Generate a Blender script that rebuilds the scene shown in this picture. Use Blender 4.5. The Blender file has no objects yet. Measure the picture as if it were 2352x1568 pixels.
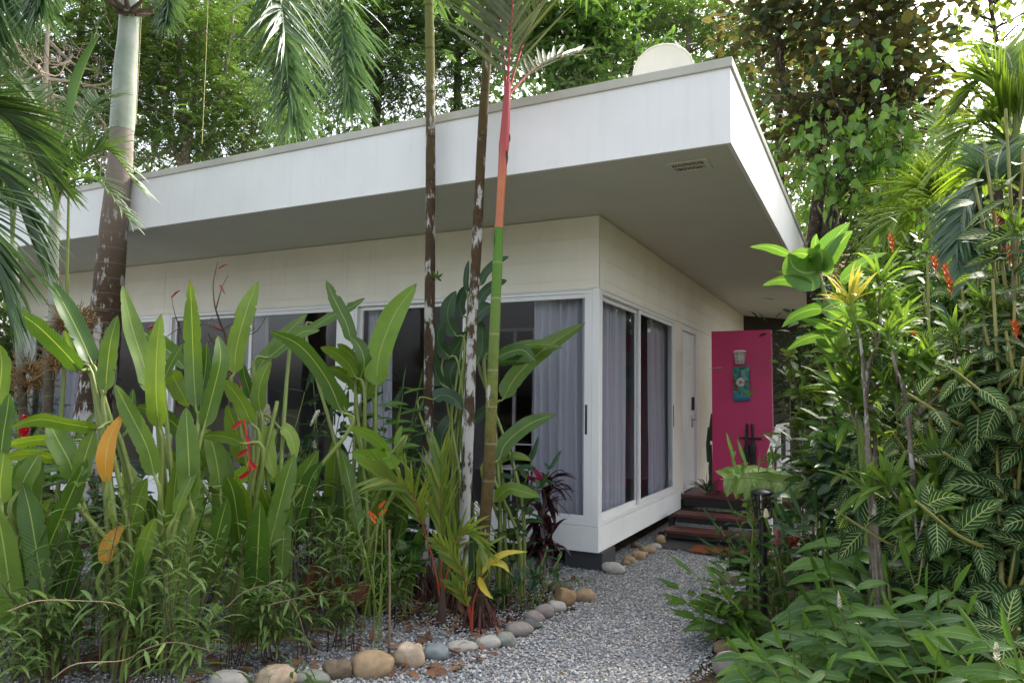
import bpy, math, random
import numpy as np
from mathutils import Matrix, Vector
random.seed(7)
RNG = np.random.default_rng(11)
S = bpy.context.scene
PI = math.pi

# ------------------------------------------------------------------ camera
CAM = np.array([2.1957, -6.0779, 1.5]); YAW, PITCH, ROLL, FPX = -0.4691, 0.0825, 0.015, 1628.78   # focal length for a 2352 px wide frame
_F = np.array([math.sin(YAW)*math.cos(PITCH), math.cos(YAW)*math.cos(PITCH), math.sin(PITCH)])
_R0 = np.array([math.cos(YAW), -math.sin(YAW), 0.0]); _U0 = np.cross(_R0, _F)
_R = _R0*math.cos(ROLL)+_U0*math.sin(ROLL); _U = -_R0*math.sin(ROLL)+_U0*math.cos(ROLL)
cd = bpy.data.cameras.new('camera'); cam = bpy.data.objects.new('camera', cd); S.collection.objects.link(cam)
cam.matrix_world = Matrix([[_R[0], _U[0], -_F[0], CAM[0]], [_R[1], _U[1], -_F[1], CAM[1]], [_R[2], _U[2], -_F[2], CAM[2]], [0, 0, 0, 1]])
cd.sensor_width = 36; cd.lens = 36*FPX/2352; cd.clip_start = 0.05; cd.clip_end = 600
S.camera = cam

# ------------------------------------------------------------------ sky, sun, exposure
SUN_EL, SUN_AZ = math.radians(47), math.radians(20)       # azimuth measured from +Y towards +X
w = bpy.data.worlds.new('World'); S.world = w; w.use_nodes = True
wn = w.node_tree.nodes; wl = w.node_tree.links
bg = wn['Background']; sky = wn.new('ShaderNodeTexSky'); sky.sky_type = 'NISHITA'; sky.sun_disc = False
sky.sun_elevation = SUN_EL; sky.sun_rotation = SUN_AZ; sky.air_density = 1.0; sky.dust_density = 6.0; sky.ozone_density = 0.6
hs = wn.new('ShaderNodeHueSaturation'); hs.inputs['Saturation'].default_value = .42                 # hazy white tropical sky
wl.new(sky.outputs[0], hs.inputs['Color']); wl.new(hs.outputs[0], bg.inputs[0]); bg.inputs[1].default_value = 0.15
sd = bpy.data.lights.new('sun', 'SUN'); sun = bpy.data.objects.new('sun', sd); S.collection.objects.link(sun)
sd.energy = 2.0; sd.angle = math.radians(4.0); sd.color = (1.0, 0.93, 0.82)
sv = Vector((math.sin(SUN_AZ)*math.cos(SUN_EL), math.cos(SUN_AZ)*math.cos(SUN_EL), math.sin(SUN_EL)))
sun.rotation_euler = sv.to_track_quat('Z', 'Y').to_euler(); sun.location = sv*40
S.view_settings.view_transform = 'Standard'; S.view_settings.look = 'None'; S.view_settings.gamma = 1
S.view_settings.exposure = 2.15
S.render.engine = 'CYCLES'
try:
    S.cycles.use_denoising = True
except Exception: pass
S.cycles.max_bounces = 8; S.cycles.transparent_max_bounces = 16; S.cycles.transmission_bounces = 6
S.cycles.sample_clamp_indirect = 6

# ------------------------------------------------------------------ geometry helpers
def nrm(a): return a/np.maximum(np.linalg.norm(a, axis=-1, keepdims=True), 1e-9)
def ray(x, y): return _F+_R*(x-1176)/FPX-_U*(y-784)/FPX
def G(x, y, z=0.0): d = ray(x, y); return CAM+d*(z-CAM[2])/d[2]              # point of the ground seen at that place
def T(x, y, dist): d = ray(x, y); return CAM+d*dist/np.linalg.norm(d[:2])     # point at a horizontal distance
def gd(x, dist, z=0.0): p = T(x, 915, dist); return np.array([p[0], p[1], z])
def YP(x, y, v=0.0): d = ray(x, y); return CAM+d*(v-CAM[1])/d[1]
def XP(x, y, v=0.0): d = ray(x, y); return CAM+d*(v-CAM[0])/d[0]
def hd(p): return float(np.linalg.norm(np.asarray(p)[:2]-CAM[:2]))
z4 = lambda x, y: (x*.35164, 551.25+y*.35156)
z5 = lambda x, y: (735+x*.35164, 551.25+y*.35156)
z7 = lambda x, y: (x*.35164, 1017+y*.35156)
z8 = lambda x, y: (735+x*.35164, 1017+y*.35156)
z2 = lambda x, y: (1323+x*.41016, 698.25+y*.41016)
z1 = lambda x, y: (1341.4+x*.42969, 1017+y*.42969)
z6 = lambda x, y: (1525.1+x*.38088, 459.4+y*.38088)
zr = lambda x, y: (404.25+x*.41406, 1194.4+y*.41406)
r1 = lambda x, y: (x*.375, y*.375)
r2 = lambda x, y: (735+x*.375, y*.375)
r3 = lambda x, y: (1525.1+x*.375, y*.375)

class MB:
    """collects shapes and links them as ONE mesh object"""
    def __init__(s): s.v = []; s.a = []; s.f = []; s.m = []; s.n = 0
    def add(s, v, f, a=None, m=0):
        v = np.asarray(v, float).reshape(-1, 3); f = np.asarray(f, int)
        if a is None: a = np.zeros((len(v), 3))
        s.v.append(v); s.a.append(np.asarray(a, float).reshape(-1, 3)); s.f.append(f+s.n)
        s.m.append(np.full(len(f), m, int)); s.n += len(v)
    def mesh(s, name, mats, smooth=True):
        me = bpy.data.meshes.new(name)
        if s.n:
            V = np.concatenate(s.v); A = np.concatenate(s.a)
            me.vertices.add(len(V)); me.vertices.foreach_set('co', V.astype(np.float32).ravel())
            li = np.concatenate([f.ravel() for f in s.f]); tot = np.concatenate([np.full(len(f), f.shape[1], int) for f in s.f])
            st = np.concatenate([[0], np.cumsum(tot)[:-1]])
            me.loops.add(len(li)); me.loops.foreach_set('vertex_index', li.astype(np.int32))
            me.polygons.add(len(tot)); me.polygons.foreach_set('loop_start', st.astype(np.int32))
            me.polygons.foreach_set('material_index', np.concatenate(s.m).astype(np.int32))
            me.polygons.foreach_set('use_smooth', np.full(len(tot), smooth))
            at = me.attributes.new('luv', 'FLOAT_VECTOR', 'POINT'); at.data.foreach_set('vector', A.astype(np.float32).ravel())
            me.update(calc_edges=True)
        for m in (mats if isinstance(mats, (list, tuple)) else [mats]): me.materials.append(m)
        return me
    def build(s, name, mats, parent=None, smooth=True, bevel=0, seg=2):
        o = bpy.data.objects.new(name, s.mesh(name, mats, smooth)); S.collection.objects.link(o)
        if parent is not None:
            o.parent = parent                                     # meshes are built in world coordinates
            if parent.type == 'EMPTY': o.matrix_parent_inverse = Matrix.Translation(-parent.location)
        if bevel:
            b = o.modifiers.new('bevel', 'BEVEL'); b.width = bevel; b.segments = seg; b.limit_method = 'ANGLE'; b.angle_limit = .6
        return o

def thing(name, label, cat, loc=(0, 0, 0), group=None):
    o = bpy.data.objects.new(name, None); S.collection.objects.link(o); o.location = Vector([float(c) for c in loc]); o.empty_display_size = .1
    o['label'] = label; o['category'] = cat
    if group: o['group'] = group
    return o
def tag(o, label, cat, group=None):
    o['label'] = label; o['category'] = cat
    if group: o['group'] = group
    return o
def struct(o, kind='structure'): o['kind'] = kind; return o

BOXF = [[0, 3, 2, 1], [4, 5, 6, 7], [0, 1, 5, 4], [1, 2, 6, 5], [2, 3, 7, 6], [3, 0, 4, 7]]
def box(mb, x0, x1, y0, y1, z0, z1, m=0, r=0.0):
    v = [[x0, y0, z0], [x1, y0, z0], [x1, y1, z0], [x0, y1, z0], [x0, y0, z1], [x1, y0, z1], [x1, y1, z1], [x0, y1, z1]]
    mb.add(v, BOXF, np.tile([0, 0, r], (8, 1)), m)
def obox(mb, p, q, wdt, hgt, up=(0, 0, 1), m=0):
    """a bar of rectangular section from p to q"""
    p = np.array(p, float); q = np.array(q, float); d = nrm(q-p); s = np.cross(d, up)
    s = nrm(s) if np.linalg.norm(s) > 1e-4 else np.array([1., 0, 0]); u = np.cross(s, d)
    v = [c+a*s*wdt/2+b*u*hgt/2 for c in (p, q) for a, b in ((-1, -1), (1, -1), (1, 1), (-1, 1))]
    mb.add(v, [[0, 3, 2, 1], [4, 5, 6, 7], [0, 1, 5, 4], [1, 2, 6, 5], [2, 3, 7, 6], [3, 0, 4, 7]], None, m)
def catmull(pts, n):
    P = np.asarray(pts, float)
    if len(P) == 2: return P[0]+(P[1]-P[0])*np.linspace(0, 1, n)[:, None]
    E = np.vstack([2*P[0]-P[1], P, 2*P[-1]-P[-2]]); out = []
    for t in np.linspace(0, len(P)-1, n):
        i = min(int(t), len(P)-2); f = t-i; a, b, c, d = E[i:i+4]
        out.append(.5*((2*b)+(c-a)*f+(2*a-5*b+4*c-d)*f*f+(3*b-a-3*c+d)*f**3))
    return np.array(out)
def tube(mb, pts, rad, n=8, m=0, r=0.0, caps=True, squash=None):
    P = np.asarray(pts, float); k = len(P); R = np.broadcast_to(np.asarray(rad, float), (k,))
    Tn = nrm(np.gradient(P, axis=0)); ref = np.array([0., 0, 1]) if abs(Tn[0][2]) < .9 else np.array([1., 0, 0])
    s = nrm(np.cross(Tn[0], ref)); A = np.linspace(0, 2*PI, n+1); V = []; at = []
    L = np.concatenate([[0], np.cumsum(np.linalg.norm(np.diff(P, axis=0), axis=1))]); L = L/max(L[-1], 1e-9)
    for i in range(k):
        s = nrm(s-Tn[i]*(s@Tn[i])); u = np.cross(Tn[i], s)
        V.append(P[i]+R[i]*(np.cos(A)[:, None]*s+np.sin(A)[:, None]*u)); at.append(np.stack([A/(2*PI), np.full(n+1, L[i]), np.full(n+1, r)], 1))
    I = np.arange(k-1)[:, None]*(n+1)+np.arange(n)[None]
    F = np.stack([I, I+1, I+n+2, I+n+1], -1).reshape(-1, 4)
    mb.add(np.concatenate(V), F, np.concatenate(at), m)
    if caps:
        for i, fl in ((0, True), (k-1, False)):
            vv = V[i][:n]; f = list(range(n)); mb.add(vv, [f[::-1] if fl else f], at[i][:n], m)
def lathe(mb, c, prof, n=20, m=0, axis='z'):
    A = np.linspace(0, 2*PI, n, endpoint=False); V = []
    for r_, z_ in prof: V += [[c[0]+r_*math.cos(a), c[1]+r_*math.sin(a), c[2]+z_] for a in A]
    k = len(prof); F = [[i*n+j, i*n+(j+1) % n, (i+1)*n+(j+1) % n, (i+1)*n+j] for i in range(k-1) for j in range(n)]
    mb.add(V, F, None, m)

# ---- leaf shapes: half width along the length
def P_lance(t): return np.sin(PI*np.clip(t, 0, 1)**.75)**.8
def P_ovate(t): return np.sin(PI*np.clip(t, 0, 1)**.62)**.75
def P_obov(t): return np.sin(PI*np.clip(t, 0, 1)**1.5)**.8
def P_paddle(t): return np.clip(np.minimum(np.minimum(1, (t/.10+.02)**.6), ((1-t)/.34)**.62), 0, 1)
def P_strap(t): return np.clip(np.minimum(.75+t*1.5, ((1-t)/.75))**.8, 0, 1)
def P_heart(t): return np.clip(np.minimum((t/.10+.25)**.7, ((1-t)/.82)**.8), 0, 1)
def leaves(mb, O, D, UP, L, W, prof=P_lance, nt=4, nc=2, bend=None, bp=1.4, fold=.12, wave=0.0, rnd=None, m=0):
    O = np.asarray(O, float).reshape(-1, 3); N = len(O)
    D = nrm(np.broadcast_to(np.asarray(D, float), (N, 3))); UP = np.broadcast_to(np.asarray(UP, float), (N, 3))
    L = np.broadcast_to(np.asarray(L, float), (N,)); W = np.broadcast_to(np.asarray(W, float), (N,))
    bend = np.zeros((N, 3)) if bend is None else np.broadcast_to(np.asarray(bend, float), (N, 3))
    rnd = RNG.random(N) if rnd is None else np.broadcast_to(np.asarray(rnd, float), (N,))
    t = np.linspace(0, 1, nt+1); ts = (t[1:]+t[:-1])/2
    dr = nrm(D[:, None]+bend[:, None]*(ts**bp)[None, :, None])
    P = np.concatenate([O[:, None], O[:, None]+np.cumsum(dr*(L/nt)[:, None, None], 1)], 1)
    dv = nrm(np.concatenate([dr[:, :1], (dr[:, 1:]+dr[:, :-1])/2, dr[:, -1:]], 1))
    b = np.cross(D, UP); bad = np.linalg.norm(b, axis=1) < .05; b[bad] = np.cross(D[bad], [.6, .7, .1]); b = nrm(b)
    nn = nrm(np.cross(b[:, None].repeat(nt+1, 1), dv))
    s = np.linspace(-1, 1, nc+1); wt = prof(t)
    hw = (W/2)[:, None]*wt[None]
    X = P[:, :, None]+hw[:, :, None, None]*s[None, None, :, None]*b[:, None, None]
    up = fold*np.abs(s)[None, None]*hw[:, :, None]
    if wave: up = up+wave*hw[:, :, None]*np.abs(s)[None, None]*np.sin(t[None, :, None]*RNG.uniform(9, 17, (N, 1, 1))+RNG.random((N, 1, 1))*6+(s > 0)[None, None]*2)
    X = X+up[..., None]*nn[:, :, None]
    at = np.empty(X.shape); at[..., 0] = ((s+1)/2)[None, None]; at[..., 1] = t[None, :, None]; at[..., 2] = rnd[:, None, None]
    i = np.arange(nt)[:, None]*(nc+1)+np.arange(nc)[None]
    f = np.stack([i, i+1, i+nc+2, i+nc+1], -1).reshape(-1, 4)
    F = (np.arange(N)*((nt+1)*(nc+1)))[:, None, None]+f[None]
    mb.add(X.reshape(-1, 3), F.reshape(-1, 4), at.reshape(-1, 3), m)
def blade(mb, pts, width, twist=0.0, prof=P_paddle, nt=14, nc=4, fold=.18, wave=.05, rnd=None, m=0, tears=0):
    """one big leaf along a polyline, turned towards the path by default"""
    P = catmull(pts, nt+1); d = nrm(np.gradient(P, axis=0)); view = nrm(P-CAM)
    b = nrm(np.cross(d, -view)); n0 = np.cross(b, d); c, s_ = math.cos(twist), math.sin(twist)
    b2 = b*c+n0*s_; n2 = np.cross(b2, d)
    t = np.linspace(0, 1, nt+1); s = np.linspace(-1, 1, nc+1); hw = width/2*prof(t); ph = random.random()*6
    up = fold*np.abs(s)[None]*hw[:, None]+wave*hw[:, None]*np.abs(s)[None]*np.sin(t[:, None]*14+ph+(s > 0)[None]*2)
    X = P[:, None]+(hw[:, None]*s[None])[..., None]*b2[:, None]+up[..., None]*n2[:, None]
    at = np.empty(X.shape); at[..., 0] = ((s+1)/2)[None]; at[..., 1] = t[:, None]; at[..., 2] = random.random() if rnd is None else rnd
    i = np.arange(nt)[:, None]*(nc+1)+np.arange(nc)[None]
    F = np.stack([i, i+1, i+nc+2, i+nc+1], -1).reshape(-1, 4); mb.add(X.reshape(-1, 3), F, at.reshape(-1, 3), m)
def rdir(n, up=0.0):
    v = RNG.normal(size=(n, 3)); v[:, 2] += up; return nrm(v)

# ------------------------------------------------------------------ materials
class NT:
    def __init__(s, name):
        s.m = bpy.data.materials.new(name); s.m.use_nodes = True; s.t = s.m.node_tree; s.n = s.t.nodes; s.l = s.t.links
        s.p = s.n['Principled BSDF']; s.out = s.n['Material Output']
    def new(s, ty, **kw):
        nd = s.n.new(ty)
        for k, v in kw.items(): setattr(nd, k, v)
        return nd
    def put(s, sock, v):
        if hasattr(v, 'is_linked') or isinstance(v, bpy.types.NodeSocket): s.l.new(v, sock)
        else:
            if isinstance(v, (tuple, list)) and len(v) == 3 and sock.type == 'RGBA': v = (*v, 1)
            sock.default_value = v
    def math(s, op, a, b=0.0, c=0.0):
        nd = s.new('ShaderNodeMath', operation=op)
        for i, v in enumerate((a, b, c)): s.put(nd.inputs[i], v)
        return nd.outputs[0]
    def mix(s, f, a, b, bt='MIX'):
        nd = s.new('ShaderNodeMix', data_type='RGBA', blend_type=bt)
        s.put(nd.inputs[0], f); s.put(nd.inputs[6], a); s.put(nd.inputs[7], b); return nd.outputs[2]
    def ramp(s, v, a, b, lo=0.0, hi=1.0):
        nd = s.new('ShaderNodeMapRange', interpolation_type='SMOOTHSTEP')
        for i, x in enumerate((v, a, b, lo, hi)): s.put(nd.inputs[i], x)
        return nd.outputs[0]
    def coord(s, k='Object', scale=None):
        c = s.new('ShaderNodeTexCoord').outputs[k]
        if scale is not None:
            mp = s.new('ShaderNodeMapping'); s.l.new(c, mp.inputs[0]); mp.inputs[3].default_value = scale if isinstance(scale, tuple) else (scale,)*3; c = mp.outputs[0]
        return c
    def pos(s): return s.new('ShaderNodeNewGeometry').outputs['Position']
    def noise(s, vec, scale, detail=4, rough=.55, out=0):
        nd = s.new('ShaderNodeTexNoise'); s.put(nd.inputs['Vector'], vec); nd.inputs['Scale'].default_value = scale; nd.inputs['Detail'].default_value = detail; nd.inputs['Roughness'].default_value = rough
        return nd.outputs[out]
    def vor(s, vec, scale, feature='F1', out='Distance', rnd=1.0):
        nd = s.new('ShaderNodeTexVoronoi', feature=feature); s.put(nd.inputs['Vector'], vec); nd.inputs['Scale'].default_value = scale; nd.inputs['Randomness'].default_value = rnd
        return nd.outputs[out]
    def luv(s):
        a = s.new('ShaderNodeAttribute', attribute_name='luv'); x = s.new('ShaderNodeSeparateXYZ'); s.l.new(a.outputs['Vector'], x.inputs[0]); return x.outputs
    def bump(s, h, st=.3, dist=.01):
        b = s.new('ShaderNodeBump'); b.inputs['Strength'].default_value = st; b.inputs['Distance'].default_value = dist; s.l.new(h, b.inputs['Height']); s.l.new(b.outputs[0], s.p.inputs['Normal']); return b.outputs[0]
    def base(s, c, rough=.5, spec=.5, metal=0.0):
        s.put(s.p.inputs['Base Color'], c); s.put(s.p.inputs['Roughness'], rough); s.p.inputs['Specular IOR Level'].default_value = spec; s.p.inputs['Metallic'].default_value = metal

def m_paint(name, c, rough=.5, var=.06, spec=.5, streak=False, dirt=None):
    k = NT(name); p = k.pos(); n = k.noise(p, 2.3, 5); col = k.mix(k.ramp(n, .3, .75), c, tuple(x*(1-var*2) for x in c))
    if streak:
        mp = k.new('ShaderNodeMapping'); k.l.new(p, mp.inputs[0]); mp.inputs[3].default_value = (9, 9, .5)
        col = k.mix(k.ramp(k.noise(mp.outputs[0], 1.6, 5, .6), .50, .85, 0, .34), col, dirt or (.42, .40, .33))
    k.base(col, rough, spec); k.bump(k.noise(p, 60, 3), .04, .004); return k.m
def m_flat(name, c, rough=.5, metal=0.0, spec=.5):
    k = NT(name); n = k.noise(k.coord(), 14, 4); k.base(k.mix(k.ramp(n, .3, .8), c, tuple(x*.8 for x in c)), rough, spec, metal); k.bump(k.noise(k.coord(), 90, 3), .08, .003); return k.m

def m_leaf(name, c1, c2, vein=(.2, .32, .1), kind='plain', nv=26, slope=5.0, rough=.38, trans=.32, tcol=None, blem=.12, spec=.45, under=None, blemc=(.16, .12, .03), bite=0.0):
    k = NT(name); u, v, r = k.luv(); p = k.pos()
    col = k.mix(r, c1, c2)
    au = k.math('ABSOLUTE', k.math('SUBTRACT', u, .5))
    col = k.mix(k.ramp(k.noise(p, 7, 4), .35, .75, 0, .35), col, tuple(x*.62 for x in c1))
    ph = k.math('MULTIPLY', k.math('SUBTRACT', k.math('MULTIPLY', v, float(nv)), k.math('MULTIPLY', au, slope)), 2*PI)
    if kind == 'zebra':
        cur = k.math('MULTIPLY', k.math('SUBTRACT', k.math('MULTIPLY', v, float(nv)), k.math('MULTIPLY', k.math('POWER', au, 1.3), slope)), 2*PI)
        sn = k.math('SINE', cur)
        thr = k.ramp(sn, .74, .95); edge = k.ramp(au, .36, .47, 1, 0); col = k.mix(k.math('MULTIPLY', thr, edge), col, vein)
        mid = k.ramp(au, .016, .040, 1, 0); col = k.mix(mid, col, vein); h = sn
    elif kind == 'pinnate':
        sn = k.math('SINE', ph); col = k.mix(k.ramp(sn, .2, 1, 0, .08), col, vein); mid = k.ramp(au, .012, .035, .85, 0); col = k.mix(mid, col, vein); h = sn
    elif kind == 'striped':
        sn = k.math('SINE', ph); col = k.mix(k.math('MULTIPLY', k.ramp(sn, -.3, .4), k.ramp(au, .40, .48, 1, 0)), col, vein); col = k.mix(k.ramp(au, .02, .06, 1, 0), col, (.25, .38, .12)); h = sn
    else:
        col = k.mix(k.ramp(au, .015, .05, .7, 0), col, vein); h = k.math('SINE', k.math('MULTIPLY', u, 40.0))
    if blem and kind == 'pinnate':
        col = k.mix(k.ramp(k.math('ADD', v, k.math('MULTIPLY', k.noise(p, 30, 3), .06)), .985, 1.025, 0, .8), col, (.13, .085, .03))
    if blem:
        col = k.mix(k.ramp(k.noise(p, 23, 5, .7), .69, .76, 0, min(1, blem*5)), col, blemc)
    if under is not None:
        g = k.new('ShaderNodeNewGeometry').outputs['Backfacing']; col = k.mix(g, col, under)
    k.base(col, k.ramp(k.noise(p, 12, 3), .3, .7, rough*.85, rough*1.25), spec); b = k.bump(h, .12, .0025)
    tr = k.new('ShaderNodeBsdfTranslucent'); tc = k.mix(1.0, col, tcol or (1.9, 1.75, .8), 'MULTIPLY'); k.l.new(tc, tr.inputs[0])
    mx = k.new('ShaderNodeMixShader'); mx.inputs[0].default_value = trans
    k.l.new(k.p.outputs[0], mx.inputs[1]); k.l.new(tr.outputs[0], mx.inputs[2]); res = mx.outputs[0]
    if bite:                                                        # insects have eaten notches into the leaf edge
        f = k.ramp(k.math('ADD', k.noise(p, 24, 3), k.math('MULTIPLY', k.math('SUBTRACT', au, .5), 1.1)), .62-bite, .625-bite); tp = k.new('ShaderNodeBsdfTransparent'); m3 = k.new('ShaderNodeMixShader'); k.put(m3.inputs[0], f); k.l.new(res, m3.inputs[1]); k.l.new(tp.outputs[0], m3.inputs[2]); res = m3.outputs[0]
    k.l.new(res, k.out.inputs[0]); return k.m

WHITE = m_paint('white_board_paint', (.79, .79, .78), .55, .03, streak=True, dirt=(.60, .59, .54))
WALLP = m_paint('cream_wall_paint', (.84, .795, .695), .6, .035, streak=True, dirt=(.64, .60, .50))
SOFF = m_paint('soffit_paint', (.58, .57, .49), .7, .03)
ALU = m_paint('white_aluminium', (.80, .80, .79), .35, .02)
CAPM = m_paint('beige_roof_capping', (.50, .49, .42), .45, .10, streak=True, dirt=(.22, .22, .17))
DARKGAP = m_flat('dark_rubber_seal', (.02, .02, .022), .5)
BLOCKM = m_flat('dark_block_paint', (.035, .038, .042), .75)
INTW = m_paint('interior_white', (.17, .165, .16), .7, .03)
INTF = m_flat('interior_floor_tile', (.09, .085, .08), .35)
MAGENTA = m_paint('magenta_panel_paint', (.58, .022, .135), .42, .05)
BLACKM = m_flat('black_metal', (.012, .012, .013), .45)
BLACKF = m_flat('black_umbrella_cloth', (.010, .010, .012), .55)
CHROME = m_flat('brushed_metal', (.5, .5, .5), .3, 1.0)
def m_wood():
    k = NT('dark_red_deck_wood'); p = k.pos(); mp = k.new('ShaderNodeMapping'); k.l.new(p, mp.inputs[0]); mp.inputs[3].default_value = (2, 30, 30)
    n = k.noise(mp.outputs[0], 2, 6, .6); c = k.mix(k.ramp(n, .3, .75), (.12, .028, .020), (.045, .012, .009)); k.base(c, k.ramp(n, .3, .7, .28, .5), .5); k.bump(n, .2, .003); return k.m
WOOD = m_wood()
def m_glass():
    k = NT('tinted_window_glass'); tr = k.new('ShaderNodeBsdfTransparent'); tr.inputs[0].default_value = (.90, .90, .92, 1); gl = k.new('ShaderNodeBsdfGlossy'); gl.inputs['Roughness'].default_value = .015
    fr = k.new('ShaderNodeFresnel'); fr.inputs[0].default_value = 1.5; mx = k.new('ShaderNodeMixShader'); k.l.new(k.ramp(fr.outputs[0], 0, 1, .012, .09), mx.inputs[0]); k.l.new(tr.outputs[0], mx.inputs[1]); k.l.new(gl.outputs[0], mx.inputs[2]); k.l.new(mx.outputs[0], k.out.inputs[0]); return k.m
GLASS = m_glass()
def m_lampglass():
    k = NT('clear_lamp_glass'); tr = k.new('ShaderNodeBsdfTransparent'); tr.inputs[0].default_value = (.62, .60, .48, 1); gl = k.new('ShaderNodeBsdfGlossy'); gl.inputs['Roughness'].default_value = .08
    mx = k.new('ShaderNodeMixShader'); mx.inputs[0].default_value = .25; k.l.new(tr.outputs[0], mx.inputs[1]); k.l.new(gl.outputs[0], mx.inputs[2]); k.l.new(mx.outputs[0], k.out.inputs[0]); return k.m
LGLASS = m_lampglass()
def m_curtain():
    k = NT('sheer_curtain_cloth'); n = k.noise(k.pos(), 120, 2); col = k.mix(n, (.70, .71, .745), (.64, .65, .69)); k.base(col, .9, .1)
    tr = k.new('ShaderNodeBsdfTranslucent'); tr.inputs[0].default_value = (.72, .73, .82, 1); mx = k.new('ShaderNodeMixShader'); mx.inputs[0].default_value = .22
    k.l.new(k.p.outputs[0], mx.inputs[1]); k.l.new(tr.outputs[0], mx.inputs[2])
    tp = k.new('ShaderNodeBsdfTransparent'); m2 = k.new('ShaderNodeMixShader'); m2.inputs[0].default_value = .06; k.l.new(mx.outputs[0], m2.inputs[1]); k.l.new(tp.outputs[0], m2.inputs[2]); k.l.new(m2.outputs[0], k.out.inputs[0]); return k.m
CURT = m_curtain()
def m_gravel():
    k = NT('grey_gravel'); p = k.pos(); d1 = k.vor(p, 72); c1 = k.vor(p, 72, out='Color')
    sp = k.new('ShaderNodeSeparateXYZ'); k.l.new(c1, sp.inputs[0])
    col = k.mix(k.ramp(sp.outputs[0], .1, .9), (.13, .145, .16), (.50, .50, .485)); col = k.mix(k.ramp(sp.outputs[1], .74, .95, 0, .7), col, (.36, .30, .22)); col = k.mix(k.ramp(d1, .35, .75, 0, .8), col, (.06, .06, .06))
    col = k.mix(k.ramp(k.noise(p, .9, 4), .55, .8, 0, .35), col, (.15, .12, .085)); k.base(col, .85, .25); k.bump(k.math('MULTIPLY', d1, -1.0), .8, .012); return k.m
GRAVEL = m_gravel()
def m_soil():
    k = NT('brown_soil'); p = k.pos(); n = k.noise(p, 9, 7, .65); col = k.mix(k.ramp(n, .3, .7), (.022, .016, .011), (.075, .052, .034)); col = k.mix(k.ramp(k.noise(p, 1.4, 3), .5, .7, 0, .5), col, (.03, .04, .016)); k.base(col, .95, .1); k.bump(k.noise(p, 40, 6, .7), .8, .03); return k.m
SOIL = m_soil()
def m_pebble():
    k = NT('gravel_stone'); u, v, r = k.luv(); ra = k.new('ShaderNodeValToRGB'); k.l.new(r, ra.inputs[0]); e = ra.color_ramp.elements
    e[0].position = 0; e[0].color = (.145, .16, .185, 1); e[1].position = 1; e[1].color = (.56, .55, .53, 1)
    for po, c in ((.3, (.20, .215, .24, 1)), (.55, (.35, .355, .36, 1)), (.72, (.36, .31, .25, 1)), (.8, (.48, .47, .45, 1))): x = e.new(po); x.color = c
    k.base(k.mix(k.ramp(k.noise(k.pos(), 160, 3), .4, .7, 0, .3), ra.outputs[0], (.1, .1, .1)), .8, .3); return k.m
PEB = m_pebble()
def m_rock(name, c, c2, sp=.4):
    k = NT(name); p = k.coord(); n = k.noise(p, 11, 7, .62); col = k.mix(k.ramp(n, .32, .72), c, c2); col = k.mix(k.ramp(k.noise(p, 160, 3), .56, .68, 0, sp), col, tuple(x*.4 for x in c)); col = k.mix(k.ramp(k.noise(p, 4, 4), .58, .72, 0, .5), col, tuple(min(1, x*1.35) for x in c))
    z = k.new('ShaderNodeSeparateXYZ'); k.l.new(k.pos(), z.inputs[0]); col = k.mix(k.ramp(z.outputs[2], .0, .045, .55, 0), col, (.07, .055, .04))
    k.base(col, .82, .3); k.bump(k.noise(p, 45, 7, .7), .35, .01); return k.m
ROCKS = dict(tan=m_rock('tan_river_stone', (.36, .26, .15), (.24, .17, .10)), pale=m_rock('pale_grey_stone', (.42, .40, .36), (.29, .27, .24)), green=m_rock('grey_green_stone', (.25, .26, .22), (.17, .18, .15)),
             blue=m_rock('blue_grey_stone', (.22, .245, .25), (.15, .17, .17)), brown=m_rock('rough_brown_stone', (.19, .14, .09), (.10, .075, .05)), cream=m_rock('cream_stone', (.48, .39, .29), (.30, .21, .13)),
             dark=m_rock('dark_grey_stone', (.12, .125, .125), (.07, .073, .07)), mauve=m_rock('mauve_grey_stone', (.27, .235, .21), (.19, .16, .145)), olive=m_rock('dark_olive_stone', (.11, .10, .065), (.06, .055, .035)), orange=m_rock('orange_tan_stone', (.40, .27, .14), (.25, .16, .09)))

def m_bark(name, c1, c2, lich=.5, moss=0.0, ring=0, ls=22):
    k = NT(name); u, v, r = k.luv(); p = k.pos(); n = k.noise(p, 16, 6, .65); col = k.mix(k.ramp(n, .3, .7), c1, c2)
    if moss: col = k.mix(k.ramp(k.noise(p, 5, 5), .45, .7, 0, moss), col, (.06, .065, .012))
    if lich:
        mp = k.new('ShaderNodeMapping'); k.l.new(p, mp.inputs[0]); mp.inputs[3].default_value = (1, 1, .45)
        f = k.noise(mp.outputs[0], ls, 4, .6); lo = .64-.14*lich; col = k.mix(k.ramp(f, lo, lo+.05), col, (.44, .43, .40))
    if ring:
        s_ = k.math('PINGPONG', k.math('MULTIPLY', v, float(ring)), .5); col = k.mix(k.ramp(s_, 0, .07, .7, 0), col, (.36, .30, .24))
    k.base(col, .9, .2); k.bump(k.noise(p, 45, 6, .75), .8, .012); return k.m
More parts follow.
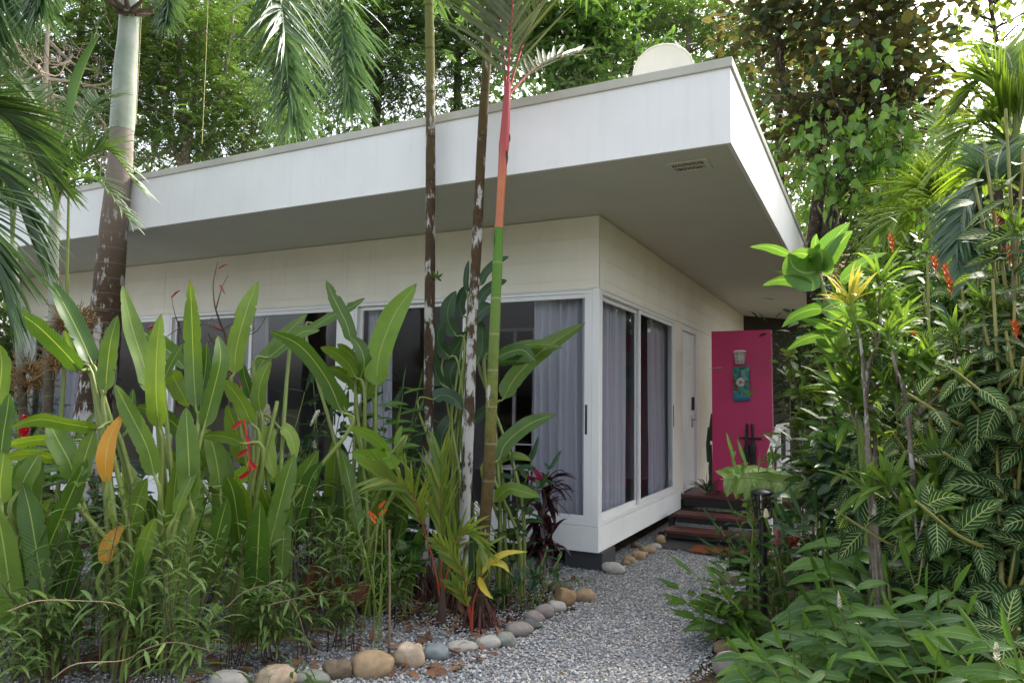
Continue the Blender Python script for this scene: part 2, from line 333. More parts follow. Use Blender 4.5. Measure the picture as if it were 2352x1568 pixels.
def m_palmtrunk(name, stops, ring, lich, ringc=(.45, .38, .32), bs=.5):
    """bark whose colour changes up the trunk as the real palm's does; stops = [(height fraction, colour)]"""
    k = NT(name); u, v, r = k.luv(); p = k.pos(); ra = k.new('ShaderNodeValToRGB'); e = ra.color_ramp.elements
    vv = k.math('ADD', v, k.math('MULTIPLY', k.math('SUBTRACT', k.noise(p, 7, 3), .5), .05)); k.l.new(vv, ra.inputs[0])
    e[0].position = stops[0][0]; e[0].color = (*stops[0][1], 1); e[1].position = stops[-1][0]; e[1].color = (*stops[-1][1], 1)
    for a, c in stops[1:-1]: x = e.new(a); x.color = (*c, 1)
    col = k.mix(k.ramp(k.noise(p, 19, 6, .7), .35, .72, 0, .6), ra.outputs[0], (.025, .016, .009)) if bs else ra.outputs[0]
    if bs < 1: 
        col = k.mix(k.ramp(v, *(.55, .8)), col, ra.outputs[0])
    s_ = k.math('PINGPONG', k.math('MULTIPLY', v, float(ring)), .5)
    col = k.mix(k.math('MULTIPLY', k.ramp(s_, 0, .045, .55, 0), k.ramp(v, .1, .75, .25, 1)), col, ringc)
    if lich:
        mp = k.new('ShaderNodeMapping'); k.l.new(p, mp.inputs[0]); mp.inputs[3].default_value = (1, 1, .38)
        f = k.math('ADD', k.noise(mp.outputs[0], 13, 5, .6), k.math('MULTIPLY', k.ramp(v, .0, lich[1], lich[0], 0), .16)); f = k.math('ADD', f, k.math('MULTIPLY', k.math('SUBTRACT', k.noise(p, 90, 4, .7), .5), .09)); col = k.mix(k.ramp(f, .645, .73, 0, .9), col, (.44, .43, .40))
    k.base(col, .8, .25); k.bump(k.noise(p, 40, 6, .7), bs, .008); return k.m
BARK = m_bark('grey_brown_bark', (.10, .075, .055), (.045, .032, .024), .35)
BARKL = m_bark('pale_bark', (.26, .22, .18), (.12, .095, .07), .4)
TWIG = m_flat('brown_twig', (.11, .07, .045), .8)
STEMB = m_flat('brown_weed_stem', (.055, .033, .022), .7)
STEMG = m_flat('green_plant_stem', (.17, .22, .045), .5)
STEMY = m_flat('yellow_green_stem', (.24, .23, .06), .5)
STEMR = m_flat('red_seedling_stem', (.32, .05, .025), .45)
ROOTR = m_flat('red_brown_root', (.07, .022, .016), .8)

HELI = m_leaf('heliconia_leaf', (.030, .090, .014), (.150, .245, .026), (.30, .38, .09), 'pinnate', 30, 6, .33, .36, blem=.18, bite=.05)  # light end of the range puts a backlit look into the leaf colour
HELIY = m_leaf('yellow_heliconia_leaf', (.50, .22, .014), (.52, .32, .03), (.5, .40, .10), 'pinnate', 40, 7, .45, .3, (1.3, 1.1, .7), blem=.2, blemc=(.20, .16, .02))
HELIL = m_leaf('pale_heliconia_leaf', (.22, .32, .055), (.26, .36, .06), (.36, .44, .16), 'pinnate', 40, 7, .45, .35, (1.3, 1.3, .7), blem=.1)
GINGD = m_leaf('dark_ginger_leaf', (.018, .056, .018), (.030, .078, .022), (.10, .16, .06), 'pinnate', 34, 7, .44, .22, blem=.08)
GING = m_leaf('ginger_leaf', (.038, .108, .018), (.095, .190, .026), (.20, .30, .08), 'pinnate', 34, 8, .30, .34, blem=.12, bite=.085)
ZEB = m_leaf('zebra_plant_leaf', (.014, .046, .016), (.026, .070, .020), (.30, .35, .14), 'zebra', 8, 5.5, .62, .28, blem=.03, spec=.10)
CRO = m_leaf('narrow_croton_leaf', (.075, .165, .030), (.135, .225, .036), (.28, .34, .08), 'plain', rough=.45, spec=.3, trans=.35, blem=.08)
CROY = m_leaf('yellow_croton_leaf', (.42, .40, .06), (.45, .43, .09), (.5, .48, .14), 'plain', rough=.35, trans=.3, tcol=(1.3, 1.2, .7), blem=.05)
CROB = m_leaf('broad_croton_leaf', (.045, .115, .02), (.14, .20, .03), (.36, .36, .05), 'pinnate', 14, 5, .42, .3, blem=.12, blemc=(.4, .25, .02))
FRANG = m_leaf('large_smooth_leaf', (.075, .18, .038), (.10, .21, .045), (.30, .40, .16), 'pinnate', 22, 3, .36, .34, blem=.03)
WEED = m_leaf('willowy_weed_leaf', (.070, .130, .030), (.115, .185, .042), (.15, .22, .08), 'plain', rough=.5, trans=.28, blem=.12)
CALA = m_leaf('striped_calathea_leaf', (.09, .19, .035), (.12, .22, .045), (.50, .56, .36), 'striped', 22, 7, .42, .3, blem=.05)
CORD = m_leaf('cordyline_leaf', (.022, .011, .013), (.050, .014, .020), (.16, .02, .05), 'plain', rough=.3, trans=.22, tcol=(1.8, .8, .9), blem=.05)
CORDP = m_leaf('pink_cordyline_leaf', (.42, .035, .11), (.36, .03, .09), (.5, .08, .16), 'plain', rough=.4, trans=.3, tcol=(1.3, .8, .9), blem=0)
PALM = m_leaf('palm_leaflet', (.040, .095, .024), (.070, .135, .032), (.15, .20, .07), 'plain', rough=.35, trans=.3, blem=.06)
PALMB = m_leaf('blue_green_palm_leaflet', (.050, .110, .058), (.080, .150, .072), (.18, .24, .14), 'plain', rough=.38, trans=.28, blem=.05)
PALMD = m_leaf('olive_palm_leaflet', (.045, .066, .022), (.072, .095, .03), (.14, .16, .06), 'plain', rough=.36, trans=.22, blem=.05)
PALMY = m_leaf('sunlit_palm_leaflet', (.11, .20, .028), (.17, .26, .03), (.25, .32, .08), 'plain', rough=.35, trans=.42, blem=.05)
SEED = m_leaf('seedling_palm_leaflet', (.09, .17, .026), (.20, .25, .03), (.3, .33, .08), 'plain', rough=.34, trans=.32, blem=.08)
YELS = m_leaf('yellow_seedling_leaf', (.50, .38, .03), (.42, .42, .04), (.5, .48, .1), 'plain', rough=.4, trans=.3, tcol=(1.3, 1.2, .7), blem=.15)
FEA = m_leaf('feathery_leaflet', (.040, .092, .026), (.085, .150, .040), (.15, .22, .06), 'plain', rough=.5, trans=.40, blem=0)
FEAD = m_leaf('dark_feathery_leaflet', (.026, .062, .024), (.055, .11, .032), (.08, .13, .05), 'plain', rough=.5, trans=.34, blem=0)
OBO = m_leaf('glossy_whorled_leaf', (.030, .080, .024), (.080, .165, .036), (.16, .25, .07), 'pinnate', 9, 4, .32, .38, blem=0)
BIGL = m_leaf('leathery_dark_leaf', (.034, .078, .036), (.065, .125, .044), (.08, .10, .05), 'pinnate', 9, 4, .38, .42, blem=.1, under=(.072, .072, .034))
VINE = m_leaf('heart_shaped_vine_leaf', (.085, .20, .04), (.16, .29, .045), (.24, .35, .1), 'pinnate', 7, 4, .4, .46, blem=.04)
SPARSE = m_leaf('small_pale_leaf', (.12, .20, .035), (.19, .28, .05), (.25, .33, .1), 'plain', rough=.5, trans=.45, blem=0)
FARL = m_leaf('far_leaf', (.030, .066, .024), (.065, .115, .036), (.1, .16, .05), 'plain', rough=.6, trans=.38, blem=0)
LITT = m_leaf('fallen_leaf', (.12, .045, .022), (.22, .12, .06), (.2, .12, .07), 'plain', rough=.7, trans=.1, blem=.3)
BRAC = m_leaf('rust_brown_leaf', (.17, .045, .018), (.13, .035, .015), (.25, .09, .04), 'pinnate', 12, 5, .5, .2, tcol=(1.5, 1, .6), blem=.1)
LOBE = m_leaf('light_philodendron_leaf', (.11, .20, .026), (.15, .24, .035), (.28, .36, .10), 'pinnate', 8, 3, .4, .38, blem=.05)
TARO = m_leaf('dark_taro_leaf', (.020, .026, .028), (.028, .034, .034), (.05, .06, .05), 'plain', rough=.5, trans=.08, blem=.05)
ORAF = m_flat('orange_flower', (.62, .12, .015), .5)
REDF = m_flat('red_flower', (.50, .006, .018), .45)
PINKF = m_flat('pink_flower', (.55, .22, .24), .5)
WHIF = m_flat('cream_white_flower', (.66, .62, .50), .55)
INFL = m_flat('orange_brown_flower_stalk', (.23, .13, .035), .6)
PODM = m_flat('dark_seed_pod', (.035, .024, .018), .7)

# ================================================================== ground
def sheet(name, pts, z, mat, kind='structure'):
    mb = MB(); mb.add([[x, y, z] for x, y in pts], [list(range(len(pts)))]); return struct(mb.build(name, mat, None, False), kind)
def m_farground():
    k = NT('leafy_forest_floor'); p = k.pos(); n = k.noise(p, 3, 7, .65); k.base(k.mix(k.ramp(n, .3, .7), (.030, .034, .014), (.07, .065, .035)), .95, .1); k.bump(n, .6, .05); return k.m
sheet('ground', [(-250, -60), (250, -60), (250, 300), (-250, 300)], -.012, m_farground())
sheet('gravel_yard', [(-13, -8.2), (4.2, -8.2), (3.6, -4), (2.2, -2.2), (1.9, 0), (1.7, 1.2), (1.9, 4), (1.9, 10), (-13, 10)], 0, GRAVEL)
def blob(cx, cy, rx, ry, n=22, seed=1):
    r = random.Random(seed); return [(cx+rx*math.cos(a)*(1+r.uniform(-.18, .18)), cy+ry*math.sin(a)*(1+r.uniform(-.18, .18))) for a in [2*PI*i/n for i in range(n)]]
sheet('soil_bed', blob(-.62, -1.35, .85, .75), .004, SOIL)
sheet('planting_soil', [(1.35, -3.6), (1.22, -2.6), (1.30, -1.6), (1.22, -.6), (1.28, .6), (1.55, 1.5), (2.4, 3), (3, 9), (9, 9), (9, -6), (2.4, -6), (1.6, -4.6)], .008, SOIL)
sheet('under_house_soil', [(-9, .25), (-.12, .25), (-.12, 9.5), (-9, 9.5)], .006, SOIL)

# loose stones of the gravel: nobody could count them
def gravel_stones():
    OV = np.array([[1, 0, 0], [0, 1, 0], [-1, 0, 0], [0, -1, 0], [0, 0, .75], [0, 0, -.75]], float); OF = np.array([[0, 1, 4], [1, 2, 4], [2, 3, 4], [3, 0, 4]])
    n = 90000; d = 2.9+RNG.random(n)**1.5*5.2; px = RNG.uniform(0, 1900, n)
    k = (px > 560) | (RNG.random(n) < .45); d = d[k]; px = px[k]
    D = nrm((_F[None]+_R[None]*((px-1176)/FPX)[:, None])*[1, 1, 0]); P = CAM+D*d[:, None]
    ok = (P[:, 1] < 1.3) & (P[:, 0] < 1.32+.1*np.sin(P[:, 1]*3)) & ~((P[:, 0] < 0.02) & (P[:, 1] > .1)); P = P[ok]; n = len(P)
    sz = RNG.uniform(.0048, .0115, n)*(1+.35*(RNG.random(n) > .9)); A = RNG.random(n)*6.28
    V = OV[None]*sz[:, None, None]*RNG.uniform(.6, 1.35, (n, 6, 1)); c, s = np.cos(A)[:, None], np.sin(A)[:, None]
    V = np.stack([V[..., 0]*c-V[..., 1]*s, V[..., 0]*s+V[..., 1]*c, V[..., 2]+(V[..., 0]*RNG.uniform(-.5, .5, (n, 1)))], -1)
    V[..., 0] += P[:, None, 0]; V[..., 1] += P[:, None, 1]; V[..., 2] += (sz*.3+RNG.uniform(0, .006, n))[:, None]
    at = np.zeros((n, 6, 3)); at[..., 2] = RNG.random(n)[:, None]
    mb = MB(); mb.add(V.reshape(-1, 3), (np.arange(n)*6)[:, None, None]+OF[None] if False else ((np.arange(n)*6)[:, None, None]+OF[None]).reshape(-1, 3), at.reshape(-1, 3))
    o = mb.build('gravel', PEB, None, False); o['kind'] = 'stuff'
gravel_stones()

# ================================================================== the bungalow
ZB, ZS, ZW, ZT, ZF = .162, .389, 2.535, 3.21, 3.792
OX, OY, LX, WY = 1.41, 1.381, -9.15, 9.72
XL, YB = LX-1.41, WY+1.0
H = thing('bungalow', 'white flat-roofed bungalow with deep eaves and tall sliding windows', 'house', (0, 0, 0))
def board_wall(mb, ax, a0, a1, z0, z1, fixed, step=.197, gap=.0012, th=.016, joints=()):
    """horizontal cladding boards; ax 0: wall along x facing -y; ax 1: wall along y facing +x"""
    zs = [z1]
    while zs[-1]-step > z0+.03: zs.append(zs[-1]-step)
    zs.append(z0); ed = [a0]+sorted(j for j in joints if a0 < j < a1)+[a1]
    for i in range(len(zs)-1):
        for e in range(len(ed)-1):
            p, q = ed[e]+(.002 if e else 0), ed[e+1]-(.002 if e < len(ed)-2 else 0)
            if ax == 0: box(mb, p, q, fixed, fixed+th, zs[i+1]+gap, zs[i])
            else: box(mb, fixed-th, fixed, p, q, zs[i+1]+gap, zs[i])
    if ax == 0: box(mb, a0, a1, fixed+.004, fixed+.09, z0, z1-.001)
    else: box(mb, fixed-.09, fixed-.004, a0, a1, z0, z1-.001)
mb = MB(); board_wall(mb, 0, LX, -.002, ZW+.002, ZT-.002, 0.0, joints=(-2.93, -5.93)); mb.build('front_wall', WALLP, H, False, .0008, 1)
mb = MB(); board_wall(mb, 1, .0175, WY, ZW+.004, ZT-.002, 0.0, joints=(2.93, 5.9)); board_wall(mb, 1, 4.05, WY, ZB, ZW-.002, 0.0); board_wall(mb, 1, 2.815, 3.155, ZB+.2, ZW-.002, 0.0)
mb.build('side_wall', WALLP, H, False, .0008, 1)
mb = MB(); box(mb, LX, -.10, WY-.1, WY, ZB, ZT); box(mb, LX, LX+.1, .1, WY-.1, ZB, ZT); mb.build('rear_wall', WALLP, H, False)
mb = MB()
box(mb, XL, OX, -OY, -OY+.03, ZT, ZF-.06); box(mb, OX-.03, OX, -OY+.03, YB, ZT, ZF-.06); box(mb, XL, OX-.03, YB-.03, YB, ZT, ZF-.06); box(mb, XL, XL+.03, -OY+.03, YB-.03, ZT, ZF-.06)
for x in (-8.2, -5.15, -2.1): box(mb, x, x+.003, -OY-.0015, -OY, ZT+.002, ZF-.07)
mb.build('roof_fascia', WHITE, H, False, .003, 2)
mb = MB(); e = .016
box(mb, XL-e, OX+e, -OY-e, -OY+.12, ZF-.068, ZF); box(mb, OX-.12, OX+e, -OY+.12, YB+e, ZF-.068, ZF); box(mb, XL-e, OX-.12, YB-.12, YB+e, ZF-.068, ZF); box(mb, XL-e, XL+.12, -OY+.12, YB-.12, ZF-.068, ZF)
mb.build('roof_capping', CAPM, H, False, .006, 2)
mb = MB(); box(mb, XL+.12, OX-.12, -OY+.12, YB-.12, 3.62, 3.66); mb.build('roof_deck', CAPM, H, False)
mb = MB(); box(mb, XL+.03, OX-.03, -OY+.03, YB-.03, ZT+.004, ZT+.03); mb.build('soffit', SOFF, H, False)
mb = MB()
box(mb, LX, .006, -.006, .10, ZB, ZS-.004); box(mb, -.10, .006, .10, 3.05, ZB, ZS-.004); mb.build('base_beam', WHITE, H, False, .004, 2)
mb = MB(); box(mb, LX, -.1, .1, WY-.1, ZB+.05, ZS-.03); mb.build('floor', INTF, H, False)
mb = MB(); box(mb, -.066, .002, -.002, .066, ZS, ZW); mb.build('corner_post', ALU, H, False, .003, 2)
for x in (-.19, -3.05, -5.95, -8.9):
    for y in (.05, 3.2, 6.4): 
        mb = MB(); box(mb, x-.14, x+.22, y-.02, y+.34, -.02, ZB-.002); mb.build('foundation_block', BLOCKM, H, False, .004, 1)
# interior shell
mb = MB(); yb = 4.3; a, b_ = YP(*z5(1165, 600), yb), YP(*z5(1395, 600), yb)
x0, x1, zt_ = a[0], b_[0], a[2]
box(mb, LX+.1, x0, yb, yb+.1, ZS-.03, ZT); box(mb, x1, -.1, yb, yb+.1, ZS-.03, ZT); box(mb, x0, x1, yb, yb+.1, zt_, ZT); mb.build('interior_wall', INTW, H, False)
mb = MB()
box(mb, x0-.05, x0, yb-.03, yb-.001, ZS, zt_+.05); box(mb, x1, x1+.05, yb-.03, yb-.001, ZS, zt_+.05); box(mb, x0, x1, yb-.03, yb-.001, zt_, zt_+.05); box(mb, (x0+x1)/2-.03, (x0+x1)/2+.03, yb-.03, yb-.001, ZS, zt_); mb.build('interior_door_frame', ALU, H, False)
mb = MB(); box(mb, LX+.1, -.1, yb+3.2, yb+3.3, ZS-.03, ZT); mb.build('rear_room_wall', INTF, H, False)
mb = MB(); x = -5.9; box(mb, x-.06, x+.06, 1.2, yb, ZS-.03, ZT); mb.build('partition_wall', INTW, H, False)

def slider(ax, a0, a1, fixed, panels, handle):
    """two-panel sliding window: outer frame > sashes, panes, handle"""
    def bx(mb, p, q, d0, d1, z0, z1):
        if ax == 0: box(mb, p, q, fixed+d0, fixed+d1, z0, z1)
        else: box(mb, fixed-d1, fixed-d0, p, q, z0, z1)
    mb = MB(); bx(mb, a0, a1, .0, .085, ZS, ZS+.035); bx(mb, a0, a1, .0, .085, ZW-.045, ZW); bx(mb, a0, a0+.035, .0, .085, ZS+.035, ZW-.045); bx(mb, a1-.035, a1, .0, .085, ZS+.035, ZW-.045)
    bx(mb, a0, a1, -.012, .0, ZW-.012, ZW)
    fr = mb.build('sliding_window', ALU, H, False, .003, 2)
    for i, (p, q, dp) in enumerate(panels):
        mb = MB(); t = .042
        bx(mb, p, p+t, dp, dp+.028, ZS+.036, ZW-.046); bx(mb, q-t, q, dp, dp+.028, ZS+.036, ZW-.046); bx(mb, p+t, q-t, dp, dp+.028, ZS+.036, ZS+.036+.05); bx(mb, p+t, q-t, dp, dp+.028, ZW-.046-.04, ZW-.046)
        mb.build('sash', ALU, fr, False, .003, 2)
        mb = MB(); bx(mb, p+t-.006, q-t+.006, dp+.012, dp+.016, ZS+.08, ZW-.08); mb.build('pane', GLASS, fr, False)
    mb = MB(); bx(mb, handle-.010, handle+.010, panels[-1][2]-.008 if ax == 0 else panels[-1][2]-.006, panels[-1][2]+.001, 1.20, 1.47); mb.build('handle', BLACKM, fr, False, .006, 2)
slider(0, -2.815, -.068, .002, ((-2.78, -1.40, .045), (-1.45, -.103, .01)), -.124)
slider(0, -5.80, -2.995, .002, ((-5.765, -4.36, .045), (-4.40, -3.03, .01)), -3.05)
slider(0, -8.86, -5.95, .002, ((-8.825, -7.36, .045), (-7.40, -5.985, .01)), -6.01)
slider(1, .068, 2.815, -.002, ((.103, 1.35, .045), (1.31, 2.78, .01)), 2.757)
for a, b_ in ((-2.995, -2.815), (-5.95, -5.80), (LX, -8.86)): mb = MB(); box(mb, a+.001, b_-.001, -.001, .095, ZS, ZW); mb.build('window_post', ALU, H, False, .003, 2)
# entrance door
mb = MB(); box(mb, -.09, .006, 3.157, 3.20, ZS-.055, 2.50); box(mb, -.09, .006, 4.0, 4.045, ZS-.055, 2.50); box(mb, -.09, .006, 3.20, 4.0, 2.455, 2.50)
box(mb, -.09, -.001, 3.156, 4.049, 2.502, ZW-.002); mb.build('door_frame', ALU, H, False, .003, 2)
mb = MB(); zz = np.linspace(ZS-.05, 2.452, 6)
for i in range(5): box(mb, -.07, -.028, 3.203, 3.997, zz[i]+.003, zz[i+1]-.003)
box(mb, -.066, -.034, 3.204, 3.996, zz[0], zz[-1]); dr = mb.build('door', WHITE, H, False, .003, 2)
mb = MB(); tube(mb, [(-.03, 3.86, 1.27), (.035, 3.86, 1.27), (.04, 3.85, 1.27), (.04, 3.74, 1.27)], .010); box(mb, -.029, -.02, 3.835, 3.885, 1.16, 1.33); mb.build('handle', CHROME, dr, True)
mb = MB(); box(mb, -.029, .004, 3.83, 3.89, 1.40, 1.58); mb.build('keypad_lock', BLACKM, dr, False, .006, 2)
# soffit vent
vc = np.array([G(*r3(x, y), ZT)[:2] for x, y in ((70, 990), (205, 970), (225, 1045), (110, 1055))]); c = vc.mean(0); hw, hh = .115, .085
mb = MB(); fr_ = [(-hw-.035, hw+.035, -hh-.03, -hh), (-hw-.035, hw+.035, hh, hh+.03), (-hw-.035, -hw, -hh, hh), (hw, hw+.035, -hh, hh), (-hw, hw, -.006, .006)]
for a, b_, p, q in fr_: box(mb, c[0]+a, c[0]+b_, c[1]+p, c[1]+q, ZT-.008, ZT+.003)
vt = mb.build('soffit_vent', SOFF, H, False, .002, 1)
mb = MB(); box(mb, c[0]-hw, c[0]+hw, c[1]-hh, c[1]+hh, ZT-.001, ZT+.003, 0)
for i in range(-4, 5):
    for s_ in (-1, 1):
        p = np.array([c[0]+i*hw/4.0, c[1]-hh*.97, ZT-.004]); q = p+[s_*.10, hh*1.94, 0]; 
        p[0] = np.clip(p[0], c[0]-hw, c[0]+hw); q[0] = np.clip(q[0], c[0]-hw, c[0]+hw); obox(mb, p, q, .004, .003, m=1)
mb.build('grille', [BLACKM, SOFF], vt, False)

# ------------------------------------------------------------------ curtains
def curtain(a0, a1, ax, fixed, label, seed, full=1.0):
    r = np.random.default_rng(seed); n = 90; zs = np.linspace(ZS+.03, ZW-.05, 14); u = np.linspace(0, 1, n); ph = r.random(4)*6; nf = max(3, (a1-a0)*11)
    V = np.zeros((len(zs), n, 3))
    for i, z in enumerate(zs):
        k = (z-zs[0])/(zs[-1]-zs[0]); d = .035*np.sin(u*nf*2*PI+ph[0]+.6*np.sin(k*3+ph[1]))*(1-.25*k)+.018*np.sin(u*nf*4.3+ph[2]+k*1.5)
        al = a0+(a1-a0)*(u+.012*np.sin(u*nf*4+ph[3]+k*2))+(1-k)*.05*np.sin(k*2.2+ph[0])*(u-.5)
        dd = fixed+(d if ax == 0 else -d)
        V[i] = np.stack([al, dd, np.full(n, z)], 1) if ax == 0 else np.stack([dd, al, np.full(n, z)], 1)
    I = np.arange(len(zs)-1)[:, None]*n+np.arange(n-1)[None]; F = np.stack([I, I+1, I+n+1, I+n], -1).reshape(-1, 4)
    mb = MB(); mb.add(V.reshape(-1, 3), F); tag(mb.build('curtain', CURT), label, 'curtain', 'sheer curtains behind the sliding windows')
curtain(-.74, -.13, 0, .17, 'sheer curtain gathered at the house corner behind the front glass', 1)
curtain(-2.78, -2.42, 0, .17, 'narrow sheer curtain beside the fish ornament, left of the mossy palm trunks', 2)
curtain(-4.62, -4.25, 0, .17, 'sheer curtain at mid front behind the heliconia leaves', 3)
curtain(-8.80, -7.45, 0, .17, 'wide sheer curtain at the far left end behind the thick palm trunk', 4)
cv = lambda zx: float(XP(*z2(zx, 700), -.17)[1])
curtain(.06, cv(268), 1, -.17, 'sheer curtain in side window pane nearest the house corner', 5)
curtain(cv(405), cv(556), 1, -.17, 'sheer curtain in side window pane nearest the door', 6)
# fish ornament on the inside wall
def fish():
    c = YP(*z5(480, 770), 2.0); t = thing('fish_ornament', 'dark fish skeleton ornament hanging indoors behind the front glass', 'ornament', c); mb = MB(); h = .44
    tube(mb, [c+[0, 0, h*.5], c+[.004, 0, 0], c+[0, 0, -h*.45]], .008, 6)
    for i in range(15):
        z = h*(.40-.055*i); wd = .105*math.sin(PI*(i+2)/18); obox(mb, c+[-wd, 0, z+.02], c+[0, 0, z], .010, .013, (0, 1, 0)); obox(mb, c+[wd, 0, z+.02], c+[0, 0, z], .010, .013, (0, 1, 0))
    mb.build('bones', PODM, t)
    mb = MB(); lathe(mb, c+[0, 0, h*.48], [(.001, .07), (.03, .045), (.045, .0), (.03, -.03), (.001, -.035)], 12); obox(mb, c+[0, 0, -h*.42], c+[-.06, 0, -h*.6], .035, .012, (0, 1, 0)); obox(mb, c+[0, 0, -h*.42], c+[.06, 0, -h*.6], .035, .012, (0, 1, 0)); mb.build('head_and_tail', PODM, t)
fish()
# white metal chair just inside
def chair():
    c = YP(*z5(1310, 1500), .75); x, y = c[0], c[1]; t = thing('metal_chair', 'white thin-framed chair standing indoors behind the dark red cordyline', 'chair', (x, y, ZS-.03)); z = ZS-.03
    mb = MB(); box(mb, x-.22, x+.22, y-.2, y+.22, z+.42, z+.44); mb.build('seat', ALU, t, False, .01)
    for a, b_ in ((-.21, -.2), (.21, -.2), (-.21, .2), (.21, .2)):
        mb = MB(); tube(mb, [(x+a, y+b_, z), (x+a*.95, y+b_*.95, z+.43)], .011, 8); mb.build('leg', ALU, t)
    mb = MB(); tube(mb, [(x-.2, y+.2, z+.43), (x-.2, y+.26, z+.85), (x+.2, y+.26, z+.85), (x+.2, y+.2, z+.43)], .011, 8); tube(mb, [(x-.2, y+.23, z+.66), (x+.2, y+.23, z+.66)], .009, 8); mb.build('back_frame', ALU, t)
chair()

# ------------------------------------------------------------------ satellite dish on the roof
def dish():
    c = T(1523, 165, 8.3); 
    n = nrm(np.array([CAM[0]-c[0]-.6, CAM[1]-c[1], .9])); s = nrm(np.cross(n, [0, 0, 1])); u = np.cross(s, n); r = .365
    t = thing('satellite_dish', 'round off-white satellite dish rising behind the roof edge', 'satellite dish', (c[0], c[1], 3.66)); mb = MB(); k = 40; rings = 10; V = []; F = []
    for i in range(rings+1):
        q = r*i/rings
        for j in range(k):
            a = 2*PI*j/k; V.append(c+s*q*math.cos(a)*.96+u*q*math.sin(a)+n*(q*q*.30-.05))
    for i in range(rings):
        for j in range(k): F.append([i*k+j, i*k+(j+1) % k, (i+1)*k+(j+1) % k, (i+1)*k+j])
    mb.add(V, F); mb.build('reflector', WALLP, t)
    mb = MB(); tube(mb, [c+s*r*math.cos(a)*.96+u*r*math.sin(a)+n*(r*r*.30-.05) for a in np.linspace(0, 2*PI, 41)], .012, 8); mb.build('rim', WALLP, t)
    mb = MB(); tube(mb, [(c[0]-n[0]*.1, c[1]-n[1]*.1, 3.66), c-n*.1, c-n*.04], .03, 10); mb.build('mast', ALU, t)
dish()

# ------------------------------------------------------------------ magenta screen, lamp, plaque, umbrellas
PX0, PX1, PY = .318, 1.063, 3.484
t = thing('privacy_screen', 'magenta upright panel standing at the end of the wooden deck', 'screen', ((PX0+PX1)/2, PY, .35))
mb = MB(); box(mb, PX0, PX1, PY, PY+.045, .351, 2.45); mb.build('panel', MAGENTA, t, False, .003, 2)
mb = MB(); box(mb, PX1+.0005, PX1+.012, PY+.002, PY+.043, .355, 2.445); mb.build('edge_strip', m_paint('pale_pink_edge', (.62, .22, .30), .4, .03), t, False, .002, 1)
mb = MB(); box(mb, PX0+.03, PX0+.08, PY+.046, PY+.10, .351, 2.3); box(mb, PX1-.08, PX1-.03, PY+.046, PY+.10, .351, 2.3); mb.build('post', MAGENTA, t, False)
lc = YP(*z2(918, 300), PY-.06)
t = thing('wall_lamp', 'white caged wall lamp on the magenta panel above the orchid plaque', 'lamp', lc)
mb = MB(); lathe(mb, lc, [(.001, .098), (.055, .096), (.082, .088), (.084, .076), (.074, .070), (.001, .070)], 24); mb.build('cap', ALU, t, True)
mb = MB()
for i in range(8):
    a = PI*2*i/8; tube(mb, [lc+[.072*math.cos(a), .072*math.sin(a)*.7, .07], lc+[.050*math.cos(a), .05*math.sin(a)*.7, -.075]], .004, 5)
for q, z in ((.064, .02), (.057, -.025), (.050, -.075)): tube(mb, [lc+[q*math.cos(a), q*math.sin(a)*.7, z] for a in np.linspace(0, 2*PI, 25)], .004, 5)
mb.build('cage', ALU, t)
mb = MB(); lathe(mb, lc, [(.05, .068), (.04, -.07), (.001, -.072)], 18); mb.build('diffuser', m_flat('frosted_lamp_glass', (.55, .53, .47), .25), t)
mb = MB(); box(mb, lc[0]-.045, lc[0]+.045, lc[1]+.03, PY-.001, lc[2]-.05, lc[2]+.07); mb.build('mount', ALU, t, False, .008)
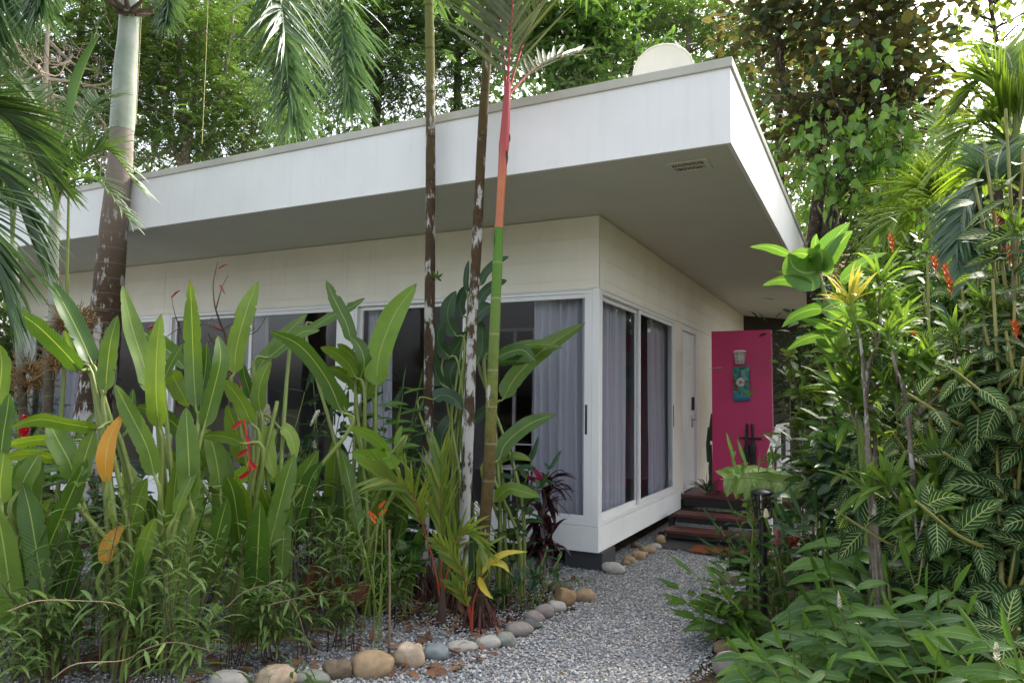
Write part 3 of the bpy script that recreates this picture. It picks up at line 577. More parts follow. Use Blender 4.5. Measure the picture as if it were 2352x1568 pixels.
# plaque: a curved clay tile with an orchid in relief
def plaque():
    c = YP(*z2(927, 445), PY-.03); t = thing('orchid_plaque', 'turquoise ceramic wall tile with a white orchid in relief', 'wall plaque', c); wd, hh = .205, .44
    k = NT('turquoise_glaze'); p = k.pos(); n = k.noise(p, 14, 5); zz = k.new('ShaderNodeSeparateXYZ'); k.l.new(p, zz.inputs[0])
    col = k.mix(k.ramp(n, .35, .65), (.012, .10, .095), (.05, .30, .24)); col = k.mix(k.ramp(zz.outputs[2], float(c[2]-.10), float(c[2]-.16)), col, (.03, .21, .33)); k.base(col, .25, .6); k.bump(n, .4, .01)
    mb = MB(); n_ = 11; V = []; F = []
    for i in range(9):
        z = hh*(i/8-.5)
        for j in range(n_):
            u = j/(n_-1)*2-1; V.append([c[0]+wd/2*u*(1+.03*math.sin(i*1.9)), c[1]-.022*math.cos(u*1.2)-.004, c[2]+z+.006*math.sin(u*3)])
    for i in range(8):
        for j in range(n_-1): F.append([i*n_+j, i*n_+j+1, (i+1)*n_+j+1, (i+1)*n_+j])
    mb.add(V, F); o = mb.build('tile', k.m, t); sm = o.modifiers.new('thick', 'SOLIDIFY'); sm.thickness = .02; sm.offset = -1
    f = c+np.array([-.008, -.034, .015])
    mb = MB(); A = np.linspace(0, 2*PI, 22); V = [f+[0, .006, 0]]
    for r_, dy in ((.018, .004), (.040, -.012), (.052, -.002)): V += [f+[r_*math.cos(a)*(1+.10*math.sin(6*a)), dy, r_*1.12*math.sin(a)*(1+.08*math.sin(5*a))] for a in A]
    F = [[0, 1+j, 1+(j+1) % 22] for j in range(22)]; mb.add(V, F); mb.add(V, [[1+i*22+j, 1+i*22+(j+1) % 22, 1+(i+1)*22+(j+1) % 22, 1+(i+1)*22+j] for i in range(2) for j in range(22)]); mb.build('white_flower', m_flat('white_glaze', (.62, .58, .52), .3), t)
    mb = MB(); lathe(mb, f+[0, -.004, .0], [(.001, .022), (.012, .012), (.013, -.01), (.001, -.02)], 10); mb.build('flower_throat', m_flat('ochre_glaze', (.34, .15, .03), .3), t)
    pt = MB()
    for a, l in ((90, .13), (172, .085), (8, .085), (215, .075), (-40, .075)):
        q = math.radians(a); d = [math.cos(q), 0, math.sin(q)]; leaves(pt, [f+np.array(d)*.03+[0, .004, 0]], [d], [[0, -1, 0]], l, .030, P_lance, 5, 2, fold=-.3, rnd=.5)
    pt.build('petals', m_flat('violet_glaze', (.075, .05, .085), .3), t)
    lf = MB()
    for dx, dz, a in ((.04, -.075, -20), (.06, -.06, 30), (.02, -.10, -60), (.055, -.11, -100), (.03, -.14, -80)):
        q = math.radians(a); leaves(lf, [f+[dx-.01, .006, dz]], [[math.cos(q), -.1, math.sin(q)]], [[0, -1, 0]], .065, .034, P_ovate, 4, 2, fold=.3, rnd=.5)
    lf.build('leaves', m_flat('green_glaze', (.03, .20, .13), .3), t)
    rd = MB()
    for i in range(7): leaves(rd, [f+[-.075+.01*(i % 3), .006, -.09+.012*i]], [[math.cos(i*1.3), -.2, math.sin(i*1.3)]], [[0, -1, 0]], .05, .026, P_ovate, 4, 2, fold=.3, rnd=.5)
    rd.build('red_flower', m_flat('rust_glaze', (.26, .045, .015), .3), t)
plaque()
hl, hr = YP(*z2(915, 752), PY), YP(*z2(1040, 752), PY); hz = (hl[2]+hr[2])/2
t = thing('umbrella_rack', 'black hook rail screwed to the magenta panel, holding two umbrellas', 'rack', ((hl[0]+hr[0])/2, PY, hz))
mb = MB(); box(mb, hl[0], hr[0], PY-.012, PY-.0005, hz-.014, hz+.014); mb.build('rail', BLACKM, t, False, .003)
for fx in (.25, .37, .53, .68, .9):
    x = hl[0]+(hr[0]-hl[0])*fx; mb = MB(); tube(mb, [(x, PY-.012, hz), (x, PY-.055, hz-.012), (x, PY-.06, hz+.012)], .005, 6); mb.build('hook', BLACKM, t)
def umbrella(px, pz, lab, lean, bulge):
    c = YP(px, pz, PY-.045); z1_ = hz+.19; z0 = hz-.62; x = c[0]; t = thing('umbrella', lab, 'umbrella', (x, PY-.045, z0)); y = PY-.05
    f = lambda z: (x+lean*(hz-z), y, z)
    mb = MB(); tube(mb, [f(z1_), f(z1_-.02), f(hz+.03)], [.012, .017, .016], 10); mb.build('handle', BLACKM, t)
    mb = MB(); zs = [hz+.03, hz-.02, hz-.06, hz-.10, hz-.16, hz-.30, hz-.5, z0+.03]; rr = [.013, .018, .02, .024+bulge, .030, .030, .024, .009]; P = [f(z) for z in zs]; A = np.linspace(0, 2*PI, 33); V = []
    for p_, r_ in zip(P, rr): V += [[p_[0]+r_*math.cos(a)*(1+.22*math.sin(8*a+p_[2]*7)), p_[1]+r_*.8*math.sin(a)*(1+.22*math.sin(8*a+p_[2]*7)), p_[2]] for a in A[:-1]]
    mb.add(V, [[i*32+j, i*32+(j+1) % 32, (i+1)*32+(j+1) % 32, (i+1)*32+j] for i in range(len(P)-1) for j in range(32)]); mb.build('folded_canopy', BLACKF, t)
    mb = MB(); tube(mb, [f(z0+.03), f(z0)], [.006, .004], 6); mb.build('tip', CHROME, t)
umbrella(*z2(955, 680), 'slim black furled umbrella hanging left of its twin on the magenta panel', -.03, .0)
umbrella(*z2(987, 680), 'loose black umbrella with flared cloth, right of its twin on the magenta panel', .02, .016)

# ------------------------------------------------------------------ deck, steps, slab, mat, rail
t = thing('entrance_steps', 'dark red wooden steps climbing to the deck at the door', 'steps', (.7, 2.6, 0))
def planks(x0, x1, y0, y1, z, n):
    mb = MB(); s = (y1-y0)/n
    for i in range(n): box(mb, x0, x1, y0+i*s+.004, y0+(i+1)*s-.004, z-.035, z)
    return mb
dz = .345; planks(.012, 1.45, 3.06, 4.5, dz, 12).build('deck_boards', WOOD, t, False, .003, 1)
p2 = G(*z2(545, 1172), .235); p3 = G(*z2(490, 1262), .125)
planks(p2[0], 1.4, p2[1], p2[1]+.32, .235, 3).build('tread', WOOD, t, False, .003, 1); planks(p3[0], 1.4, p3[1], p3[1]+.34, .125, 3).build('tread', WOOD, t, False, .003, 1)
BT = m_flat('black_timber', (.018, .015, .014), .7)
def one(nm, *q): mb = MB(); box(mb, *q); mb.build(nm, BT, t, False, .003, 1)
one('joist', .03, 1.42, 3.075, 3.11, .20, dz-.036); one('joist', .03, 1.42, 3.075, 3.11, .10, .16); one('joist', p2[0]+.03, 1.38, p2[1]+.02, p2[1]+.05, .14, .199); one('joist', p3[0]+.03, 1.38, p3[1]+.02, p3[1]+.05, .045, .089)
for x in (.1, .7, 1.3):
    one('leg', x-.03, x+.03, p3[1]+.06, p3[1]+.12, .002, .089); one('leg', x-.03, x+.03, p2[1]+.06, p2[1]+.12, .002, .199); one('leg', x-.03, x+.03, 3.12, 3.18, .002, .30)
mb = MB(); box(mb, .12, 1.5, 1.28, p3[1]+.5, .001, .016); struct(mb.build('stone_slab_path', m_rock('dark_slate_slab', (.055, .06, .065), (.035, .037, .04)), None, False, .006, 2))
def m_coir():
    k = NT('rust_coir'); p = k.pos(); c = p; n = k.noise(p, 220, 3); v = k.vor(p, 9); rg = k.math('SINE', k.math('MULTIPLY', v, 55.0)); col = k.mix(k.ramp(rg, 0, .8, 0, .55), (.30, .085, .03), (.12, .035, .018)); k.base(k.mix(k.ramp(n, .3, .7, 0, .5), col, (.08, .03, .015)), .95, .1); k.bump(n, .9, .006); return k.m
mb = MB(); m0, m1 = G(*z2(632, 1378), .03), G(*z2(680, 1342), .03); box(mb, m0[0], m0[0]+.78, m0[1], m0[1]+.34, .0165, .030); tag(mb.build('doormat', m_coir(), None, False, .006, 2), 'rust orange doormat on the dark slab before the wooden steps', 'doormat')
def rail():
    x = 1.25; t = thing('handrail', 'white painted metal handrail beside the wooden steps', 'handrail', (x, 2.6, 0)); top = [(x, 1.62, .96), (x, 2.47, 1.235), (x, 3.45, 1.235)]
    mb = MB(); obox(mb, top[0], top[1], .045, .075); obox(mb, (x, 2.478, 1.235), top[2], .045, .07); mb.build('top_rail', ALU, t, False, .004)
    mb = MB(); obox(mb, (x, 1.64, .50), (x, 2.45, .80), .03, .05); obox(mb, (x, 2.49, .82), (x, 3.43, .82), .03, .045); mb.build('mid_rail', ALU, t, False, .004)
    for y, h in ((1.65, .93), (2.47, 1.20), (3.42, 1.20)): mb = MB(); box(mb, x-.022, x+.022, y-.022, y+.022, .01, h); mb.build('post', ALU, t, False, .003)
rail()

# ------------------------------------------------------------------ bollard lamp by the path
def lamp():
    b = G(*z1(965, 1010)); d = hd(b); 
    top = T(*z1(945, 400), d); z = top[2]; x, y = b[0], b[1]; s = d/FPX
    t = thing('path_lamp', 'black bollard lamp with glass lantern standing among ginger leaves beside the gravel', 'lamp', (x, y, 0))
    mb = MB(); tube(mb, [(x, y, -.02), (x, y, z)], .026, 16); mb.build('post', BLACKM, t)
    h = 52*s; r0, r1 = .048, .068
    mb = MB(); lathe(mb, (x, y, z), [(.001, .0), (.05, .0), (.052, .012), (.03, .014)], 20); mb.build('collar', BLACKM, t); mb = MB(); lathe(mb, (x, y, z+h), [(.074, -.004), (.078, .004), (.07, .014), (.04, .028), (.001, .034)], 24); mb.build('cap', BLACKM, t)
    mb = MB(); lathe(mb, (x, y, z), [(r0, .012), (r1, h-.002)], 24); mb.build('lantern_glass', LGLASS, t)
    mb = MB()
    for i in range(6):
        a = PI*2*i/6+.3; tube(mb, [(x+(r0+.003)*math.cos(a), y+(r0+.003)*math.sin(a), z+.008), (x+(r1+.003)*math.cos(a), y+(r1+.003)*math.sin(a), z+h)], .005, 5)
    for q in (.35, .68): 
        rr = r0+(r1-r0)*q+.004; tube(mb, [(x+rr*math.cos(a), y+rr*math.sin(a), z+.012+(h-.012)*q) for a in np.linspace(0, 2*PI, 25)], .005, 5)
    mb.build('cage', BLACKM, t)
    mb = MB(); tube(mb, [(x, y, z+.012), (x, y, z+h*.75)], .017, 12); mb.build('lamp_holder', m_flat('grey_lamp_holder', (.12, .12, .11), .5), t)
lamp()
# thin bamboo stake
b0, b1 = G(*z8(452, 1375)), None; b1 = T(*z8(452, 565), hd(b0)); mb = MB(); tube(mb, [b0, (b0+b1)/2+[.004, 0, 0], b1], [.008, .0075, .006], 8); tag(mb.build('bamboo_stake', m_flat('weathered_cane', (.20, .14, .09), .7)), 'thin weathered cane stake standing behind the yellow-tan oval stone', 'stake')

# ================================================================== stones
AWAY = nrm(np.array([_F[0], _F[1], 0])); SIDE = np.array([_R0[0], _R0[1], 0])
def rock(cx, cy, w_, h_, mat, label, ang=0.0, seed=0, group=None, tilt=0.0):
    r = np.random.default_rng(seed+100); b = G(cx, cy+h_/2-2); d = np.linalg.norm(b-CAM); W = w_*d/FPX; dp = W*r.uniform(.68, .85); Hh = max(.5*h_*d/FPX, (h_*d/FPX-.30*dp*.6)); c = b+AWAY*dp*.42
    nu, nv = 36, 22; A = np.linspace(0, 2*PI, nu, endpoint=False); B = np.linspace(-PI/2, PI/2, nv)
    a, bb = np.meshgrid(A, B); D = np.stack([np.cos(bb)*np.cos(a), np.cos(bb)*np.sin(a), np.sin(bb)], -1)
    rad = np.ones(a.shape)
    if ang:
        N = nrm(r.normal(size=(13, 3))); o = r.uniform(.58, .92, 13); dots = D@N.T; q = np.where(dots > .05, o/np.maximum(dots, .05), 9); rad = (1-ang)*1+ang*np.minimum(np.minimum.reduce(q, -1), 1.12)
    for f, am in ((1.6, .10), (3.1, .05), (7, .016+.02*ang)):
        ph = r.random((3, 3))*6; K = r.normal(size=(3, 3))*f
        for i in range(3): rad = rad*(1+am*np.sin(D@K[i]+ph[i, 0])*.6)
    X = D*rad[..., None]; X = np.sign(X)*np.abs(X)**(.88 if not ang else 1)
    X *= np.array([W/2, dp/2, Hh*.62])/np.maximum(np.abs(X).max((0, 1)), .8)
    ct, st = math.cos(tilt), math.sin(tilt); X = np.stack([X[..., 0]*ct-X[..., 2]*st, X[..., 1], X[..., 0]*st+X[..., 2]*ct], -1)
    P = c+np.array([0, 0, Hh*.27])+X[..., :1]*SIDE+X[..., 1:2]*AWAY+X[..., 2:]*np.array([0, 0, 1.])
    I = np.arange(nv-1)[:, None]*nu; j = np.arange(nu)[None]; F = np.stack([I+j, I+(j+1) % nu, I+nu+(j+1) % nu, I+nu+j], -1).reshape(-1, 4)
    mb = MB(); mb.add(P.reshape(-1, 3), F); o = mb.build('border_stone', ROCKS[mat]); me = o.data; me.transform(Matrix.Translation(Vector([-float(v) for v in c]))); o.location = Vector([float(v) for v in c])
    tag(o, label, 'stone', group)
EDGE = 'stones edging the gravel path'
for i, (x, y, w_, h_, m_, an, lab) in enumerate([
    (260, 905, 190, 120, 'pale', 0, 'pale grey rounded stone at the very front end of the border, cut by the frame'),
    (525, 878, 230, 145, 'cream', .5, 'pinkish tan angular stone second from the front end of the border'),
    (730, 885, 195, 95, 'green', 0, 'grey-green smooth rounded stone between the pinkish one and the rough brown one'),
    (880, 830, 160, 140, 'brown', .8, 'rough dark brown blocky stone left of the big yellow-tan oval'),
    (1080, 810, 235, 155, 'tan', 0, 'large yellow-tan oval stone beside the cane stake'),
    (1290, 757, 180, 155, 'cream', .9, 'cream angular block with broken faces between oval stones'),
    (1435, 735, 140, 100, 'blue', 0, 'smooth blue-grey oval stone right of the cream block'),
    (1582, 707, 175, 66, 'pale', 0, 'long flat light grey stone in the path border'),
    (1730, 680, 140, 85, 'pale', 0, 'light speckled oval stone right of the long flat one'),
    (1835, 665, 110, 95, 'green', .6, 'grey-green blocky stone in the middle of the border bend'),
    (1890, 608, 180, 100, 'mauve', .4, 'tan-grey wedge stone lying behind the blocky one'),
    (1975, 578, 115, 75, 'dark', .9, 'dark grey sharp-edged stone in the border'),
    (1985, 537, 120, 80, 'mauve', .1, 'brownish grey rounded stone behind the dark sharp-edged one'),
    (2045, 508, 115, 90, 'mauve', 0, 'mauve-grey round stone with a fine crack'),
    (2110, 478, 115, 90, 'pale', .1, 'speckled pinkish stone leaning on the orange-tan block'),
    (2155, 430, 130, 120, 'orange', .8, 'orange-tan angular block near the far end of the border'),
    (2267, 417, 125, 85, 'tan', 0, 'tan oval stone lying outermost on the gravel at the border end'),
    (2135, 372, 130, 75, 'olive', .1, 'dark olive mossy stone behind the orange-tan block'),
    (2065, 362, 75, 60, 'tan', .2, 'small tan stone at the far end of the border, half behind leaves'),
    (1830, 425, 75, 48, 'brown', .1, 'small brown stone lying alone inside the planting bed')]):
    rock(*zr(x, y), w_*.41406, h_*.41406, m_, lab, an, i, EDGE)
for i, (x, y, w_, h_, m_, an, lab) in enumerate([
    (220, 1477, 128, 88, 'pale', .2, 'big pale boulder beside the black foundation block at the house corner'),
    (285, 1452, 46, 38, 'tan', .1, 'small tan pebble stone right behind the big pale boulder'),
    (305, 1432, 78, 58, 'tan', .3, 'tan lumpy stone under the house edge, third from the corner'),
    (352, 1407, 82, 62, 'orange', .5, 'orange-tan angular stone in the row under the house edge'),
    (387, 1400, 52, 32, 'orange', 0, 'small flat orange-tan stone in front of the row under the house'),
    (410, 1375, 92, 52, 'tan', 0, 'long tan oval stone in the row under the house edge'),
    (447, 1357, 76, 46, 'pale', 0, 'pale rounded stone second from the steps under the house edge'),
    (478, 1318, 58, 62, 'tan', 0, 'upright tan stone nearest the wooden steps'),
    (335, 1350, 62, 42, 'brown', .2, 'dark brown stone set back in shade under the house')]):
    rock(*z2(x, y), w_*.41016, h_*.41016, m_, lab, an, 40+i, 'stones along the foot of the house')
for i, (x, y, w_, h_, m_, an, lab) in enumerate([
    (790, 730, 105, 66, 'brown', .1, 'brown stone under ginger leaves at the far right edge of the path'),
    (775, 1095, 130, 90, 'tan', .2, 'tan stone half hidden by leaves at the right edge of the path'),
    (800, 1190, 165, 150, 'mauve', .1, 'largest brown boulder at the front right edge of the path, beside the dark taro')]):
    rock(*z1(x, y), w_*.42969, h_*.42969, m_, lab, an, 60+i, 'stones at the right edge of the path')

# fallen leaves: nobody could count them
def litter():
    mb = MB(); n = 520; px = RNG.uniform(60, 1360, n); py = RNG.uniform(1330, 1568, n); O = np.array([G(a, b) for a, b in zip(px, py)]); k = O[:, 0] < .05+.12*np.sin(O[:, 1]*2); O = O[k]; n = len(O); O[:, 2] = RNG.uniform(.015, .035, n)
    D = rdir(n)*[1, 1, .2]; leaves(mb, O, D, np.tile([0, 0, 1.], (n, 1))+RNG.normal(size=(n, 3))*.3, RNG.uniform(.04, .12, n), RNG.uniform(.025, .05, n), P_ovate, 4, 2, bend=RNG.normal(size=(n, 3))*.4, fold=.3)
    m2 = 160; a = RNG.uniform(0, 6.28, m2); q = RNG.uniform(.05, .5, m2); O = np.stack([-.5+q*np.cos(a)*1.2, -1.65+q*np.sin(a), RNG.uniform(.012, .03, m2)], 1); leaves(mb, O, rdir(m2)*[1, 1, .2], np.tile([0, 0, 1.], (m2, 1)), RNG.uniform(.04, .14, m2), RNG.uniform(.02, .045, m2), P_ovate, 4, 2, bend=RNG.normal(size=(m2, 3))*.4, fold=.3)
    n = 46; O = np.array([G(a, b) for a, b in zip(RNG.uniform(900, 1650, n), RNG.uniform(1290, 1568, n))]); O[:, 2] = .016; leaves(mb, O, rdir(n)*[1, 1, .15], np.tile([0, 0, 1.], (n, 1)), RNG.uniform(.02, .06, n), RNG.uniform(.012, .03, n), P_ovate, 4, 2, bend=RNG.normal(size=(n, 3))*.4, fold=.3)
    o = mb.build('leaf_litter', LITT); o['kind'] = 'stuff'
litter()

# ================================================================== palms
def frond(mb, pts, r0, n, L, W, ang, droop, m_r=0, m_l=1, start=.15, rows=1, jit=.12, taper=.5, vee=.35, up0=None, prof=P_strap):
    """pinnate frond: rachis along pts, n pairs of leaflets"""
    P = catmull(pts, 40); k = len(P); tube(mb, P, np.linspace(r0, r0*.15, k), 6, m_r)
    Tn = nrm(np.gradient(P, axis=0)); t = np.linspace(start, .995, n); idx = t*(k-1); i0 = np.minimum(idx.astype(int), k-2); fr = (idx-i0)[:, None]
    O = P[i0]*(1-fr)+P[i0+1]*fr; D = nrm(Tn[i0]*(1-fr)+Tn[i0+1]*fr)
    up = np.array([0, 0, 1.]) if up0 is None else np.asarray(up0, float)
    s = np.cross(D, up); s = np.where(np.linalg.norm(s, axis=1, keepdims=True) < .15, np.array([[1., 0, 0]]), s); s = nrm(s); u = np.cross(s, D)
    ln = L*(1-taper*np.abs(t*1.5-.6)**1.5)*RNG.uniform(.85, 1.1, n); ln = np.maximum(ln, L*.25)
    for row in range(rows):
        for sg in (-1, 1):
            a = ang*(1-.35*t)[:, None]*RNG.uniform(1-jit, 1+jit, (n, 1)); v = vee+(row-(rows-1)/2)*.7+RNG.normal(size=(n, 1))*jit
            d = D*np.cos(a)+np.sin(a)*(sg*s*np.cos(v)+u*np.sin(v)); d = d+RNG.normal(size=(n, 3))*jit*.4
            leaves(mb, O, d, u+sg*s*-.3, ln, W*RNG.uniform(.8, 1.15, n), prof, 5, 2, bend=np.tile([0, 0, -droop], (n, 1))*RNG.uniform(.6, 1.4, (n, 1)), fold=.35, m=m_l)

def trunkpath(pts, dists): return np.array([T(x, y, d) for (x, y), d in zip(pts, dists)])
def wob(n, amp, seed): r = np.random.default_rng(seed); return 1+amp*np.sin(np.linspace(0, 40, n)+r.random()*6)*r.random(n)

# the three slender stems of the sealing-wax palm cluster
def slender(pix, d, wpx, mat, label, ring, seed, roots=True):
    n = 90; P = catmull(trunkpath(pix, [d]*len(pix)), n); P[0][2] = -.03; rad = np.interp(np.linspace(0, 1, n), np.linspace(0, 1, len(wpx)), wpx)*d/FPX/2
    v = np.linspace(0, 1, n); rg = np.abs(((v*ring+.5) % 1)-.5); rad = rad*(1+.055*np.exp(-(rg/.05)**2))*wob(n, .035, seed)
    t = thing('palm_tree', label, 'palm', (P[0][0], P[0][1], 0), 'stems of the slender palm cluster'); mb = MB(); tube(mb, P, rad, 20); mb.build('trunk', mat, t)
    if roots:
        mb = MB(); r = np.random.default_rng(seed+5)
        for i in range(40):
            a = r.uniform(0, 6.28); h = r.uniform(.03, .26); e = r.uniform(.06, .15); c = P[0].copy(); c[2] = 0
            tube(mb, [c+[.035*math.cos(a), .035*math.sin(a), h], c+[(.04+e*.5)*math.cos(a), (.04+e*.5)*math.sin(a), h*.55], c+[e*math.cos(a), e*math.sin(a), -.01]], r.uniform(.004, .008), 5)
        mb.build('roots', ROOTR, t)
    return t, P
M1 = m_palmtrunk('mossy_lichen_palm_bark', [(0, (.055, .035, .02)), (.5, (.06, .036, .02)), (.66, (.085, .062, .025)), (.74, (.15, .135, .05)), (.86, (.16, .17, .05)), (1, (.17, .20, .05))], 15, (1.15, 1.35), (.03, .02, .012))
M2 = m_palmtrunk('white_patched_palm_bark', [(0, (.07, .05, .035)), (.45, (.075, .045, .02)), (.68, (.075, .05, .016)), (.82, (.10, .085, .03)), (.9, (.14, .15, .035)), (1, (.15, .18, .04))], 15, (1.2, 1.2), (.03, .02, .012))
M3 = m_palmtrunk('green_ringed_palm_bark', [(0, (.045, .032, .018)), (.28, (.075, .045, .016)), (.42, (.10, .075, .022)), (.52, (.15, .15, .035)), (.75, (.12, .19, .04)), (.96, (.085, .20, .03)), (1, (.08, .2, .03))], 11, (.42, .5), (.34, .27, .18), .45)
t1, P1 = slender([(970, 1385), (972, 1250), (983, 1000), (987, 700), (989, 400), (988, 150), (984, -60), (982, -180)], 5.52, [26, 24, 23.5, 24, 23, 22, 21, 20, 20], M1, 'slender dark mossy palm stem, leftmost of the three beside the path', 17, 1)
t2, P2 = slender([(1055, 1405), (1062, 1290), (1075, 1030), (1084, 762), (1096, 540), (1108, 300), (1121, 100), (1129, -60), (1135, -190)], 5.23, [27, 26, 25, 24, 23, 22, 21, 20, 19], M2, 'slender palm stem patched with white lichen, middle of the three', 17, 2)
t3, P3 = slender([(1103, 1448), (1106, 1300), (1123, 1080), (1130, 900), (1137, 730), (1143, 600), (1146, 523)], 4.84, [29, 28, 28, 26, 24, 23, 20], M3, 'slender palm with green rings and red crownshaft, rightmost of three', 12, 3)
def redtop():
    d = 4.84; P = catmull(trunkpath([(1146, 524), (1151, 440), (1156, 356), (1162, 270), (1166, 190)], [d]*5), 40); rad = np.interp(np.linspace(0, 1, 40), [0, .03, .2, .5, .55, .8, 1], np.array([23, 20, 20, 22, 25, 19, 14])*d/FPX/2)
    k = NT('orange_red_crownshaft'); u, v, r = k.luv(); ra = k.new('ShaderNodeValToRGB'); k.l.new(v, ra.inputs[0]); e = ra.color_ramp.elements; e[0].color = (.34, .10, .025, 1); e[1].color = (.29, .014, .016, 1)
    for po, c in ((.3, (.44, .12, .032)), (.45, (.40, .07, .028)), (.58, (.33, .026, .022))): x = e.new(po); x.color = (*c, 1)
    k.base(k.mix(k.ramp(k.noise(k.pos(), 25, 5), .5, .75, 0, .35), ra.outputs[0], (.20, .03, .025)), .32, .5)
    mb = MB(); tube(mb, P, rad, 20); cs = mb.build('crownshaft', k.m, t3)
    mb = MB(); c = T(1153, 392, d-.02); leaves(mb, [c+[-.03, 0, .0]], [[.45, 0, 1]], [[-.2, -1, .2]], .16, .06, P_lance, 6, 3, fold=-.9, rnd=.2); DS = m_flat('dry_maroon_sheath', (.09, .022, .022), .7); mb.build('dry_sheath', DS, t3); mb = MB(); c = T(1166, 330, d); leaves(mb, [c], [[.25, 0, 1]], [[1, -.4, 0]], .07, .03, P_lance, 4, 2, rnd=.2)
    mb.build('dry_sheath', DS, t3); mb = MB(); c = T(1134, 565, d-.02); leaves(mb, [c], [[-.1, 0, 1]], [[-1, -.5, 0]], .12, .022, P_lance, 5, 2, rnd=.2); mb.build('dry_sheath', DS, t3)
    RED = m_flat('red_palm_petiole', (.34, .02, .018), .4)
    def fr(pix, ds, lab, **kw):
        mb = MB(); frond(mb, trunkpath(pix, ds), .011, kw.pop('n', 22), kw.pop('L', .62), .036, kw.pop('ang', .66), .10, up0=kw.pop('up', (0, -1, .2)), start=kw.pop('start', .1), vee=.25, **kw); mb.build('frond', [RED, PALMD], t3)
    fr([(1164, 225), (1172, 100), (1178, 0), (1184, -200), (1190, -420)], [d, d, d, d-.05, d-.1], '', L=.85, n=22, ang=.92)
    fr([(1167, 215), (1195, 120), (1225, 40), (1290, -90), (1400, -230)], [d+.02, d+.1, d+.2, d+.4, d+.6], '', start=.25, n=20)
    fr([(1162, 200), (1150, 60), (1120, -60), (1040, -220)], [d+.02, d+.1, d+.3, d+.7], '', start=.25, n=20, L=.7)
    fr([(1168, 220), (1215, 170), (1260, 140), (1330, 120)], [d+.05, d+.25, d+.5, d+.8], '', start=.3, n=14, L=.4)
redtop()
def topcrown(P, t, seed):
    r = np.random.default_rng(seed); c = P[-1]; mb = MB()
    for i in range(9):
        a = i*2*PI/9+r.uniform(-.2, .2); e = r.uniform(.3, .9); d = np.array([math.cos(a), math.sin(a), 0]); frond(mb, [c+[0, 0, -.1], c+d*.3+[0, 0, .5], c+d*.9+[0, 0, .75*e+.3], c+d*1.5+[0, 0, .3*e]], .012, 26, .5, .04, .75, .35)
    mb.build('frond', [STEMG, PALM], t)
topcrown(P1, t1, 3); topcrown(P2, t2, 4)
mb = MB(); c = T(1004, 640, 5.46); nn = 9; leaves(mb, np.tile(c, (nn, 1)), rdir(nn, 1.6), rdir(nn), .075, .018, P_lance, 4, 2, bend=[0, 0, -.5]); tag(mb.build('air_plant', GING), 'tiny light green bromeliad clinging to the leftmost mossy palm stem', 'plant')

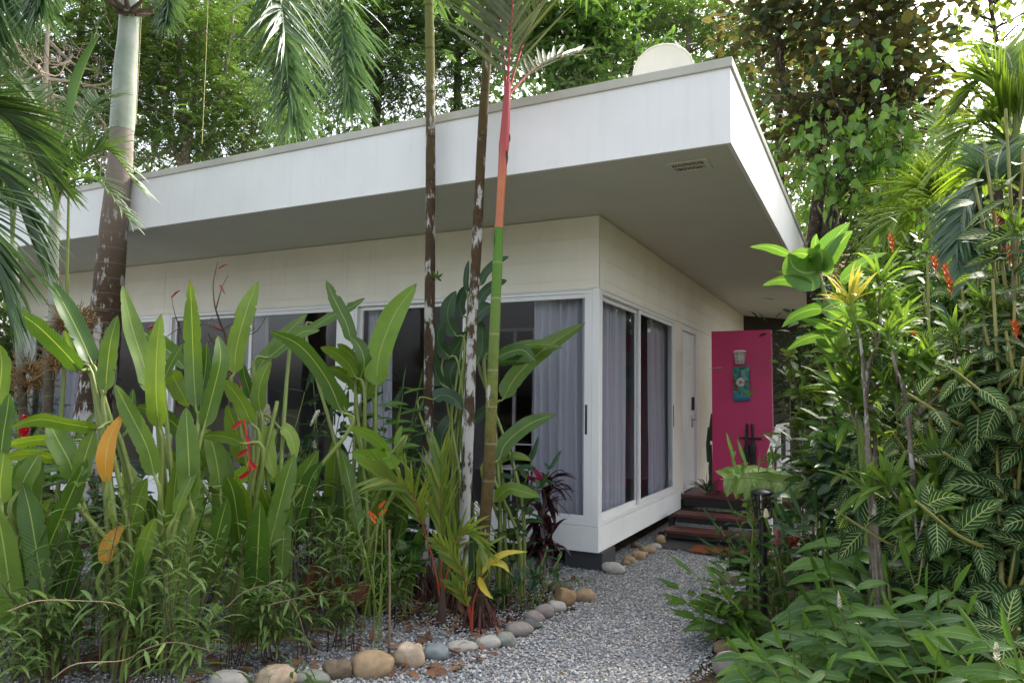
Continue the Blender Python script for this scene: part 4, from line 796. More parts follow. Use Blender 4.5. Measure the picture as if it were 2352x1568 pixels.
# the thick foxtail palm at left
def foxtail():
    d = 8.35; pix = [(196, 1330), (203, 1180), (212, 970), (228, 860), (240, 762), (259, 551), (268, 460), (276, 375), (280, 300)]; wp = [84, 78, 70, 66, 66, 60, 54, 50, 48, 46, 44]
    n = 80; P = catmull(trunkpath(pix, [d]*len(pix)), n); P[0][2] = -.05; rad = np.interp(np.linspace(0, 1, n), np.linspace(0, 1, len(wp)), wp)*d/FPX/2*wob(n, .02, 9)
    t = thing('palm_tree', 'thick foxtail palm with ringed trunk and pale crownshaft standing before the eaves', 'palm', (P[0][0], P[0][1], 0))
    mb = MB(); tube(mb, P, rad, 28); mb.build('trunk', m_palmtrunk('foxtail_palm_bark', [(0, (.06, .045, .035)), (.2, (.055, .032, .02)), (.55, (.06, .034, .02)), (.68, (.105, .072, .045)), (.82, (.20, .155, .125)), (1, (.33, .285, .26))], 30, (1.15, 1.35), (.26, .20, .16), .8), t)
    k = NT('pale_green_crownshaft'); u, v, r = k.luv(); s_ = k.noise(k.pos(), 3, 4); col = k.mix(k.ramp(s_, .4, .65), (.42, .44, .38), (.26, .33, .26)); col = k.mix(k.ramp(k.math('ADD', v, k.math('MULTIPLY', s_, .15)), .78, .95, 0, .75), col, (.16, .12, .07)); k.base(col, .35, .5)
    Q = catmull(trunkpath([(280, 300), (285, 220), (289, 150), (294, 94), (297, 40), (299, -30), (300, -120)], [d]*7), 50); rq = np.interp(np.linspace(0, 1, 50), [0, .05, .3, .5, .7, .85, 1], np.array([46, 47, 45, 40, 38, 36, 30])*d/FPX/2); mb = MB(); tube(mb, Q, rq, 28); mb.build('crownshaft', k.m, t)
    mb = MB(); c = T(296, 28, d-.12)
    for a in np.linspace(0, 2*PI, 9)[:-1]: 
        dd = np.array([math.cos(a), math.sin(a), .2]); tube(mb, [c+dd*.06, c+dd*.16+[0, 0, .02], c+dd*.24+[0, 0, .05]], [.03, .022, .008], 7)
    tube(mb, [T(298, 30, d-.1), T(320, 24, d-.12), T(352, 26, d-.15)], [.03, .024, .02], 8); tube(mb, [T(295, 32, d-.1), T(270, 28, d-.1), T(262, 30, d-.1)], [.028, .02, .015], 8)
    mb.build('old_flower_base', m_flat('brown_palm_fibre', (.075, .05, .035), .85), t)
    STEM = m_flat('pale_green_rachis', (.16, .20, .10), .5); cr = T(300, -130, d)
    def fx(pix, ds, n=58, L=.92, dr=.7, rows=3):
        mb = MB(); frond(mb, np.vstack([[cr], trunkpath(pix, ds)]), .026, n, L, .040, 1.12, dr, start=.22, rows=rows, jit=.28, vee=0); mb.build('frond', [STEM, PALMB], t)
    fx([(430, -330), (590, -230), (640, -20), (655, 130), (668, 270)], [d, d-.3, d-.6, d-.7, d-.7])
    fx([(470, -420), (700, -300), (770, -60), (790, 100), (800, 235)], [d, d+.2, d+.3, d+.3, d+.3])
    fx([(330, -330), (400, -240), (395, -120), (385, 0), (382, 50)], [d+.3, d+1.2, d+1.6, d+1.7, d+1.7], L=.5)
    fx([(200, -330), (60, -270), (0, -110), (-30, -20), (-50, 60)], [d-.2, d-.6, d-.9, d-1.0, d-1.0])
    fx([(180, -380), (-40, -350), (-120, -150), (-140, 20)], [d+.2, d+.4, d+.6, d+.6])
    fx([(260, -400), (190, -330), (130, -170), (100, -60), (85, 20)], [d-.5, d-1.4, d-1.8, d-1.9, d-1.9], L=.5)
    fx([(420, -520), (620, -560), (850, -440), (930, -280)], [d+.4, d+.9, d+1.3, d+1.5])
    fx([(300, -500), (320, -620), (360, -600)], [d+1.0, d+2, d+2.6])
foxtail()

# two thin palms at far left with orange-brown flower stalks
def thinpalm(pix, d, wp, label, fronds, infl, seed, mats=(STEMG, PALM)):
    n = 60; P = catmull(trunkpath(pix, [d]*len(pix)), n); P[0][2] = -.04; rad = np.interp(np.linspace(0, 1, n), np.linspace(0, 1, len(wp)), wp)*d/FPX/2*wob(n, .03, seed)
    t = thing('palm_tree', label, 'palm', (P[0][0], P[0][1], 0), 'thin grey palms at the left end')
    mb = MB(); tube(mb, P, rad, 14); mb.build('trunk', m_palmtrunk('thin_palm_bark', [(0, (.06, .05, .035)), (.55, (.10, .085, .055)), (.72, (.30, .31, .27)), (1, (.36, .37, .30))], 22, (.3, .7), (.3, .27, .2), .5), t)
    for f in fronds:
        mb = MB(); pix_, ds, nn, L, W, ang, dr = f; frond(mb, np.vstack([[P[-1]], trunkpath(pix_, ds)]), .014, nn, L, W, ang, dr, start=.25, vee=.5); mb.build('frond', list(mats), t)
    for px, py, side in infl:
        mb = MB(); r = np.random.default_rng(seed+px); c = T(px, py, d-.05)
        for i in range(34):
            a = r.uniform(0, 2*PI); q = np.array([math.cos(a)*1.0, math.sin(a)*.6, r.uniform(-.5, .5)]); l = r.uniform(.10, .26); tube(mb, [c, c+q*l*.5+[0, 0, -.01], c+q*l*.8+[0, 0, .02]], .0045, 4)
            for j in range(3): e = c+q*l*r.uniform(.3, .8); q2 = q+r.normal(size=3)*.6; tube(mb, [e, e+q2*.09], .0035, 4)
        mb.build('flower_stalk', INFL, t)
    return t
d = 6.9
thinpalm([(96, 1290), (100, 1130), (108, 960), (118, 800), (123, 690), (123, 560), (127, 487)], d, [24, 21, 18, 17, 17, 19, 20], 'thin palm with smooth pale upper stem, nearest left of the thick foxtail palm', [
    ([(150, 420), (200, 360), (250, 345), (318, 430)], [d, d-.1, d-.1, d-.2], 34, .36, .026, .95, .5),
    ([(128, 380), (170, 230), (225, 60)], [d, d+.1, d+.3], 10, .2, .02, .2, .1),
    ([(112, 400), (70, 330), (20, 330), (-60, 420)], [d, d-.3, d-.6, d-.8], 36, .42, .028, .95, .5),
    ([(140, 400), (180, 300), (215, 235), (262, 225)], [d, d+.5, d+.9, d+1.2], 30, .42, .028, .9, .35),
    ([(118, 390), (95, 270), (60, 200), (0, 190)], [d, d+.5, d+.8, d+1.0], 32, .42, .028, .9, .35),
    ([(140, 440), (180, 410), (230, 420), (300, 510)], [d, d-.4, d-.7, d-.9], 28, .3, .024, .95, .5)], [(160, 745, 1), (140, 830, 1), (175, 725, 1)], 21)
thinpalm([(52, 1290), (55, 1130), (54, 960), (46, 820), (38, 700), (32, 620), (28, 560)], d+.5, [19, 17, 15, 14, 14, 15, 16], 'thinner leaning palm stem at the far left edge of the house', [
    ([(20, 470), (-30, 420), (-120, 470)], [d+.5, d+.4, d+.3], 30, .4, .026, .95, .5),
    ([(40, 460), (75, 400), (120, 390), (160, 440)], [d+.5, d+.8, d+1.0, d+1.1], 28, .34, .024, .95, .5),
    ([(24, 450), (10, 340), (-30, 270)], [d+.5, d+.8, d+1.2], 28, .4, .026, .9, .3)], [(70, 880, 1), (60, 850, 1)], 22)
def spear():
    d = 6.85; t = thing('young_palm', 'young palm with one tall folded spear leaf behind the thin palms', 'palm', gd(150, d)); b = gd(150, d); mb = MB()
    tube(mb, [b, T(152, 760, d), T(160, 330, d)], [.02, .015, .008], 8); mb.build('petiole', STEMG, t)
    mb = MB(); blade(mb, [T(160, 290, d), T(180, 200, d), T(205, 130, d), T(232, 75, d)], .12, .9, P_lance, 10, 2, .7, 0); mb.build('spear_leaf', PALM, t)
spear()
# close palm whose hanging fronds enter at left
def closepalm():
    d = 4.3; b = gd(-330, d); t = thing('palm_tree', 'close palm with long blue-green fronds sweeping in from the left edge', 'palm', b); top = T(-330, 420, d); mb = MB(); tube(mb, [b, (b+top)/2+[.02, 0, 0], top], [.07, .055, .045], 14); mb.build('trunk', BARKL, t)
    def fc(pix, ds, L=.55, n=44, dr=.55, m=PALMB, ang=.75): mb = MB(); frond(mb, np.vstack([[top], trunkpath(pix, ds)]), .014, n, L, .036, ang, dr, start=.15, vee=.3); mb.build('frond', [STEMG, m], t)
    fc([(-220, 330), (-90, 330), (20, 430), (75, 560)], [d, d-.1, d-.1, d-.1]); fc([(-250, 260), (-120, 230), (10, 270), (100, 400)], [d, d+.2, d+.3, d+.4], m=PALM)
    fc([(-240, 420), (-120, 450), (-30, 560), (10, 690)], [d, d-.3, d-.3, d-.3]); fc([(-200, 300), (-100, 240), (-20, 240), (60, 300)], [d+.1, d+.5, d+.8, d+1.0], L=.45, m=PALM)
    fc([(-340, 200), (-380, 20), (-430, -120)], [d+.1, d+.4, d+.8]); fc([(-420, 300), (-560, 250), (-720, 330)], [d, d-.2, d-.3])
closepalm()

# ================================================================== heliconias and gingers before the house
def heliclump(label, bpix, lst, bd=None, extra=0, seed=0, fl=None, group='heliconia clumps before the house', mat=None, stem=.016, yel=None, spread=.12):
    """clump of big paddle leaves. lst: (points base..tip in picture, distance offsets, width px, twist)"""
    b = G(*bpix) if bd is None else gd(bpix[0], bd); d0 = hd(b); r = np.random.default_rng(seed)
    t = thing('heliconia', label, 'plant', (b[0], b[1], 0), group); lm, sm, yms = MB(), MB(), []
    for q in lst:
        pts, off, wp, tw = q[:4]; y = len(q) > 4
        o = off if isinstance(off, (list, tuple)) else [off]*len(pts); o = list(o)+[o[-1]]*(len(pts)-len(o)); W = .80*wp*(d0+o[0])/FPX; X = [T(x, yy, d0+oo) for (x, yy), oo in zip(pts, o)]
        if y: yms.append(MB())
        blade(yms[-1] if y else lm, X, W/max(.45, abs(math.cos(tw))), tw, P_lance if y and yel is None else P_paddle, 16, 4, .22, .07, rnd=r.random())
        f = b+np.array([r.uniform(-spread, spread), r.uniform(-spread, spread), -.02]); a = nrm(X[1]-X[0]); h = X[0]-f
        C = [f, f+[h[0]*.12, h[1]*.12, h[2]*.45], X[0]-a*min(.13, np.linalg.norm(h)*.2), X[0], X[0]+(X[1]-X[0])*.35]
        nn = 18; tube(sm, catmull(C, nn), np.interp(np.linspace(0, 1, nn), [0, .5, .8, 1], [stem, stem*.8, stem*.42, .003]), 8)
    for i in range(extra):
        f = b+np.array([r.uniform(-.26, .26), r.uniform(-.2, .2), -.02]); l = r.uniform(.42, .72); q = np.array([r.normal()*.32, r.normal()*.2, 1.0]); q = q/np.linalg.norm(q); x0 = f+np.array([r.normal()*.06, r.normal()*.06, r.uniform(.22, .62)]); k = r.uniform(.0, .5)
        X = [x0, x0+q*l*.35, x0+q*l*.7+np.array([q[0], q[1], -.25])*l*.12*k, x0+q*l+np.array([q[0]*1.6, q[1]*1.6, -.9])*l*.35*k]
        blade(lm, X, l*r.uniform(.16, .21), r.uniform(-.7, .7), rnd=r.random()); tube(sm, catmull([f, f*.4+x0*.6, x0, x0+q*l*.3], 10), np.linspace(stem*.7, .003, 10), 7)
    sm.build('stems', STEMG, t); lm.build('leaves', mat or HELI, t)
    for y_ in yms: y_.build('yellow_leaf', yel or HELIY, t)
    return t, b, d0
Z = lambda *p: [z4(*q) for q in p]; Y5 = lambda *p: [z5(*q) for q in p]
heliclump('tall heliconia clump with upright leaves at left centre, thick stems on the gravel', (372, 1530), [
    (Z((1280, 1100), (1265, 850), (1255, 560), (1243, 258)), [0, .05, .05, .0], 44, .15),
    (Z((1040, 1230), (1020, 1000), (1025, 720), (1052, 478)), [-.1, -.12, -.1, -.05], 46, .5),
    (Z((990, 1010), (935, 800), (860, 560), (798, 288)), [.1, .15, .2, .25], 46, -.35),
    (Z((1300, 1180), (1320, 1000), (1345, 820), (1350, 668)), [.05, .1, .1, .1], 34, .55),
    (Z((1330, 1230), (1390, 1000), (1440, 780), (1425, 622)), [-.02, 0, 0, .05], 44, -.45),
    (Z((1240, 1700), (1235, 1480), (1225, 1280), (1215, 1088)), [-.3, -.32, -.3, -.28], 56, .2),
    (Z((1075, 905), (1105, 830), (1150, 750), (1195, 676)), [.1, .1, .1, .1], 22, .4),
    (Z((940, 610), (1040, 680), (1130, 750), (1215, 850)), [.45, .4, .4, .35], 46, .3),
    (Z((1110, 850), (1150, 930), (1195, 1010), (1232, 1090)), [.4, .4, .35, .35], 48, -.3),
    (Z((1210, 1290), (1130, 1190), (1010, 1120), (890, 1085)), [.3, .3, .35, .4], 42, .4),
    (Z((1010, 1540), (960, 1350), (850, 1130), (750, 938)), [-.2, -.2, -.15, -.1], 46, .35),
    (Z((1150, 1800), (1190, 1680), (1250, 1540), (1285, 1370)), [-.3, -.32, -.32, -.3], 26, .5),
    (Z((830, 1250), (850, 1140), (865, 1050), (868, 968)), [.2, .2, .2, .2], 20, .5)], extra=11, seed=1)
heliclump('heliconia clump with a long yellowing leaf left of the tall clump', (292, 1540), [
    (Z((700, 1590), (690, 1440), (725, 1270), (828, 1108)), [-.15, -.17, -.15, -.12], 40, .3, 'y'),
    (Z((600, 810), (540, 660), (430, 440), (333, 262)), [.35, .4, .45, .5], 44, -.4),
    (Z((525, 850), (400, 710), (220, 540), (0, 408)), [.3, .2, .1, 0], 40, .5),
    (Z((530, 810), (480, 740), (440, 660), (424, 588)), [.38, .4, .42, .42], 22, .4),
    (Z((690, 985), (700, 840), (725, 650), (770, 488)), [.2, .22, .22, .25], 40, .3),
    (Z((530, 1570), (545, 1460), (580, 1340), (615, 1243)), [.05, .05, .05, .05], 42, .2),
    (Z((490, 1560), (450, 1440), (375, 1300), (318, 1188)), [.1, .12, .15, .2], 54, -.25),
    (Z((640, 1232), (450, 1200), (250, 1170), (60, 1225)), [.1, 0, -.1, -.15], 30, .6),
    ([z7(680, 800), z7(700, 700), z7(750, 600), z7(825, 530)], [-.1, -.1, -.1, -.1], 38, .2, 'y')], extra=7, seed=2)
heliclump('heliconia clump at the left edge with dark broad lower leaves', (105, 1540), [
    (Z((5, 1420), (20, 1280), (45, 1130), (62, 998)), [.1, .1, .1, .1], 36, .3),
    (Z((-30, 1100), (0, 950), (12, 800), (-5, 680)), [.2, .2, .2, .2], 40, .2),
    (Z((130, 1640), (160, 1560), (210, 1470), (260, 1392)), [-.1, -.1, -.1, -.1], 44, .3),
    ([z7(60, 480), z7(100, 330), z7(170, 180), z7(265, 70)], [-.05, -.05, -.05, -.05], 50, .25),
    ([z7(150, 560), z7(180, 400), z7(220, 240), z7(265, 90)], [0, 0, 0, 0], 42, -.3),
    ([z7(170, 700), z7(220, 600), z7(280, 470), z7(345, 350)], [.3, .3, .3, .3], 40, .3),
    ([z7(10, 400), z7(0, 280), z7(15, 160), z7(25, 60)], [-.15, -.15, -.15, -.15], 46, .3),
    (Z((380, 1440), (250, 1400), (120, 1400), (0, 1425)), [.2, .1, .1, .1], 26, .6), (Z((400, 1330), (280, 1300), (140, 1320), (10, 1340)), [.3, .3, .3, .3], 26, .6)], extra=9, seed=3)
heliclump('heliconia clump behind the weeds with long arching leaves in front of the middle window', (560, 1470), [
    (Z((1530, 872), (1545, 700), (1610, 460), (1684, 268)), [0, 0, 0, .05], 50, .15),
    (Z((1640, 1040), (1620, 960), (1595, 880), (1590, 806)), [.1, .1, .1, .1], 28, .3),
    (Z((1700, 1120), (1690, 1010), (1715, 890), (1772, 782)), [.05, .05, .05, .05], 38, .3),
    (Z((1650, 900), (1740, 760), (1870, 610), (2012, 478)), [.3, .35, .4, .45], 34, .4),
    (Z((1755, 770), (1860, 680), (1980, 600), (2090, 590)), [.2, .2, .2, .2], 34, .5),
    (Z((2010, 590), (2080, 550), (2150, 505), (2200, 478)), [.4, .4, .4, .4], 22, .5),
    (Z((2230, 1120), (2130, 900), (1960, 690), (1758, 594)), [-.1, -.12, -.15, -.2], 46, .45),
    (Z((1640, 1200), (1590, 1080), (1520, 980), (1450, 908)), [-.1, -.1, -.08, -.05], 40, .4),
    (Z((1590, 1330), (1500, 1290), (1400, 1275), (1315, 1280)), [-.2, -.2, -.2, -.2], 30, .4),
    (Z((1600, 1460), (1570, 1340), (1530, 1200), (1480, 1075)), [.2, .2, .2, .2], 50, .3),
    (Z((1340, 1500), (1300, 1410), (1310, 1320), (1340, 1220)), [.0, 0, 0, 0], 30, .5),
    (Z((1440, 1640), (1420, 1480), (1390, 1340), (1340, 1225)), [-.1, -.1, -.1, -.1], 48, -.3),
    (Z((1180, 1480), (1120, 1440), (1080, 1400), (1060, 1340)), [.2, .2, .2, .2], 44, .2),
    (Z((1830, 1230), (1880, 1250), (1915, 1330), (1925, 1440)), [.1, .1, .1, .1], 34, .4, 'y'),
    (Z((1770, 1210), (1745, 1300), (1760, 1430), (1795, 1560)), [.05, .05, .05, .05], 38, .3, 'y')], extra=15, seed=4, yel=HELIL)
heliclump('heliconia clump with one big sunlit yellow-green leaf left of the mossy palm stems', (838, 1400), [
    (Y5((372, 950), (385, 760), (480, 500), (632, 282)), [0, 0, -.02, -.05], 68, .3, 'y'),
    (Y5((205, 665), (170, 540), (100, 400), (40, 264)), [.1, .1, .12, .15], 38, -.4),
    (Y5((0, 560), (90, 500), (200, 440), (295, 378)), [.35, .35, .35, .35], 24, .6),
    (Y5((300, 1040), (330, 970), (380, 920), (438, 878)), [.1, .1, .1, .1], 30, .3),
    (Y5((170, 1120), (120, 1010), (60, 930), (0, 820)), [-.15, -.15, -.15, -.15], 40, .4),
    (Y5((235, 900), (180, 800), (90, 730), (0, 700)), [.0, 0, 0, 0], 34, .5),
    (Y5((255, 850), (220, 770), (160, 710), (112, 678)), [.02, 0, 0, 0], 26, .4),
    (Y5((262, 905), (290, 800), (260, 700), (205, 625)), [.04, 0, 0, 0], 40, -.3),
    (Y5((280, 1000), (220, 930), (130, 860), (45, 832)), [.1, .1, .1, .1], 34, .4),
    (Y5((460, 1450), (400, 1330), (300, 1260), (150, 1205)), [-.25, -.25, -.25, -.25], 32, .5, 'y'),
    (Y5((535, 1450), (515, 1370), (510, 1290), (535, 1205)), [-.1, -.1, -.1, -.1], 20, .2, 'y'),
    (Y5((470, 1390), (440, 1420), (340, 1430), (205, 1380)), [-.3, -.3, -.3, -.3], 66, .3, 'y'),
    ([z7(2160, 640), z7(2140, 540), z7(2060, 440), z7(1940, 420)], [.1, .1, .1, .1], 64, .4, 'y'),
    ([z7(1950, 260), z7(1800, 190), z7(1600, 190), z7(1460, 290)], [.1, .0, -.1, -.15], 44, .6, 'y')], extra=14, seed=5,
    yel=m_leaf('sunlit_heliconia_leaf', (.15, .28, .035), (.19, .33, .04), (.34, .44, .12), 'pinnate', 40, 7, .4, .4, blem=.05))
heliclump('heliconia clump right of the red-topped palm with long leaves pointing to the house corner', (1160, 1375), [
    (Y5((1195, 1040), (1290, 880), (1480, 700), (1735, 540)), [.1, .15, .2, .3], 52, .4),
    (Y5((1170, 1430), (1220, 1320), (1370, 1200), (1540, 1135)), [0, .05, .1, .15], 46, .3),
    (Y5((1160, 750), (1290, 700), (1430, 680), (1590, 705)), [.2, .15, .1, .1], 26, .6),
    (Y5((1160, 770), (1240, 730), (1330, 720), (1410, 795)), [0, -.05, -.1, -.1], 34, .4),
    (Y5((1130, 800), (1260, 790), (1390, 770), (1500, 720)), [.25, .2, .2, .2], 26, .7),
    ([z8(1140, 380), z8(1230, 300), z8(1330, 320), z8(1440, 350)], [-.1, -.15, -.2, -.25], 36, .3),
    ([z8(1150, 130), z8(1230, 90), z8(1310, 90), z8(1385, 115)], [.1, .1, .1, .1], 22, .5), ([z8(1140, 640), z8(1200, 600), z8(1270, 590), z8(1330, 620)], [.1, .1, .1, .1], 26, .5)], extra=0, seed=6)
heliclump('tall dark-leaved ginger behind the three slender palm stems', (1040, 1370), [
    (Y5((1040, 300), (1080, 220), (1150, 150), (1235, 106)), [.1, .1, .1, .1], 24, .4),
    (Y5((1030, 420), (1080, 340), (1150, 290), (1222, 262)), [.1, .1, .1, .1], 30, .3),
    (Y5((960, 350), (955, 280), (960, 200), (972, 132)), [.05, .05, .05, .05], 16, .4),
    (Y5((890, 625), (840, 540), (840, 430), (890, 330)), [0, 0, 0, 0], 42, .2), (Y5((930, 500), (910, 430), (930, 350), (965, 290)), [.1, .1, .1, .1], 30, -.4),
    (Y5((840, 760), (780, 690), (770, 610), (815, 520)), [0, 0, 0, 0], 40, .3), (Y5((850, 770), (890, 700), (930, 640), (975, 600)), [.05, .05, .05, .05], 38, -.3),
    (Y5((870, 980), (850, 880), (880, 810), (930, 770)), [.1, .1, .1, .1], 44, .2), (Y5((800, 950), (760, 880), (745, 800), (750, 740)), [-.05, -.05, -.05, -.05], 34, .3),
    (Y5((1030, 800), (1060, 700), (1060, 600), (1045, 520)), [.1, .1, .1, .1], 34, .3), (Y5((1000, 540), (1040, 480), (1090, 440), (1120, 425)), [.05, .05, .05, .05], 36, .3),
    (Y5((740, 1040), (800, 1010), (880, 1040), (930, 1110)), [-.1, -.1, -.1, -.1], 38, .4), (Y5((790, 1400), (800, 1280), (850, 1190), (920, 1130)), [.0, 0, 0, 0], 46, .3),
    (Y5((620, 1450), (610, 1370), (630, 1300), (680, 1240)), [.1, .1, .1, .1], 36, .3), (Y5((1000, 1190), (1040, 1150), (1090, 1100), (1150, 1070)), [.2, .2, .2, .2], 26, .5)], extra=4, seed=7, mat=GINGD, stem=.012)

def cane(lm, sm, f, top, n, L, W, r, droop=.5, start=.25, m=0, lift=.32, two=1.0, rad=.007, prof=P_lance, wave=.08):
    """leafy cane: leaves in two ranks along an arching stem"""
    f = np.array(f, float); top = np.array(top, float); h = top-f; mid = f+h*[.25, .25, .6]; P = catmull([f, mid, top], 24); tube(sm, P, np.linspace(rad, rad*.35, 24), 6)
    t = np.linspace(start, 1, n); O = np.array([P[min(int(a*23), 23)] for a in t]); d = nrm(np.gradient(P, axis=0)); D = np.array([d[min(int(a*23), 23)] for a in t])
    sv_ = nrm(np.cross(nrm(h*[1, 1, .0]+r.normal(size=3)*.05), [0, 0, 1.])); sg = np.where(np.arange(n) % 2 == 0, 1, -1)[:, None]
    q = D*lift+sg*sv_*two+r.normal(size=(n, 3))*.14; up = np.cross(np.cross(q, D), q); up = np.where(up[:, 2:] < 0, -up, up)+[0, 0, .3]+nrm((CAM-top)*[1, 1, 0])*r.uniform(.1, .9, (n, 1))
    ln = L*(1-.45*np.abs(t*1.3-.65))*r.uniform(.85, 1.1, n); leaves(lm, O, q, up, ln, W*ln/L*r.uniform(.85, 1.15, n), prof, 6, 2, bend=np.tile([0, 0, -droop], (n, 1)), fold=.22, wave=wave, rnd=r.random(n), m=m)
    leaves(lm, P[-1:], d[-1:], sv_[None], L*.7, W*.5, prof, 6, 2, fold=.5, rnd=r.random(1), m=m)
def torch(mb, c, h, rr, n=40, flat=0, up=(0, 0, 1), m=0):
    """cone of overlapping bracts"""
    up = nrm(np.array(up, float)); a = np.arange(n)*2.4; k = np.linspace(0, 1, n); s = nrm(np.cross(up, [.3, .9, .1])); u = np.cross(s, up); rad = np.cos(a)[:, None]*s+np.sin(a)[:, None]*u
    O = np.asarray(c)+up*(k*h)[:, None]+rad*(rr*.3*np.sin(PI*(k*.85+.1)))[:, None]; leaves(mb, O, rad*.8+up*(.4+k[:, None]*.9), up[None]-rad*.2, rr*(1.15-.5*k), rr*.7, P_ovate, 3, 2, fold=.3, bend=up*.5, m=m)
def ginger(label, bx, d, tops, L=.30, W=.068, n=13, mat=None, seed=0, group=None, flowers=(), lean=.5, name='ginger_plant', droop=.5, spread=.1, stemm=None, base=None, lean_=0, lift=.32):
    r = np.random.default_rng(seed); b = gd(bx, d) if base is None else np.array(base); t = thing(name, label, 'plant', b, group); lm, sm = MB(), MB()
    for (x, y, dd) in tops:
        f = b+np.array([r.uniform(-spread, spread), r.uniform(-spread, spread), -.02]); cane(lm, sm, f, T(x, y, d+dd-lean_), n, L*r.uniform(.85, 1.1), W, r, droop, lift=lift)
    sm.build('stems', stemm or STEMG, t); lm.build('leaves', mat or GING, t)
    for (x, y, dd, h, rr, m_, up) in flowers:
        mb = MB(); c = T(x, y, d+dd); torch(mb, c, h, rr, up=up); f = b+np.array([0, 0, 0]); tube(mb, catmull([f, (f+c)/2+[0, 0, .1], c], 12), .005, 5, 1); mb.build('flower', [m_, STEMG], t)
    return t
UPV = (0, 0, 1)
GL = 'leafy ginger plants before the windows'
ginger('ginger with white torch flower between heliconia clumps at left centre', 650, 5.6, [(700, 900, 0), (640, 960, .1), (750, 960, -.1), (600, 1000, 0), (700, 1040, -.2)], .34, .085, 12, GINGD, 31, GL, [(612, 975, -.2, .13, .04, WHIF, UPV), (720, 1010, -.2, .14, .022, WHIF, (.3, 0, -1)), (733, 940, -.2, .13, .022, WHIF, (-.5, 0, -.8))])
ginger('dark ginger in front of the middle window right of the white torch flower', 770, 5.7, [(800, 860, 0), (860, 880, .1), (720, 880, .1), (900, 940, 0), (790, 960, -.1)], .34, .08, 13, GINGD, 32, GL)
ginger('bushy mid-green ginger left of the leftmost mossy palm stem', 900, 5.4, [(925, 905, 0), (880, 930, -.1), (960, 950, .1), (910, 990, -.2), (850, 1000, 0), (960, 900, .2)], .30, .062, 14, GING, 33, GL)
ginger('red ginger with one scarlet torch flower at the far left', 60, 5.6, [(40, 1010, 0), (110, 1030, .1), (170, 1010, .2), (0, 1040, 0)], .36, .08, 11, GING, 34, GL, [(54, 1008, -.15, .13, .045, REDF, UPV)])
ginger('low dark ginger under the leaning heliconia leaf right of the red-topped palm', 1190, 5.6, [(1220, 1060, 0), (1260, 1080, .1), (1180, 1080, -.1), (1240, 1120, -.1), (1150, 1110, 0)], .28, .07, 10, GINGD, 35, GL, [(1093, 1150, -.5, .16, .02, WHIF, (0, 0, -1))])
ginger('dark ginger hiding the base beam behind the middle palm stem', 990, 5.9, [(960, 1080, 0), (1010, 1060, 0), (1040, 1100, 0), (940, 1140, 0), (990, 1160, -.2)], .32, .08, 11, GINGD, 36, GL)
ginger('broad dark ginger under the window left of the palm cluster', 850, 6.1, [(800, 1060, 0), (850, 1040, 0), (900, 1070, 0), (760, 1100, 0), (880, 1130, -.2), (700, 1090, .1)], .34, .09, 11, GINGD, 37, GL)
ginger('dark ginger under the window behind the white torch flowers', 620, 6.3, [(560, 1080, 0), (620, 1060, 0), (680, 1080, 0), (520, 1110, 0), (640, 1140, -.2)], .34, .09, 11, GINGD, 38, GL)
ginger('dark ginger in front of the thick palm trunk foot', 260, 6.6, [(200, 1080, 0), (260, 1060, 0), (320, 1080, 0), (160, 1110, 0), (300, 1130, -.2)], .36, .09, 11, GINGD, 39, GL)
ginger('lush ginger at the left edge behind the red torch flower', 20, 6.4, [(-40, 1000, 0), (20, 1020, 0), (70, 1040, 0), (-60, 1080, 0), (40, 1100, -.2), (110, 1090, 0)], .36, .09, 11, GING, 40, GL)
ginger('ginger filling the gap between the yellowing heliconia and the middle window', 450, 6.0, [(400, 1060, 0), (460, 1040, 0), (520, 1060, 0), (430, 1120, -.2)], .34, .085, 11, GING, 41, GL)
# hanging red lobster-claw flower
def lobster():
    d = 4.7; b = gd(600, d); t = thing('lobster_claw_plant', 'heliconia stalk with red and yellow boat-shaped bracts hanging at left centre', 'plant', b); mb = MB(); top = T(548, 960, d)
    P = catmull([b, T(590, 1200, d), T(560, 1040, d), top], 16); tube(mb, P, .007, 6); mb.build('stem', STEMG, t)
    mb = MB(); pts = [(560, 965), (566, 1000), (572, 1030), (574, 1055), (577, 1080)]; X = trunkpath(pts, [d-.05]*5); tube(mb, X, .006, 6)
    for i, x in enumerate(X): leaves(mb, [x], [[.5*(1 if i % 2 else -1), -.1, -.5]], [[0, -1, .3]], .11, .034, P_lance, 5, 2, fold=.7, rnd=.3, bend=[0, 0, .6])
    mb.build('red_flower', REDF, t); mb = MB(); leaves(mb, [X[-1], X[-2]], [[.4, 0, .3], [-.3, 0, -.6]], [[0, -1, .3]], .07, .018, P_lance, 4, 2, rnd=.3); mb.build('yellow_tip', m_flat('yellow_bract_tip', (.65, .35, .02), .5), t)
lobster()
def orangeheli():
    d = 4.75; b = gd(845, d); t = thing('heliconia_flower', 'orange pointed heliconia flower among stems right of the striped calatheas', 'flower', b); c = T(868, 1190, d); mb = MB(); tube(mb, catmull([b, (b+c)/2+[.03, 0, .05], c], 10), .006, 6); mb.build('stem', STEMG, t); mb = MB()
    for a, z in ((.9, .02), (-.8, .0), (.6, .06), (-.4, -.04)): leaves(mb, [c+[0, 0, z]], [[a, -.1, .5]], [[0, -1, .2]], .10, .026, P_lance, 5, 2, fold=.7, rnd=.3)
    mb.build('bracts', ORAF, t)
orangeheli()
